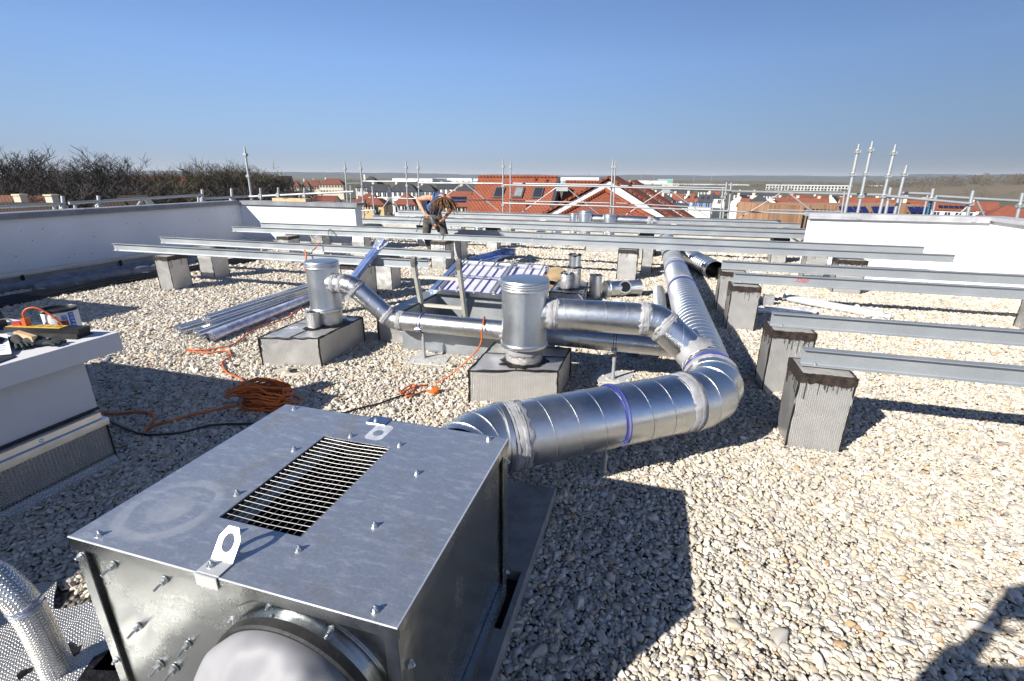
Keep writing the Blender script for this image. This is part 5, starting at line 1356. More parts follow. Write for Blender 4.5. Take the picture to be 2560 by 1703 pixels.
# lower roof to its right
Y2 = 43.0; q0, q1 = gy(1397, 455, Y2), gy(1560, 455.5, Y2)
b2_ = thing('neighbour_building', 'lower red tiled roof between the big roof and the white gable', 'building', (q0.x, Y2, GZ))
zq = q0.z; xa, xb = xr + .35, gy(1459, 455, Y2).x + 2.5
b = MB(); b.extr([(xa, Y2 - 8, zq - 6.4), (xa, Y2, zq), (xa, Y2 + 6, zq - 5), (xa, Y2 + 6, zq - 5.2), (xa, Y2, zq - .2), (xa, Y2 - 8, zq - 6.6)], (xb - xa, 0, 0)); rf2 = b.build('roof', tr, b2_, smooth=False, uv=False)
b = MB(); b.box(xa + .1, xb - .1, Y2 - 7.4, Y2 + 5.5, GZ, zq - 6.2); b.build('wall', Wm['white'], b2_, smooth=False, uv=False)
b = MB(); x = xa
while x < xb - .4: b.cyl((x, Y2, zq + .04), (x + .42, Y2, zq + .05), .12, .10, n=8); x += .40
b.build('ridge_tiles', tr, rf2, uv=False)
# white gable with a red hipped roof in front
def gable_pair(Yg, pk, lf, rt, thick, band, label, hipspec, depth):
    P, Lf, Rt = gy(*pk, Yg), gy(*lf, Yg), gy(*rt, Yg)
    t = thing('gabled_building', label, 'building', (P.x, Yg, GZ))
    sl_, sr = (P.z - Lf.z) / (P.x - Lf.x), (P.z - Rt.z) / (Rt.x - P.x)
    ex = 3.0
    Lz, Rz = (P.x - (P.x - Lf.x) - ex), (Rt.x + ex)
    zl, zr3 = Lf.z - ex * sl_, Rt.z - ex * sr
    b = MB(); b.extr([(Lz, Yg, GZ), (Rz, Yg, GZ), (Rz, Yg, zr3), (P.x, Yg, P.z), (Lz, Yg, zl)], (0, thick, 0)); b.build('gable_wall', Wm['white'], t, smooth=False, uv=False)
    b = MB(); o = .16; rise = .10
    b.extr([(Lz - .2, Yg + .02, zl + rise), (P.x, Yg + .02, P.z + rise + .02), (Rz + .2, Yg + .02, zr3 + rise), (Rz + .2, Yg + .02, zr3 + rise + .16), (P.x, Yg + .02, P.z + rise + .20), (Lz - .2, Yg + .02, zl + rise + .16)], (0, depth, 0)); rf = b.build('roof', tr, t, smooth=False, uv=False)
    b = MB(); n = int((Rz - P.x) / .30)
    for k in range(n):     # verge tiles stepping down both slopes
        for s, zz, xx in ((-1, zl, Lz), (1, zr3, Rz)):
            f0, f1 = k / n, (k + 1.1) / n; a0 = Vector((P.x + (xx - P.x) * f0, Yg - .06, P.z + (zz - P.z) * f0 + .24)); a1 = Vector((P.x + (xx - P.x) * f1, Yg - .06, P.z + (zz - P.z) * f1 + .19))
            b.bar(a0, a1, .30, .13, (0, 0, 1))
    b.build('verge_tiles', tr, rf, smooth=False, uv=False)
    if hipspec:
        (au, av), (lu, lv), (ru, rv), dy = hipspec
        A = gy(au, av, Yg - .02); Bl, Br = gy(lu, lv, Yg - dy), gy(ru, rv, Yg - dy)
        ex = 1.6
        dl, dr = (Bl - A), (Br - A); Bl, Br = A + dl * ex, A + dr * ex
        zb = min(Bl.z, Br.z); Bl.z = Br.z = zb
        bl2, br2 = Vector((Bl.x, Yg - .02, zb)), Vector((Br.x, Yg - .02, zb))
        b = MB(); b.add([A, Bl, Br, bl2, br2], [(0, 1, 2), (0, 3, 1), (0, 2, 4), (1, 3, 4, 2)]); hr_ = b.build('hipped_roof', tr, t, smooth=False, uv=False)
        for E_ in (Bl, Br):
            b = MB(); n = 26
            for k in range(n): b.cyl(A.lerp(E_, k / n) + Vector((0, 0, .07)), A.lerp(E_, (k + 1.15) / n) + Vector((0, 0, .02)), .13, .16, n=8)
            b.build('hip_tiles', tr, hr_, uv=False)
        b = MB(); b.box(Bl.x + .3, Br.x - .3, Yg - dy * ex + .4, Yg - .05, GZ, zb - .01); b.build('lower_wall', Wm['white'], t, smooth=False, uv=False)
    return t
gable_pair(33.0, (1521, 452), (1378, 531), (1658, 540), .35, 0, 'white gabled building with red hipped roof in front, centre of the skyline', ((1514, 477), (1412, 531), (1614, 539), 3.2), 7.5)
gable_pair(41.5, (1578, 461), (1520, 497), (1662, 516), .35, 0, 'second white gable with red verge tiles behind the first one', None, 9)

# timber clad building with tilted awnings
tbm = NT('timber_cladding'); co = tbm.coord(); sp_ = tbm.n('ShaderNodeSeparateXYZ'); tbm.l(co, sp_.inputs[0])
xx = tbm.math('MULTIPLY', tbm.math('ADD', sp_.outputs[0], sp_.outputs[1]), 5.2); fr = tbm.math('FRACT', xx); wn = tbm.n('ShaderNodeTexWhiteNoise', noise_dimensions='1D'); tbm.l(tbm.math('FLOOR', xx), wn.inputs['W'])
c = tbm.mix(wn.outputs['Value'], (.27, .135, .065), (.42, .24, .13)); nzt = tbm.noise(co, 1.2, 5)
c = tbm.mix(tbm.ramp(nzt.outputs[0], [(.45, (0, 0, 0)), (.75, (.6, .6, .6))]).outputs[0], c, (.25, .21, .18))
c = tbm.mix(tbm.math('LESS_THAN', fr, .07), c, (.06, .03, .02)); tbm.set(Base_Color=c, Roughness=.8); M['timber'] = tbm.m
Dt = 58.0; Ct = gd(2006, 512, Dt); zt_ = Ct.z
tb = thing('timber_building', 'timber clad building with blue solar awnings beyond the white right wall', 'building', (Ct.x, Ct.y, GZ), R(18.7))
Lm = 13.2; Ht = zt_ - GZ
b = MB(); b.box(0, Lm, 0, 4.5, 0, Ht); b.build('body', M['timber'], tb, local=True, smooth=False, uv=False)
b = MB(); b.box(-3.1, -.005, .35, 7, 0, Ht - .05); b.build('side_wing', M['timber'], tb, local=True, smooth=False, uv=False)
b = MB(); b.box(-1.35, -.75, .28, .36, Ht - 2.5, Ht - 1.95); wv = b.build('window', GLS, tb, local=True, smooth=False, uv=False)
b = MB(); b.box(-2.0, -1.4, .27, .345, Ht - 2.6, Ht - 1.85); b.build('shutter', M['wood'], tb, local=True, smooth=False, uv=False)
for k in range(9):
    x = .25 + .42 * k
    if x < 3.4:
        b = MB(); b.box(x, x + .22, -.03, .1, Ht - 5.2, Ht - .35 - .02 * k); b.build('dark_slot', M['dark'], tb, local=True, smooth=False, uv=False)
def s_at(u):
    d = ray(u, 520); e = Vector((math.cos(R(18.7)), math.sin(R(18.7)))); det = d.x * e.y - d.y * e.x
    return (Ct.x * d.y - Ct.y * d.x) / det if False else -(Ct.x * d.y - Ct.y * d.x) / (e.x * d.y - e.y * d.x)
for ga, gb, gn in ((2096, 2166, 4), (2177, 2240, 4), (2268, 2320, 3)):
    sa, sb_ = s_at(ga), s_at(gb)
    for k in range(gn):
        x = sa + (sb_ - sa) * k / gn
        b = MB(); b.obox((x + .30, -.32, Ht - .42), (.60, .85, .05), Matrix.Rotation(R(38), 3, 'X')); b.build('solar_awning', pm('deep_blue_panel', (.012, .022, .11), .15) if k == 0 else bpy.data.materials['deep_blue_panel'], tb, local=True, smooth=False, uv=False)
        b = MB(); b.box(x + .06, x + .50, -.03, .08, Ht - 2.4, Ht - .7); b.build('window', GLS, tb, local=True, smooth=False, uv=False)
        b = MB(); b.bar((x, -.5, Ht - .7), (x, -.02, Ht - 2.2), .07, .12, (1, 0, 0)); b.build('awning_bracket', M['timber'], tb, local=True, smooth=False, uv=False)

# parked cars by the field and a white van
def car(label, u, v, col, van=False, rz=0):
    P = gz(u, v, GZ); t = thing('parked_van' if van else 'parked_car', label, 'van' if van else 'car', (P.x, P.y, GZ), R(rz), 'vehicles parked beyond the field')
    L_, W_, H_ = (4.6, 1.9, 1.9) if van else (4.2, 1.75, 1.45)
    pr = [(-L_ / 2, .35), (-L_ / 2, .8), (-L_ / 2 + .1, .95), (-L_ * .22, 1.0), (-L_ * .12, H_), (L_ * .36, H_), (L_ / 2, 1.0), (L_ / 2, .35)] if not van else [(-L_ / 2, .35), (-L_ / 2, .9), (-L_ * .33, 1.1), (-L_ * .22, H_), (L_ / 2 - .05, H_), (L_ / 2, .35)]
    b = MB(); b.extr([(x, -W_ / 2, z) for x, z in pr], (0, W_, 0)); b.build('body', col, t, local=True, smooth=False, uv=False)
    b = MB(); b.box(-L_ * .10, L_ * .30, -W_ / 2 - .01, W_ / 2 + .01, 1.02, H_ - .15); b.build('window', GLS, t, local=True, smooth=False, uv=False)
    for x in (-L_ * .32, L_ * .32):
        for s in (-1, 1):
            b = MB(); b.cyl((x, s * (W_ / 2 - .2), .31), (x, s * (W_ / 2 + .02), .31), .31, n=14); b.build('wheel', M['rubber'], t, local=True, uv=False)
car('white van parked by the low garage beyond the field', 1672, 523, pm('white_car_paint', (.75, .75, .76), .25), True, 12)
car('dark car parked in the street left of the yellow house', 852, 497, pm('dark_car_paint', (.03, .03, .035), .2), False, 70)
car('silver car parked behind the dark car', 846, 493, pm('silver_car_paint', (.45, .46, .48), .25, metal=.6), False, 70)
# hedge along the far side of the field, field lamps, mast
hp = []
for k in range(46):
    P = gz(1828 + 3.6 * k, 524 + .09 * k, GZ); hp.append((P.x, P.y, GZ, 1.1, 1.9))
wood_mass('hedge', 'dark green clipped hedge along the far edge of the field', hp, pm('hedge_leaves', (.022, .055, .022), .9, var=.3, vs=.8), .7)
for k, (u, vt, d) in enumerate([(1742, 384 + 95, 140), (1838, 530, 120), (1872, 527, 118), (1700, 552, 120), (1760, 549, 122)]):
    P = gd(u, vt, d); t = thing('street_lamp', ('slim lamp post at the edge of the grass field, %s from the left' % ORD[k]), 'street lamp', (P.x, P.y, GZ), 0, 'slim lamp posts round the field')
    h = min(7, P.z - GZ if P.z > GZ + 2 else 4); b = MB(); b.cyl((0, 0, 0), (0, 0, h), .07, .05, n=8); b.build('pole', M['pole'], t, local=True, uv=False)
    b = MB(); b.obox((.25, 0, h + .05), (.7, .2, .1)); b.build('lamp_head', M['zinc_grey'], t, local=True, uv=False)
for k, (u, vt, d) in enumerate([(811, 428, 1500), (1604, 435, 1600), (1635, 436, 1650), (1736, 439, 1700), (1780, 440, 1720), (1474, 434, 1500), (2460, 452, 1300)]):
    P = gd(u, vt, d); t = thing('mast', ('thin dark pylon mast on the far skyline, %s from the left' % ORD[[0, 2, 3, 4, 5, 1, 6][k]]), 'mast', (P.x, P.y, GZ), 0, 'thin masts on the skyline')
    h = P.z - GZ; b = MB(); b.cyl((0, 0, 0), (0, 0, h), .9, .35, n=6); b.build('pole', M['zinc_grey'], t, local=True, uv=False)
    b = MB(); b.box(-3.5, 3.5, -.2, .2, h * .8, h * .8 + .5); b.build('cross_arm', M['zinc_grey'], t, local=True, uv=False)

# ---------------------------------------------------------------- haze
b = MB(); b.box(-6500, 6500, -6500, 8200, GZ - 1.5, 62)
hz = NT('haze_air'); hz.t.nodes.remove(hz.b)
pv = hz.n('ShaderNodeVolumePrincipled', i_Density=HAZE, i_Anisotropy=.0); pv.inputs['Color'].default_value = (.78, .87, 1.0, 1)
hz.l(pv.outputs[0], [n_ for n_ in hz.t.nodes if n_.type == 'OUTPUT_MATERIAL'][0].inputs['Volume'])
tag(b.build('haze', hz.m, smooth=False, uv=False), kind='stuff')
# ---------------------------------------------------------------- roof hatch with its opened lid and the ladder
hx0, hx1, hy0, hy1 = -2.46, -1.24, 4.03, 4.94
ht = thing('roof_hatch', 'open roof hatch with grey metal shaft, foil clad kerb and barred lid', 'roof hatch', (-1.85, 4.5, 0))
sheet = galv('shaft_sheet', col=(.40, .43, .46), rough=.42, metal=.75, sp=30, dust=.3)
b = MB()
o = [(-2.675, 4.24), (-1.79, 4.16), (-1.35, 4.30), (-1.30, 4.98), (-2.70, 5.0)]; i_ = [(hx0 + .10, hy0 + .22), (-1.8, hy0 + .20), (hx1 - .1, hy0 + .32), (hx1 - .1, hy1), (hx0 + .1, hy1)]
for k in range(5):
    q = (k + 1) % 5; b.hexa([(*o[k], -.01), (*o[q], -.01), (*i_[q], -.01), (*i_[k], -.01), (*o[k], .27), (*o[q], .27), (*i_[q], .272), (*i_[k], .272)])
b.build('foil_kerb', M['foil'], ht, smooth=False)
for p in o[:3]:
    b = MB(); b.tube([Vector((*p, .27 * k / 6)) + Vector((random.uniform(-.004, .004), random.uniform(-.004, .004), 0)) for k in range(7)], .011, 6); b.build('bitumen_seam', M['tar'], ht)
b = MB()   # flared rim and the four shaft walls
rim_o = [(hx0, hy0), (hx1, hy0), (hx1, hy1), (hx0, hy1)]; rim_i = [(hx0 + .16, hy0 + .03), (hx1 - .03, hy0 + .03), (hx1 - .03, hy1 - .03), (hx0 + .16, hy1 - .03)]
vs = [(*p, .40) for p in rim_o] + [(x, y, .375) for x, y in rim_i] + [(x, y, -.30) for x, y in rim_i] + [(*p, .345) for p in rim_o]
fs = []
for k in range(4):
    q = (k + 1) % 4; fs += [(k, q, 4 + q, 4 + k), (4 + k, 4 + q, 8 + q, 8 + k), (q, k, 12 + k, 12 + q)]
b.add(vs, fs); b.build('shaft', sheet, ht, smooth=False)
b = MB(); b.box(hx0 + .17, hx1 - .04, hy0 + .04, hy1 - .04, -.305, -.29); b.build('shaft_floor', M['dark'], ht, smooth=False)
b = MB(); b.bar((hx0 + .15, hy0 + .02, .385), (hx0 + .15, hy1, .385), .018, .014); b.build('rim_gasket', M['black'], ht, smooth=False)
# lid tilted back beyond the far rim
LA, LB, LC = Vector((-2.38, 4.90, .415)), Vector((-1.22, 4.90, .405)), Vector((-2.39, 5.74, .60))
eu, ev = (LB - LA), (LC - LA); nrm = eu.cross(ev).normalized()
def lp(u, v, h=0): return LA + eu * u + ev * v + nrm * h
def lbox(u0, u1, v0, v1, h0, h1): return [lp(u0, v0, h0), lp(u1, v0, h0), lp(u1, v1, h0), lp(u0, v1, h0), lp(u0, v0, h1), lp(u1, v0, h1), lp(u1, v1, h1), lp(u0, v1, h1)]
ld = b = MB(); b.hexa(lbox(.03, 1, .02, .93, -.02, .0)); lidp = b.build('opal_lid', M['lilac'], ht, smooth=False)
b = MB(); b.hexa(lbox(0, .055, -.02, 1.02, -.05, .035)); b.build('lid_frame_side', M['film_blue'], ht, smooth=False)
b = MB(); b.hexa(lbox(.06, .095, -.02, 1.0, -.03, .022)); b.build('lid_frame_side', M['alu_new'], ht, smooth=False)
b = MB(); b.hexa(lbox(.0, 1.02, .935, 1.05, -.05, .03)); b.hexa(lbox(.0, 1.02, .965, .985, .031, .05)); b.build('lid_frame_end', M['alu_new'], ht, smooth=False)
b = MB(); b.hexa(lbox(.055, 1.01, -.065, -.025, .0, .045)); b.build('lid_frame_end', M['alu_new'], ht, smooth=False)
for k, u in enumerate((.11, .285, .46, .655, .83, .985)):
    b = MB(); wdt = .0058 if k != 3 else .012
    b.hexa(lbox(u - wdt, u + wdt, -.03, 1.0, .05, .072)); b.build('security_bar', M['beam'], ht, smooth=False)
b = MB(); b.hexa(lbox(.08, 1.0, .44, .465, .035, .049)); b.build('cross_bar', M['beam'], ht, smooth=False)
b = MB(); b.hexa(lbox(.60, .63, .04, .92, .002, .033)); b.hexa(lbox(.45, .53, .86, .90, .002, .03)); b.build('lid_actuator', M['alu_new'], ht, smooth=False)
b = MB(); b.hexa(lbox(.99, 1.025, .06, .16, .05, .09)); b.build('orange_tag', M['orange'], ht, smooth=False)

la = thing('ladder', 'worn aluminium ladder leaning out of the roof hatch with rubber caps', 'ladder', (-2.05, 4.5, 0))
def lrail(x): return Vector((x + .012, 4.365, .83)), Vector((x - .02, 4.70, -.28))
for x in (-2.30, -1.815):
    T0, B0 = lrail(x)
    b = MB(); b.bar(B0, T0, .032, .062, (0, 1, 0)); b.build('rail', M['alu'], la, smooth=False)
    d = (T0 - B0).normalized()
    b = MB(); pf = []
    for k in range(9):
        a = k / 8; pf.append((.040 + .006 * math.sin(a * PI), -.05 + .105 * a))
    for k in range(7):    # ribbed rubber boot curling over the rail end
        c = T0 + d * (-.03 + .0125 * k) + Vector((0, .006 * (k - 3) ** 2 / 9, 0)); b.obox(c, (.046, .080 - .004 * k, .0095), (d.to_track_quat('Z', 'Y').to_matrix()))
        b.obox(c + d * .0062, (.041, .072 - .004 * k, .004), (d.to_track_quat('Z', 'Y').to_matrix()))
    b.build('rubber_cap', M['rubber_grey'], la, smooth=False)
for f in (.135, .425, .70):
    L0, L1 = (lrail(x)[0].lerp(lrail(x)[1], f) for x in (-2.30, -1.815)); b = MB(); b.bar(L0, L1, .036, .030, (0, 0, 1)); b.build('rung', M['alu'], la, smooth=False)

# ---------------------------------------------------------------- scaffolding round the roof
def spole(label, a, bt, n_cup=(.16, .52), r=.0242, spig=True, group='galvanised scaffold poles'):
    a, bt = Vector(a), Vector(bt); d = (bt - a).normalized(); L = (bt - a).length
    t = thing('scaffold_pole', label, 'scaffold pole', bt, 0, group)
    b = MB()
    if spig: b.cyl(bt, a - d * -.12 * L * .6, r, n=12); b.cyl(a + d * .07 * L, a, r * .72, n=12)
    else: b.cyl(bt, a, r, n=12)
    b.build('tube', M['pole'], t)
    for f in n_cup:
        b = MB(); c = a.lerp(bt, f); s = d.orthogonal().normalized(); q = d.cross(s)
        b.lathe([(r, -.035), (r * 1.7, -.03), (r * 1.8, -.02), (r * 1.2, -.015), (r * 1.2, .018), (r * 1.8, .02), (r * 1.8, .03), (r, .04)], c, 12, d)
        for v in (s, -s, q, -q): b.obox(c + v * r * 1.6, (.024, .024, .045), d.to_track_quat('Z', 'Y').to_matrix())
        b.build('coupler', M['pole'], t, ang=25)
    return t
def srail(label, a, bt, r=.0242, cat='scaffold rail', name='scaffold_rail', group='galvanised scaffold rails'):
    b = MB(); b.cyl(a, bt, r, n=10); return tag(b.build(name, M['pole']), label, cat, group)
YA, YB = 15.15, 15.85
def P_(u, v, y=YA): return gy(u, v, y)
for lab, t0, t1, y, cups in [
    ('tall scaffold pole at the right end of the short white wall', (861.3, 403), (871.5, 545), YA, (.13, .52, .8)),
    ('tall scaffold pole second right of the short white wall', (900.7, 403), (910.8, 545), YA + .3, (.13, .40, .72)),
    ('tall scaffold pole left of the worker elbow', (1014.7, 401.7), (1020.8, 545), YA, (.12, .43, .78)),
    ('tall scaffold pole just above the worker shoulder', (1044.6, 403), (1049.5, 545), YB, (.12, .45)),
    ('tall scaffold pole in front of the left skylight', (1257.7, 397.7), (1257.6, 545), YA, (.13, .45, .78)),
    ('tall scaffold pole close right of the left skylight', (1276.5, 400.5), (1275.5, 545), YB, (.12,)),
    ('thick pale scaffold pole before the white gable peak', (1532, 399), (1525.4, 545), YA, (.13, .46, .82)),
    ('thin twin scaffold pole touching the thick one before the gable peak', (1538.5, 401.7), (1532.6, 545), YB, (.12, .45))]:
    spole(lab, P_(*t0, y), P_(*t1, y), cups)
for lab, t0, t1, y, cups in [
    ('short scaffold post at the corner right of the short white wall', (930.5, 465.5), (936.5, 545), YA - .3, (.25, .75)),
    ('short scaffold post beside the tall pole at the short wall end', (876.2, 464), (878.5, 530), YB, (.3,)),
    ('pale scaffold post above the field, rightmost of three', (1828.5, 457.4), (1818.6, 552), YA, (.22, .72)),
    ('scaffold post with blue top above the field', (1817, 456), (1806.5, 552), YA + .3, (.3,)),
    ('thin scaffold post above the field, leftmost of three', (1808, 467), (1799.5, 552), YB, (.3,))]:
    spole(lab, P_(*t0, y), P_(*t1, y), cups, spig=False)
for lab, t0, t1, y0, y1, r in [
    ('upper scaffold rail left of the worker', (907.5, 453.3), (1041.9, 454), YA, YA, .0242), ('upper scaffold rail crossing from the worker to the left skylight pole', (1047, 457.5), (1257, 459), YA, YA, .0242),
    ('upper front scaffold rail from the skylight pole to the gable pole', (1259, 462.8), (1526, 467), YA - .1, YA - .1, .0242), ('upper back scaffold rail from the skylight pole to the gable pole', (1282.7, 458.7), (1530, 462.8), YB, YB, .0242),
    ('upper front scaffold rail right of the gable pole', (1528, 467.6), (1826, 476.4), YA - .1, YA - .1, .0242), ('upper back scaffold rail right of the gable pole', (1551, 464.7), (1814, 470.5), YB, YB, .0242),
    ('lower scaffold rail from the skylight pole to the gable pole', (1258, 508), (1523.5, 516), YA - .05, YA - .05, .0242), ('lower scaffold rail right of the gable pole', (1525, 516.8), (1820, 528), YA - .05, YA - .05, .0242),
    ('lower scaffold rail above the field on the right', (1822, 528.2), (2031, 535.8), YA - .05, 13.2, .0242), ('thin middle scaffold rail before the lower red roof', (1280, 502.2), (1523, 507.6), YB, YB, .017), ('thin middle scaffold rail before the second gable', (1540, 507.6), (1812, 521.5), YB, YB, .017),
    ('thin middle scaffold rail left of the worker', (922, 494), (1040, 496.8), YB, YB, .017), ('low scaffold rail at the short white wall end', (868, 530), (938, 525), YA - .2, YA - .3, .0242),
    ('upper scaffold rail behind the short white wall end', (866, 459), (906, 458.5), YA, YA + .3, .0242), ('thin scaffold rail behind the worker at shoulder height', (1130, 500.4), (1256, 501.4), YB, YB, .017)]:
    srail(lab, P_(*t0, y0), P_(*t1, y1), r)
for lab, t0, t1, y in [('slanting scaffold brace rising behind the worker', (1110, 494), (1154, 461), YB), ('slanting scaffold brace falling across the big red roof', (1166, 461), (1246, 527), YB), ('slanting scaffold brace rising across the right skylight', (1306, 530), (1391, 469), YB), ('slanting scaffold brace falling before the lower red roof', (1418, 471), (1495, 535), YB),
                         ('slanting scaffold brace rising right of the gable pole', (1565, 537), (1660, 475), YB), ('slanting scaffold brace falling towards the field', (1673, 475), (1770, 543), YB), ('short slanting scaffold brace left of the worker', (957, 520), (974, 496.5), YB), ('short slanting scaffold brace leaning the other way left of the worker', (979, 496.5), (998, 524), YB), ('slanting scaffold brace above the field beside the white wall', (1848, 546), (1951, 483), YB)]:
    srail(lab, P_(*t0, y), P_(*t1, y), .014, 'scaffold brace', 'scaffold_brace', 'scaffold braces')
for u0, u1, v, lab in ((1391, 1420, 469.5, 'grey steel bracket plate above the lower red roof'), (1655, 1676, 474, 'grey steel bracket plate right of the second gable')):
    A, B = gy(u0, v, YB), gy(u1, v, YB); b = MB(); b.box(A.x, B.x, YB - .03, YB + .03, A.z - .10, A.z + .02); tag(b.build('bracket_plate', M['pole']), lab, 'bracket')
# left side, outside the long parapet
XL = -9.98
def PL(x, y): return gx(x / 3.6828, 360 + y / 3.6828, XL)
for lab, t0, t1 in [('stubby scaffold post on the left wall, nearest to us', (575, 480), (597, 680)), ('stubby scaffold post on the left wall, second nearest', (905, 478), (925, 670)), ('stubby scaffold post on the left wall near the corner', (1860, 420), (1877, 600)), ('stubby scaffold post closest to the parapet corner', (2130, 410), (2142, 600))]:
    spole(lab, PL(*t0), PL(*t1), (.5, .62), spig=False, r=.028)
spole('lone tall scaffold pole rising at the parapet corner', PL(2250, 25), PL(2325, 560), (.135, .50, .85), r=.027)
for lab, t0, t1 in [('scaffold rail along the left wall, nearest section', (-40, 583), (580, 553)), ('scaffold rail along the left wall, long middle section', (635, 545), (1860, 470)), ('scaffold rail along the left wall, far section', (1885, 503), (2325, 482))]:
    srail(lab, PL(*t0), PL(*t1), .026)
for lab, t0, t1 in [('short scaffold strut beside the nearest left post', (498, 572), (514, 680)), ('short scaffold strut between the two nearest left posts', (690, 556), (702, 670)), ('short scaffold strut left of the far left post', (1825, 482), (1833, 600)), ('slanting scaffold strut left of the pair under the left rail', (1314, 504), (1255, 590)), ('slanting scaffold strut right of the pair under the left rail', (1328, 504), (1405, 590))]:
    srail(lab, PL(*t0), PL(*t1), .024, 'scaffold strut', 'scaffold_strut', 'scaffold struts')
def PB(x, y): return gy(640 + x / 3.6828, 380 + y / 3.6828, 10.25)
for lab, t0, t1 in [('stubby scaffold post behind the short white wall, left one', (40, 333), (52, 520)), ('stubby scaffold post behind the short white wall, middle one', (205, 328), (208, 500)), ('stubby scaffold post behind the short white wall, right one', (446, 330), (452, 500))]:
    spole(lab, PB(*t0), PB(*t1), (.36, .45), spig=False, r=.026)
srail('scaffold rail behind the short white wall', PB(-60, 412), PB(900, 366), .025)
A, B = gy(688.5, 500.5, 9.72), gy(771, 500, 9.72); b = MB(); b.box(A.x, B.x, 9.62, 9.82, 1.077, 1.145); b.box(A.x + .3, A.x + .42, 9.60, 9.84, 1.146, 1.15)
tag(b.build('timber_board', M['wood'], smooth=False), 'pale timber board lying on the short white wall', 'timber')
# right side, behind the white wall
def PR(x, y, yy=10.35): return gy(1920 + x / 3.6828, 340 + y / 3.6828, yy)
for lab, t0, t1, cups, sg, y in [('left one of the four tall leaning poles, whitish and rough', (838, 75), (702, 740), (.10, .41), True, 10.35), ('second of the four tall leaning poles, highest of them', (962, 50), (818, 745), (.11, .42, .72), True, 10.5), ('third of the four tall leaning poles', (1175, 80), (1018, 750), (.11, .42, .70), True, 10.35), ('right one of the four leaning poles, shorter and dirty', (1277, 270), (1157, 755), (.17,), True, 10.5),
                            ('short scaffold post between the third and fourth leaning pole', (1130, 475), (1074, 750), (.34,), False, 10.35), ('scaffold post with a blue and white label', (1523, 485), (1463, 770), (.33,), False, 10.35), ('thick scaffold post before the house with solar panels', (1890, 503), (1825, 775), (.45, .95), False, 10.35), ('scaffold post at the right picture edge', (2347, 525), (2280, 800), (.42,), False, 10.35),
                            ('thin scaffold post left of the leaning poles', (706, 510), (674, 740), (), False, 10.8), ('thin scaffold post right of the fourth leaning pole', (1238, 545), (1188, 760), (), False, 10.8), ('thin scaffold post left of the labelled one', (1470, 545), (1424, 760), (), False, 10.8), ('thin scaffold post right of the labelled one', (1552, 545), (1506, 770), (), False, 10.8)]:
    o = spole(lab, PR(*t0, y), PR(*t1, y), cups, spig=sg, r=.0255 if cups else .016)
    if 'label' in lab:
        a, c = PR(1500, 600, 10.345), PR(1472, 730, 10.345); b = MB(); b.cyl(c, a, .0262, n=12, caps=False); b.build('printed_label', pm('blue_label_print', (.08, .35, .62), .5), o)
        for k in range(5):
            q = a.lerp(c, .12 + .19 * k); b = MB(); b.obox(q + Vector((-.002, -.0265, 0)), (.022, .002, .03)); b.build('label_letter', M['paper'], o)
for lab, t0, t1, y0, y1 in [('long scaffold rail passing in front of the leaning poles', (-330, 508), (1100, 545), 14.0, 10.3), ('scaffold rail from the leaning poles to the thick post', (1090, 553), (1850, 622), 10.3, 10.3), ('back scaffold rail right of the fourth leaning pole', (1200, 524), (1500, 535), 10.8, 10.8), ('back scaffold rail running out of the picture on the right', (1555, 556), (2420, 606), 10.8, 10.8), ('thin scaffold rail left of the white wall corner', (0, 680), (690, 697), 12.5, 10.9)]:
    srail(lab, PR(*t0, y0), PR(*t1, y1), .024 if 'thin' not in lab else .014)
for lab, t0, t1 in [('slanting scaffold brace rising to the thick post', (1735, 740), (1850, 640)), ('slanting scaffold brace right of the thick post', (1925, 600), (2010, 780)), ('slanting scaffold brace falling before the timber building', (195, 530), (400, 690))]:
    srail(lab, PR(*t0, 10.8), PR(*t1, 10.8), .014, 'scaffold brace', 'scaffold_brace', 'scaffold braces')

# ---------------------------------------------------------------- far capped cans and pipes between the back beams
fc = []
for lab, u0, u1, vt, y, h0 in [('smaller far galvanised can, left one of the three', 1424, 1446, 533.5, 12.35, .18), ('tallest far galvanised can, middle one of the three', 1447, 1482.5, 526.5, 12.35, .18), ('squat far galvanised can, right one of the three', 1507, 1543.5, 536, 12.35, .18)]:
    A, B = gy(u0, vt, y), gy(u1, vt, y); c = ((A.x + B.x) / 2, y); r = (B.x - A.x) / 2; t = thing('capped_can', lab, 'vent can', (*c, 0), 0, 'far capped cans')
    round_can(t, c, r - .008, .45, A.z - .04, A.z); b = MB(); b.lathe([(r * .8, .15), (r * .8, .44)], (*c, 0), 24); b.build('neck', M['foil_pipe'], t)
plf = plinth('long low foil plinth under the three far cans', [(-2.25, 12.1), (-.8, 12.1), (-.8, 12.75), (-2.25, 12.75)], .20, seed=9)
fd = thing('far_duct', 'far spiral duct joining the capped cans and bending down on the right', 'duct', (-.8, 12.5, 0))
A, B, C_ = Vector((-1.62, 12.42, .66)), Vector((-.02, 12.42, .64)), Vector((.45, 12.42, .36))
straight(fd, A, Vector((-.12, 12.42, .64)), .115, .13); elbow(fd, A, B, C_, .2, .115, 3); mastic(fd, Vector((-.16, 12.42, .64)), (1, 0, 0), .116, .08, .01, 1); mastic(fd, Vector((-1.0, 12.42, .65)), (1, 0, 0), .116, .07, .01, 1)
for lab, x, y, r, h in [('low shiny foil can under the back beams behind the drill', -2.75, 12.1, .11, .36), ('second low foil can under the back beams', -2.4, 12.3, .12, .34), ('grey tin can by the far duct plinth', -3.3, 12.2, .10, .32), ('low tin can left of the worker under the back beams', -4.6, 12.6, .11, .34)]:
    t = thing('low_can', lab, 'vent can', (x, y, 0), 0, 'low cans under the back beams'); round_can(t, (x, y), r, .03, h - .04, h)
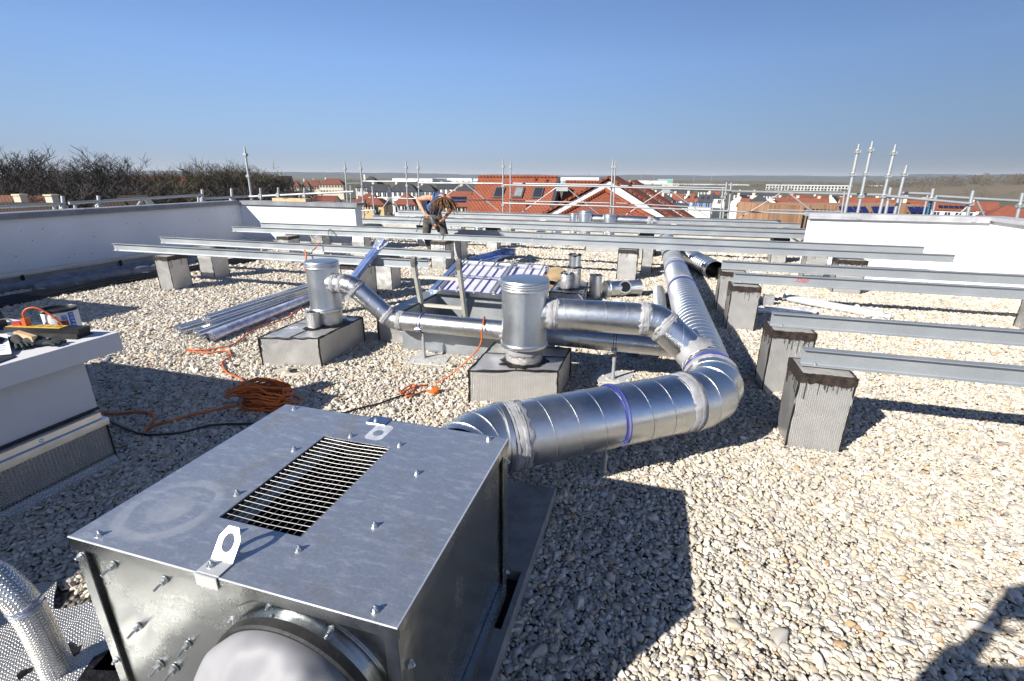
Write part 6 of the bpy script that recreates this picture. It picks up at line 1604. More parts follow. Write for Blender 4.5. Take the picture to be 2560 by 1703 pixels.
plinth('low tar topped foil plinth behind the drill', [(-3.6, 11.95), (-2.1, 11.95), (-2.1, 12.6), (-3.6, 12.6)], .22, seed=10)
plinth('low dark topped foil plinth near the end of the main duct', [(-1.5, 11.2), (.05, 11.2), (.05, 11.55), (-1.5, 11.55)], .24, seed=12)

# ---------------------------------------------------------------- loose material on the roof
def bundle(label, ends, r, cols, wrapped=False):
    t = thing('conduit_bundle', label, 'conduits', ends[0], 0, 'bundles of steel conduit')
    A, B = Vector(ends[0]), Vector(ends[1]); d = (B - A).normalized(); s = d.cross(Vector((0, 0, 1))).normalized()
    for (cx_, cz_) in cols:
        o_ = s * cx_ * r * 2 + Vector((0, 0, cz_ * r * 1.74)); st_ = random.uniform(-.012, .012)
        b = MB(); a, e = A + o_ + d * st_, B + o_ + d * st_
        b.cyl(a, e, r * .98, n=16, caps=False); b.cyl(a + d * .001, a + d * .5, r * .84, n=14, caps=False); b.f[16:] = [f[::-1] for f in b.f[16:]]
        b.lathe([(r * .84, 0), (r * .98, 0)], a, 16, d); b.build('conduit', M['steel_tube'], t)
        b = MB(); b.lathe([(r * .9, .006), (0, .006)], a, 12, d); b.build('dark_bore', M['dark'], t)  # black disc just inside the end paints the shade of the tube
    if wrapped:
        b = MB(); b.tube([A - d * .02, A + d * .02, A.lerp(B, .33), A.lerp(B, .66), B - d * .02, B + d * .03], [r * 2.4, r * 3.3, r * 3.4, r * 3.3, r * 3.4, r * 2.0], 16, caps=False); b.v = [(x, y, z + r * 1.7) for x, y, z in b.v]
        b.build('film_wrap', M['film'], t, ang=80)
    return t
HEX = [(-1, 0), (0, 0), (1, 0), (-1.5, 1), (-.5, 1), (.5, 1), (-1, 2), (0, 2), (1, 2)]
rC = .0195
bundle('loose bundle of open steel conduits, left one on the ground', [(-4.82, 3.76, .022), (-4.74, 5.70, .022)], rC, HEX[:3] + [(-.5, 1), (.5, 1), (1.5, 1), (-1, 2), (0, 2), (1, 2)])
bundle('loose bundle of open steel conduits, lying on top of the others', [(-4.60, 3.93, .115), (-4.60, 5.62, .125)], rC, [(-.5, 0), (.5, 0), (-1, 1), (0, 1), (1, 1), (-.5, 2), (.5, 2)])
bundle('loose bundle of open steel conduits, low in the middle', [(-4.52, 3.72, .022), (-4.60, 5.68, .022)], rC, [(-1, 0), (0, 0), (1, 0), (-.5, 1), (.5, 1), (-1.5, 1), (0, 2), (-1, 2)])
bundle('film wrapped roll of steel conduits, right one on the ground', [(-4.30, 3.69, .028), (-4.42, 5.35, .028)], rC, [(-.5, 0), (.5, 0), (-1, 1), (0, 1), (1, 1), (-.5, 2), (.5, 2)], True)
for lab, x, y, cols in [('pair of steel conduits under the thin duct, left group', -.45, 4.62, [(-.5, 0), (.5, 0)]), ('pair of steel conduits under the thin duct, middle group', -.27, 4.60, [(-.5, 0), (.5, 0)]), ('stack of five steel conduits under the thin duct, right group', -.07, 4.52, [(-1, 0), (0, 0), (1, 0), (-.5, 1), (.5, 1)])]:
    bundle(lab, [(x, y, .024), (x - .10, y + 1.5, .024)], .021, cols)
tr_ = thing('film_tray', 'long bluish film wrapped tray leaning on the front left beams', 'tray', (-3.8, 4.9, 0))
A, B = Vector((-3.82, 4.92, .03)), Vector((-3.40, 5.56, .79)); d = (B - A).normalized()
for k, (ox, hh) in enumerate(((-.055, .0), (0, .006), (.055, .0))):
    b = MB(); sx = d.cross(Vector((0, 0, 1))).normalized(); up = sx.cross(d); b.bar(A + sx * ox + up * hh, B + sx * ox + up * hh, .054, .045, up); b.build('conduit_pack', M['film_blue'], tr_, smooth=False)
b = MB(); vs = []; n = 26
for j in range(5):
    for q in range(n):
        a = 2 * PI * q / n; c = B + d * (-.06 + .04 * j); w1, w2 = (.088 + random.uniform(-.006, .022) * (1 + j * .4)), (.034 + random.uniform(-.004, .016) * (1 + j * .4)); vs.append(c + sx * w1 * math.cos(a) + up * w2 * math.sin(a))
b.add(vs, [(j * n + q, j * n + (q + 1) % n, (j + 1) * n + (q + 1) % n, (j + 1) * n + q) for j in range(4) for q in range(n)]); b.build('crumpled_film', M['film'], tr_, smooth=False)
bt_ = thing('blue_tray', 'folded sheet tray in blue film lying behind the opened hatch lid', 'tray', (-3.1, 9.3, 0))
b = MB(); A, B = Vector((-3.33, 8.9, .03)), Vector((-2.92, 9.75, .10)); b.bar(A, B, .30, .02); b.bar(A + Vector((-.15, .06, .05)), B + Vector((-.15, .06, .05)), .02, .10); b.build('tray', M['film_blue'], bt_, smooth=False)
b = MB(); b.obox(B + Vector((0, .02, .06)), (.34, .03, .14), Matrix.Rotation(R(-12), 3, 'Z')); b.build('end_flap', M['film_blue'], bt_, smooth=False)
cb = thing('cardboard', 'crumpled brown cardboard sheets lying behind the large can', 'cardboard', (-1.7, 7.9, 0))
for k, (cx_, cy_, sx_, sy_, rz, tl) in enumerate([(-1.72, 8.1, .62, 1.0, .35, .05), (-1.50, 7.55, .5, .55, -.2, .10), (-1.40, 7.05, .34, .42, .5, .04)]):
    b = MB(); n1 = 9; vs = []
    for i in range(n1):
        for j in range(n1):
            x, y = (i / (n1 - 1) - .5) * sx_, (j / (n1 - 1) - .5) * sy_; vs.append((cx_ + x * math.cos(rz) - y * math.sin(rz), cy_ + x * math.sin(rz) + y * math.cos(rz), .025 + tl * abs(math.sin(x * 6 + k)) + .03 * max(0, y) + random.uniform(0, .012)))
    fs = [(i * n1 + j, (i + 1) * n1 + j, (i + 1) * n1 + j + 1, i * n1 + j + 1) for i in range(n1 - 1) for j in range(n1 - 1)]
    b.add(vs, fs); b.build('sheet', M['card'], cb, smooth=False)
def film_roll(label, A, B, r):
    A, B = Vector(A), Vector(B); d = (B - A).normalized(); b = MB()
    b.tube([A - d * .04, A, A + d * .04, A.lerp(B, .3), A.lerp(B, .6), B - d * .04, B, B + d * .06], [r * .9, r * .5, r, r, r * .96, r, r * .4, r * .9], 16, caps=True)
    return tag(b.build('film_roll', M['film_white'], ang=60), label, 'wrapped conduits')
M['film_white'] = pm('white_film', (.62, .64, .70), .25, metal=.15, var=.1, vs=12, bump=.6, bs=24, bd=.02)
film_roll('short white film wrapped roll beside the block under the marked beam', (1.30, 6.60, .055), (1.98, 6.74, .055), .05)
film_roll('long white film wrapped roll lying between the two right beam pairs', (1.84, 7.36, .08), (2.82, 6.80, .05), .052)
b = MB(); b.hexa([(1.50, 7.05, 0), (1.63, 7.07, 0), (1.63, 7.14, 0), (1.50, 7.12, 0), (1.49, 7.07, .15), (1.63, 7.10, .15), (1.63, 7.16, .15), (1.49, 7.14, .15)]); tag(b.build('foil_offcut', M['foil'], smooth=False), 'small foil covered offcut standing on the pebbles by the white rolls', 'foil offcut')
rd = thing('roof_drain', 'pale round roof drain collar with a dark hole before the left plinth', 'roof drain', (-2.95, 3.24, 0))
b = MB(); n = 30; vs = [(-2.97 + .155 * math.cos(2 * PI * j / n) * (1 + random.uniform(-.06, .06)), 3.245 + .10 * math.sin(2 * PI * j / n), .012) for j in range(n)] + [(-2.925 + .056 * math.cos(2 * PI * j / n), 3.245 + .05 * math.sin(2 * PI * j / n), .024) for j in range(n)]
b.add(vs, [(j, (j + 1) % n, n + (j + 1) % n, n + j) for j in range(n)]); b.build('collar', M['sand'], rd)
b = MB(); b.add([(-2.925 + .055 * math.cos(2 * PI * j / n), 3.245 + .049 * math.sin(2 * PI * j / n), .018) for j in range(n)], [tuple(range(n))]); b.build('hole', M['dark'], rd)

def smooth_path(pts, k=6, jit=0.0):
    pts = [Vector(p) for p in pts]; out = []
    P = [pts[0] * 2 - pts[1]] + pts + [pts[-1] * 2 - pts[-2]]
    for i in range(1, len(P) - 2):
        for q in range(k):
            t = q / k; a, b_, c, d = P[i - 1], P[i], P[i + 1], P[i + 2]
            out.append(.5 * ((2 * b_) + (c - a) * t + (2 * a - 5 * b_ + 4 * c - d) * t * t + (3 * b_ - a - 3 * c + d) * t ** 3) + Vector((random.uniform(-jit, jit), random.uniform(-jit, jit), abs(random.uniform(0, jit)))))
    return out + [pts[-1]]
def cord(name, label, pts, r, mat, cat='cable', z=.026, jit=.0015):
    pts = [(p[0], p[1], p[2] if len(p) > 2 else z) for p in pts]
    b = MB(); b.tube(smooth_path(pts, 6, jit), r, 8); return tag(b.build(name, M[mat], ang=80), label, cat)
cord('extension_cable', 'thin orange cable snaking over the pebbles from the conduits to the coil', [(-4.30, 5.1), (-4.20, 4.75), (-4.125, 4.615), (-4.158, 4.122), (-3.99, 3.687), (-4.034, 3.513), (-4.15, 3.42), (-4.283, 3.392), (-4.18, 3.36), (-3.998, 3.395), (-3.884, 3.472), (-3.75, 3.38), (-3.689, 3.229), (-3.58, 3.13), (-3.443, 3.035), (-3.236, 2.967), (-3.13, 2.90), (-3.03, 2.801), (-2.86, 2.68)], .0075, 'orange')
cord('extension_cable', 'thicker dusty orange cable leading from the upstand to the coil', [(-3.75, 2.16), (-3.609, 2.185), (-3.402, 2.271), (-3.27, 2.24), (-3.20, 2.15), (-3.12, 2.03), (-3.16, 2.12), (-3.10, 2.24), (-3.0, 2.40), (-2.86, 2.55), (-2.76, 2.62)], .0085, 'orange_dusty')
cord('power_cable', 'black cable lying on the shaded pebbles beside the fan unit', [(-3.62, 2.15), (-3.529, 2.107), (-3.244, 2.045), (-3.069, 2.038), (-2.893, 2.121), (-2.791, 2.255), (-2.578, 2.341), (-2.3, 2.46), (-2.05, 2.66), (-1.962, 2.773), (-1.868, 2.883), (-1.781, 3.048), (-1.66, 3.12)], .0075, 'black')
b = MB(); rc = random.Random(4)
for k in range(26):
    cxx, cyy = -2.66 + rc.uniform(-.05, .06), 2.60 + rc.uniform(-.03, .03); ra, rb = rc.uniform(.09, .22), rc.uniform(.055, .10); ph = rc.uniform(0, 6); zz = .02 + .0085 * k; rot = R(rc.uniform(-10, 28)); pts = []
    for q in range(15):
        a = ph + 2 * PI * q / 14; x, y = ra * math.cos(a), rb * math.sin(a); pts.append((cxx + x * math.cos(rot) - y * math.sin(rot), cyy + x * math.sin(rot) + y * math.cos(rot), zz * (1 - .45 * abs(x) / .3) + rc.uniform(-.006, .012)))
    b.tube(smooth_path(pts, 3, .001), .0075, 6)
tag(b.build('cable_coil', M['orange_dusty'], ang=80), 'tangled heap of orange extension cable behind the fan unit', 'cable coil')
cord('extension_cable', 'bright orange cable hanging over the thin duct down to a round plug', [gy(640 + 1600 / 2.7407, 350 + 1320 / 2.7407, 4.03), gy(640 + 1570 / 2.7407, 350 + 1235 / 2.7407, 3.96), gy(1210.5, 793.5, 3.87), gy(640 + 1548 / 2.7407, 350 + 1310 / 2.7407, 3.75), gy(640 + 1515 / 2.7407, 350 + 1440 / 2.7407, 3.58), (-1.60, 3.44, .02), (-1.75, 3.25), (-1.80, 3.09), (-1.82, 3.17), (-1.79, 3.28), (-1.74, 3.20), (-1.74, 3.06), (-1.68, 3.12), (-1.64, 3.2), (-1.60, 3.18), (-1.575, 3.20)], .0065, 'orange', jit=.0005)
pg = thing('cable_plug', 'round orange cable plug lying on the pebbles left of the middle plinth', 'plug', (-1.56, 3.21, .03)); b = MB(); b.lathe([(.012, -.05), (.016, -.03), (.030, -.02), (.033, .01), (.028, .026), (0, .03)], (-1.56, 3.21, .035), 18, (.8, .5, .2)); b.build('plug_body', M['orange'], pg)
cord('tie_cable', 'short orange lead looped over the front left beams', [gy(800.5, 606, 6.36), gy(794.5, 611, 6.34), gy(789, 620, 6.3), gy(781, 627, 6.2)], .008, 'orange', jit=0); cord('tie_cable', 'orange lead end dropping from the frontmost left beam', [gy(761.5, 626, 5.49), gy(763.5, 630, 5.47), gy(765.5, 640, 5.45), (-4.45, 5.40, .42)], .010, 'orange', jit=0)
cord('tie_cable', 'thin black lead looping over the long drilled beams', [gy(831, 607, 8.2), gy(822, 588, 8.28), gy(821, 577, 8.3), gy(825, 573, 8.32), gy(831, 577, 8.34), gy(840, 590, 8.3), gy(858, 609, 8.2)], .006, 'black', jit=0)
b = MB(); pts = [(-5.6 + .35 * math.cos(a) * .25, 7.65 + .12 * math.sin(a), .03 + .012 * (k % 4)) for k, a in enumerate(np.linspace(0, 25, 60))]; b.tube(smooth_path([(x + random.uniform(-.04, .04), y + random.uniform(-.04, .04), z) for x, y, z in pts], 2), .010, 6)
o = b.build('cable_coil', M['orange'], ang=80); P = gz(822, 656, .03) - Vector((-5.6, 7.65, .03)); o.location = P; tag(o, 'small bright orange cable heap on the pebbles behind the slim left can', 'cable coil')

# ---------------------------------------------------------------- things lying on the upstand cap
CT = .768
bk = thing('bitumen_bucket', 'low metal bucket of black bitumen with printed label on the upstand cap', 'bucket', (-3.37, 1.925, CT))
bc = (-3.37, 1.925)
b = MB(); b.lathe([(.0806, CT), (0.0835, CT + 0.0076), (0.0850, CT + 0.1102), (0.0893, CT + 0.1140), (0.0893, CT + 0.1216), (0.0828, CT + 0.1216), (0.0806, CT + 0.0380), (0, CT + .045)], (*bc, 0), 40); b.build('bucket_shell', M['white'], bk)
b = MB(); b.lathe([(0.0817, CT + 0.0456), (0.0824, CT + 0.1208), (0.0857, CT + 0.1262), (0.0907, CT + 0.1201), (0.0911, CT + 0.1110), (0.0896, CT + 0.1125)], (*bc, 0), 40); b.lathe([(0.0806, CT + 0.0441), (0, CT + .055)], (*bc, 0), 30); b.build('bitumen_rim', M['tar'], bk, ang=60)
def wrap(a0, a1, z0, z1, r, name, mat):
    n = 10; vs = []
    for k in range(n + 1):
        a = R(a0 + (a1 - a0) * k / n); vs += [(bc[0] + r * math.cos(a), bc[1] + r * math.sin(a), z0), (bc[0] + r * math.cos(a), bc[1] + r * math.sin(a), z1)]
    b = MB(); b.add(vs, [(2 * k, 2 * k + 2, 2 * k + 3, 2 * k + 1) for k in range(n)]); return b.build(name, mat, bk)
wrap(-62, -8, CT + .009, CT + .103, 0.0862, 'label', M['paper']); wrap(-8, 12, CT + .009, CT + .105, 0.0865, 'label_band', M['blue']); wrap(-44, -12, CT + .015, CT + .062, 0.0864, 'label_picture', pm('label_roof_photo', (.22, .06, .05), .5, var=.3, vs=40)); wrap(-30, -12, CT + .065, CT + .095, 0.0864, 'label_picture', pm('label_sky_photo', (.20, .26, .42), .5, var=.3, vs=40))
for k, ch in enumerate('SOPR'):
    a = R(2); z = CT + .092 - .021 * k; p = Vector((bc[0] + .0871 * math.cos(a), bc[1] + .0871 * math.sin(a), z)); mm = Matrix.Translation(p) @ Matrix.Rotation(a + PI / 2, 4, 'Z') @ Matrix.Rotation(PI / 2, 4, 'X') @ Matrix.Rotation(R(-90), 4, 'Z')
    text_part(ch, .023, mm, M['paper'], 'label_letter', bk)
a = R(-50); mm = Matrix.Translation(Vector((bc[0] + .0869 * math.cos(a), bc[1] + .0869 * math.sin(a), CT + .087))) @ Matrix.Rotation(a + PI / 2, 4, 'Z') @ Matrix.Rotation(PI / 2, 4, 'X'); text_part('G3', .020, mm, M['black'], 'label_letter', bk)
ps = thing('power_strip', 'black power strip with yellow socket face and a plugged orange lead', 'power strip', (-3.29, 1.80, CT))
rz = R(12); Rm = Matrix.Rotation(rz, 3, 'Z'); pc = Vector((-3.29, 1.798, CT))
def pp(x, y, z): return pc + Rm @ Vector((x, y, z))
b = MB(); b.obox(pp(0, 0, .040), (.45, .076, .026), Rm); b.build('housing', M['black'], ps); b = MB(); b.obox(pp(.05, 0, .014), (.33, .085, .024), Rm); b.obox(pp(.14, 0, .003), (.16, .11, .005), Rm); b.build('foot', M['rubber'], ps)
b = MB(); b.obox(pp(-.06, 0, .054), (.33, .056, .002), Rm); b.build('socket_face', M['yellow'], ps)
for k in range(6):
    b = MB(); b.lathe([(.018, .0), (.018, .002), (.0, .0022)], pp(-.19 + .052 * k, 0, .055), 18); b.build('socket', pm('socket_well', (.42, .25, .02), .6) if k == 0 else bpy.data.materials['socket_well'], ps)
b = MB(); b.obox(pp(-.12, 0, .078), (.026, .030, .044), Rm); b.tube(smooth_path([pp(-.12, 0, .095), pp(-.122, .0, .125), pp(-.10, .01, .152), pp(-.06, .025, .155), pp(-.02, .04, .125), pp(.02, .045, .085), pp(.055, .05, .04), pp(.09, .055, .01)]), .0055, 8); b.build('orange_lead', M['orange'], ps, ang=60)
b = MB(); b.obox(pp(-.185, .01, .064), (.05, .026, .018), Rm); b.build('red_plug', M['red'], ps); b = MB(); b.tube(smooth_path([pp(-.20, .0, .066), pp(-.24, .01, .085), pp(-.29, .01, .08), pp(-.36, .0, .04), pp(-.42, -.01, .01)]), .005, 8); b.build('black_lead', M['black'], ps, ang=60)
b = MB(); vs = []; rnd = random.Random(2); n = 16
for z, s in ((0, 1), (.03, 1.03), (.09, .98), (.135, .94), (.15, .6)):
    for j in range(n):
        a = 2 * PI * j / n; q = 1 / max(abs(math.cos(a)), abs(math.sin(a))) ** .8; vs.append((-3.80 + .125 * s * q * math.cos(a) + rnd.uniform(-.006, .006), 1.70 + .13 * s * q * math.sin(a), CT + z + rnd.uniform(-.006, .006)))
b.add(vs, [(k * n + j, k * n + (j + 1) % n, (k + 1) * n + (j + 1) % n, (k + 1) * n + j) for k in range(4) for j in range(n)] + [tuple(4 * n + j for j in range(n))]); tag(b.build('tool_bag', M['black'], ang=60), 'black tool bag cut by the left edge on the upstand cap', 'tool bag')
tw = thing('trowel', 'scraper with pale wooden handle lying among black gloves on the cap', 'trowel', (-3.2, 1.58, CT))
b = MB(); A, B = Vector((-3.275, 1.650, CT + .058)), Vector((-3.125, 1.640, CT + .046)); b.bar(A, B, .024, .030); b.build('handle', M['wood'], tw); b = MB(); b.bar(A + Vector((-.10, .012, -.01)), A + Vector((.03, -.012, -.012)), .02, .004); b.build('blade', M['zinc_grey'], tw)
def glove(label, x, y, rz, seed):
    rnd = random.Random(seed); t = thing('glove', label, 'glove', (x, y, CT), rz, None); b = MB()
    b.tube(smooth_path([(-.10, 0, .02), (-.05, .004, .026), (0, 0, .024), (.045, -.004, .02)], 3), [.030 + .012 * math.sin(i * .5) for i in range(10)], 12)
    for k in range(4): b.tube(smooth_path([(.03, -.03 + .02 * k, .02), (.07, -.036 + .024 * k, .026), (.105 + .01 * (k % 2), -.04 + .026 * k, .012)], 3), .0105, 8)
    b.tube(smooth_path([(-.02, .028, .02), (.02, .052, .022), (.05, .06, .012)], 3), .011, 8); b.build('glove_shell', M['green'], t, local=True, ang=80); t.scale = (.8, .8, .9)
glove('dark greenish work glove under the scraper handle', -3.22, 1.625, -.3, 1); glove('crumpled dark work glove in front of the power strip', -3.12, 1.665, .4, 2); glove('black work glove beside the white card', -3.33, 1.60, 2.4, 3)
cdx = thing('printed_card', 'white printed instruction card lying at the left edge of the cap', 'card', (-3.2, 1.5, CT))
n_ = [Vector(q) for q in ((-3.34, 1.36, CT + .004), (-3.10, 1.515, CT + .012), (-3.36, 1.650, CT + .05), (-3.56, 1.53, CT + .05))]
b = MB(); b.add(n_ + [p - Vector((0, .004, .004)) for p in n_], [(0, 1, 2, 3), (7, 6, 5, 4), (0, 4, 5, 1), (1, 5, 6, 2), (2, 6, 7, 3), (3, 7, 4, 0)]); b.build('card', M['paper'], cdx, smooth=False)
e1 = (n_[1] - n_[0]).normalized(); nn_ = e1.cross(n_[3] - n_[0]).normalized(); e2 = nn_.cross(e1)
for k in range(7):
    c = n_[1] + (n_[2] - n_[1]) * (.18 + .10 * k) - e1 * (.06 + .01 * (k % 3)) + nn_ * .0006; L_ = .035 + .014 * (k % 3); b = MB(); b.add([c - e1 * L_ - e2 * .003, c + e1 * L_ - e2 * .003, c + e1 * L_ + e2 * .003, c - e1 * L_ + e2 * .003], [(0, 1, 2, 3)]); b.build('print_line', M['blue'] if k % 3 else M['black'], cdx, smooth=False)
b = MB(); b.prism([(-3.62, 1.30), (-3.02, 1.40), (-3.05, 1.50), (-3.5, 1.66), (-3.66, 1.56)], CT + .0, CT + .004); tag(b.build('black_sheet', M['black'], smooth=False), 'thin black plastic sheet under the card and gloves', 'plastic sheet')
b = MB(); P = gz(268, 899, .02); b.obox(P, (.02, .16, .012), Matrix.Rotation(R(40), 3, 'Z')); tag(b.build('sheet_offcut', M['alu_new'], smooth=False), 'bent strip of bright sheet metal on the pebbles under the cap edge', 'metal strip')

# ---------------------------------------------------------------- people
SKIN = pm('skin', (.52, .26, .17), .5, var=.1, vs=12); TOP = pm('blue_vest_cloth', (.035, .085, .20), .85, var=.25, vs=10, bump=.3, bs=60); TRS = pm('grey_trouser_cloth', (.085, .078, .068), .9, var=.3, vs=9, bump=.4, bs=50); HAIR = pm('brown_dreadlocks', (.135, .062, .022), .7, var=.5, vs=26, bump=.6, bs=120); BOOT = pm('dusty_boot_leather', (.22, .20, .17), .8, var=.25, vs=20)
def skin_mesh(name, chain, mat, parent, sub=2):
    idx = {}; vs = []; es = []; rs = []
    for path in chain:
        prev = None
        for key, p, r in path:
            if key is None: key = ('_', len(vs))
            if key not in idx:
                idx[key] = len(vs); vs.append(tuple(wm(parent).inverted() @ Vector(p))); rs.append(r)
            if prev is not None: es.append((prev, idx[key]))
            prev = idx[key]
    me = bpy.data.meshes.new(name); me.from_pydata(vs, es, []); o = bpy.data.objects.new(name, me); COL.objects.link(o); o.parent = parent; WM[o.name] = wm(parent)
    o.modifiers.new('skin', 'SKIN')
    if not me.skin_vertices: me.attributes  # layer comes with the modifier
    sk = me.skin_vertices[0].data if me.skin_vertices else None
    if sk is None:
        bm = bmesh.new(); bm.from_mesh(me); bm.verts.layers.skin.verify(); bm.to_mesh(me); bm.free(); sk = me.skin_vertices[0].data
    for i, r in enumerate(rs): sk[i].radius = r if isinstance(r, tuple) else (r, r); sk[i].use_root = (i == 0)
    o.modifiers['skin'].use_smooth_shade = True
    s = o.modifiers.new('sub', 'SUBSURF'); s.levels = sub; s.render_levels = sub
    me.materials.append(mat); return o
def hand_chain(wrist, d, side, key, curl=.6):
    d = Vector(d).normalized(); side = Vector(side).normalized(); nrm = d.cross(side).normalized(); w_ = Vector(wrist); out = []
    palm = w_ + d * .055; out.append([(key, w_, .028), (key + 'p', palm, (.026, .022))])
    for k, (L_, off) in enumerate(((.070, -.030), (.080, -.010), (.074, .010), (.058, .029))):
        a = palm + d * .028 + side * off; b_ = a + d * L_ * .5 - nrm * L_ * .12 * curl; c = b_ + (d * .5 - nrm * curl).normalized() * L_ * .4; out.append([(key + 'p', palm, .022), (None, a, .0105), (None, b_, .0095), (None, c, .008)])
    t0 = w_ + d * .02 - side * .030; t1 = t0 + (d * .5 - side * .8 - nrm * .3).normalized() * .035; t2 = t1 + (d * .9 - side * .1 - nrm * .5).normalized() * .032
    out.append([(key + 'p', palm, .022), (None, t0, .0135), (None, t1, .011), (None, t2, .009)])
    return out
def W5(x, y, Y): return gy(1020 + x / 6.531, 450 + y / 6.531, Y)
wk = thing('person', 'man with long brown dreadlocks in a blue vest bending over a beam with a drill', 'person', (-3.95, 8.6, 0))
pel = W5(420, 640, 8.66); mid = W5(410, 470, 8.60); che = W5(505, 300, 8.45); nck = W5(565, 275, 8.27); hd = W5(590, 370, 8.12); crn = W5(600, 470, 8.06)
sL, sR = W5(395, 285, 8.38), W5(690, 300, 8.38); eL, eR = W5(150, 315, 8.50), W5(712, 470, 8.44); wL, wR = W5(268, 545, 8.33), W5(618, 600, 8.22); hL, hR = W5(325, 625, 8.26), W5(545, 690, 8.17)
hpL, hpR = W5(325, 660, 8.66), W5(525, 660, 8.66); knL, knR = W5(300, 900, 8.60), W5(590, 870, 8.60); anL = Vector((-4.02, 8.53, .10)); anR = Vector((-3.74, 8.74, .10))
chain = [[('pel', pel, (.135, .10)), ('mid', mid, (.125, .095)), ('che', che, (.12, .095)), ('nck', nck, .058), ('hd', hd, (.088, .10)), ('crn', crn, (.082, .088))],
         [('che', che, .14), ('sL', sL, .062), (None, sL.lerp(eL, .5), .050), ('eL', eL, .043), (None, eL.lerp(wL, .4), .041), ('wL', wL, .027)], [('che', che, .14), ('sR', sR, .062), (None, sR.lerp(eR, .5), .050), ('eR', eR, .043), (None, eR.lerp(wR, .4), .041), ('wR', wR, .027)],
         [('pel', pel, .13), ('hpL', hpL, .092), (None, hpL.lerp(knL, .5), .076), ('knL', knL, .058), (None, knL.lerp(anL, .35), .056), ('anL', anL, .042)], [('pel', pel, .13), ('hpR', hpR, .092), (None, hpR.lerp(knR, .5), .076), ('knR', knR, .058), (None, knR.lerp(anR, .35), .056), ('anR', anR, .042)],
         [('hd', hd, .09), (None, hd + Vector((.0, -.095, -.03)), .014)], [('hd', hd, .09), (None, hd + Vector((-.092, .01, .0)), .012)], [('hd', hd, .09), (None, hd + Vector((.092, .01, 0)), .012)]]
chain += hand_chain(wL, hL - wL, (.2, -.8, .5), 'wL', .9) + hand_chain(wR, hR - wR, (-.2, .8, -.5), 'wR', .9)
skin_mesh('body', chain, SKIN, wk)
skin_mesh('vest', [[('pel', pel + Vector((0, 0, .06)), (.160, .125)), ('mid', mid, (.165, .135)), ('che', che + Vector((0, .0, .0)), (.20, .155)), (None, nck.lerp(che, .45), (.15, .11)), (None, nck.lerp(che, .05), (.085, .07))], [('che', che, .15), (None, sL.lerp(che, .35), .098)], [('che', che, .15), (None, sR.lerp(che, .35), .098)]], TOP, wk)
skin_mesh('trousers', [[('pel', pel + Vector((0, .0, .03)), (.150, .118)), ('hpL', hpL, .108), (None, hpL.lerp(knL, .5), .094), ('knL', knL, .078), (None, knL.lerp(anL, .45), .072), (None, anL + Vector((0, .0, .04)), .068)], [('pel', pel, .14), ('hpR', hpR, .108), (None, hpR.lerp(knR, .5), .094), ('knR', knR, .078), (None, knR.lerp(anR, .45), .072), (None, anR + Vector((0, 0, .04)), .068)]], TRS, wk)
for an in (anL, anR): skin_mesh('boot', [[('a', an + Vector((0, .02, .04)), .052), ('h', an + Vector((0, .03, -.045)), (.045, .048)), ('b', an + Vector((-.01, -.08, -.06)), (.045, .035)), ('t', an + Vector((-.015, -.17, -.07)), (.040, .026))]], BOOT, wk)
rh = random.Random(12); b = MB()
for k in range(80):
    th = rh.uniform(0, 2 * PI); ph = rh.uniform(0, 1.25); c = hd.lerp(crn, .35) + Vector((0, 0, .0))
    n0 = Vector((math.sin(ph) * math.cos(th), -math.cos(ph) * .55 + math.sin(ph) * math.sin(th) * .6, math.cos(ph) * .8 + math.sin(ph) * math.sin(th) * .35)).normalized()
    p0 = c + n0 * .088; L_ = rh.uniform(.13, .30); out = Vector((n0.x * 1.0 + rh.uniform(-.25, .35), n0.y * .5 - .12, -.35)).normalized()
    pts = [c + n0 * .07, p0 + n0 * .02]; q = pts[-1]; dd = (n0 + out * .6).normalized()
    for s in range(4):
        dd = (dd + Vector((rh.uniform(-.2, .2), rh.uniform(-.1, .1), -.48))).normalized(); q = q + dd * L_ / 4; pts.append(q)
    b.tube(smooth_path(pts, 2), [.0125 - .0006 * i for i in range(2 * (len(pts) - 1) + 1)], 6)
b.build('dreadlocks', HAIR, wk, ang=80)
dr = thing('hammer_drill', 'grey hammer drill held in both hands over the beam', 'drill', (-3.85, 8.25, .7))
A, B, Cc, D_ = W5(385, 605, 8.24), W5(445, 745, 8.23), W5(495, 800, 8.25), W5(520, 955, 8.30); gm = pm('drill_grey', (.10, .11, .11), .5, var=.2)
b = MB(); b.tube([A, A.lerp(B, .3), A.lerp(B, .75), B, B.lerp(Cc, .5)], [.032, .046, .050, .044, .036], 14); b.bar(A + Vector((-.02, 0, .01)), A + Vector((.08, .01, -.005)), .05, .07); b.build('housing', gm, dr, ang=60)
b = MB(); b.tube([B.lerp(Cc, .4), Cc, Cc.lerp(D_, .25), Cc.lerp(D_, .33)], [.038, .034, .028, .014], 12); b.build('chuck', M['black'], dr, ang=50); b = MB(); b.cyl(Cc.lerp(D_, .3), D_, .008, n=8); b.build('drill_bit', M['steel_tube'], dr)
b = MB(); b.lathe([(.022, 0), (.022, .05), (.0, .055)], W5(460, 738, 8.20), 12, (0, -1, 0)); b.build('orange_knob', M['orange'], dr); b = MB(); b.bar(W5(480, 700, 8.22), W5(545, 700, 8.20), .03, .032); b.build('side_handle', M['black'], dr)
cord('power_cable', 'thin black drill cable hanging from the drill across the far beams', [W5(345, 600, 8.28), W5(235, 605, 8.5), W5(205, 680, 8.55), W5(165, 780, 8.55), W5(135, 850, 8.55)], .006, 'black', jit=0)

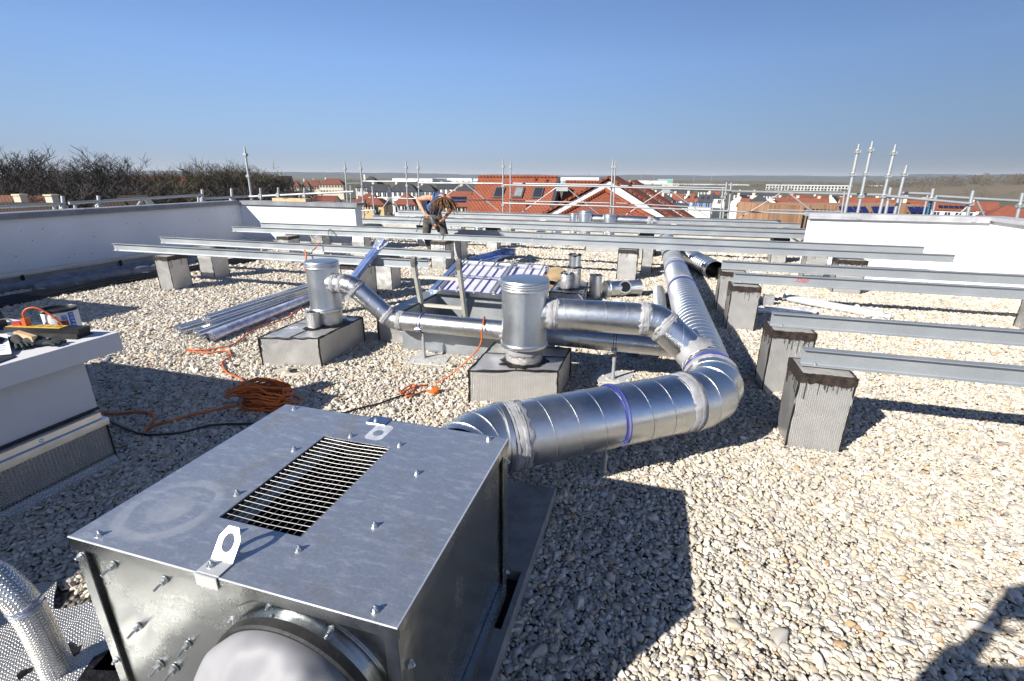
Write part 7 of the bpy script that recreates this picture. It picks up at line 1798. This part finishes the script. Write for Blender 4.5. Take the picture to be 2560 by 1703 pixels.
# the photographer, whose shadow falls on the pebbles at the lower right
ph = thing('person', 'photographer standing at the camera position whose shadow falls on the sunlit pebbles', 'person', (0, -.2, 0))
V3 = Vector
pe_, ch_, nk_, he_ = V3((0, -.24, .95)), V3((0, -.26, 1.36)), V3((0, -.24, 1.50)), V3((0, -.20, 1.66))
chain = [[('pel', pe_, (.15, .11)), (None, V3((0, -.25, 1.14)), (.14, .105)), ('che', ch_, (.165, .12)), ('nck', nk_, .06), ('hd', he_, (.08, .095)), (None, he_ + V3((0, -.01, .07)), (.07, .08))], [('hd', he_, .09), (None, he_ + V3((0, .085, -.02)), .014)], [('hd', he_, .09), (None, he_ + V3((.085, 0, 0)), .012)], [('hd', he_, .09), (None, he_ + V3((-.085, 0, 0)), .012)]]
for s in (-1, 1):
    sh, el, wr_ = V3((s * .19, -.25, 1.42)), V3((s * .25, -.13, 1.20)), V3((s * .12, -.08, 1.52)); hp_, kn_, an_ = V3((s * .09, -.24, .92)), V3((s * .13, -.20, .50)), V3((s * .15, -.24, .09)); k = 'wr%d' % s
    chain += [[('che', ch_, .15), (None, sh, .065), (None, sh.lerp(el, .5), .052), (None, el, .045), (None, el.lerp(wr_, .4), .042), (k, wr_, .028)], [('pel', pe_, .14), (None, hp_, .09), (None, hp_.lerp(kn_, .5), .075), (None, kn_, .058), (None, kn_.lerp(an_, .35), .055), (None, an_, .042), (None, an_ + V3((0, .13, -.055)), .034)]]
    chain += hand_chain(wr_, V3((-s * .15, .02, 1)), V3((0, 1, 0)), k, .8)
skin_mesh('body', chain, SKIN, ph)
skin_mesh('jacket', [[('pel', pe_ + V3((0, 0, .04)), (.175, .135)), (None, V3((0, -.25, 1.14)), (.165, .13)), ('che', ch_, (.19, .145)), (None, nk_ + V3((0, 0, -.03)), .075)]] + [[('che', ch_, .16), (None, V3((s * .19, -.25, 1.42)), .082), (None, V3((s * .24, -.17, 1.31)), .07), (None, V3((s * .25, -.13, 1.20)), .058), (None, V3((s * .17, -.09, 1.43)), .045)] for s in (-1, 1)], pm('dark_jacket_cloth', (.03, .032, .04), .85), ph)
skin_mesh('trousers', [[('pel', pe_, (.165, .125)), (None, V3((s * .09, -.24, .90)), .105), (None, V3((s * .13, -.20, .50)), .08), (None, V3((s * .15, -.24, .10)), .07)] for s in (-1, 1)], pm('dark_trouser_cloth', (.03, .035, .05), .9), ph)
hb_ = MB(); hb_.lathe([(.0, .115), (.05, .11), (.085, .07), (.098, .0), (.085, -.03)], he_ + V3((0, -.02, .0)), 20); hb_.build('hair', pm('dark_hair', (.03, .02, .015), .7), ph); ph.location = (.03, -.205, 0)
cm = thing('camera', 'camera held up by the photographer', 'camera', (0, -.1, 1.63)); b = MB(); b.box(-.072, .072, -.115, -.045, 1.59, 1.695); b.box(-.03, .03, -.11, -.05, 1.6955, 1.73); b.build('camera_body', M['black'], cm)
b = MB(); b.lathe([(.036, 0), (.038, .035), (.0, .036)], (0, -.0445, 1.645), 24, (0, 1, 0)); b.build('lens', M['black'], cm)
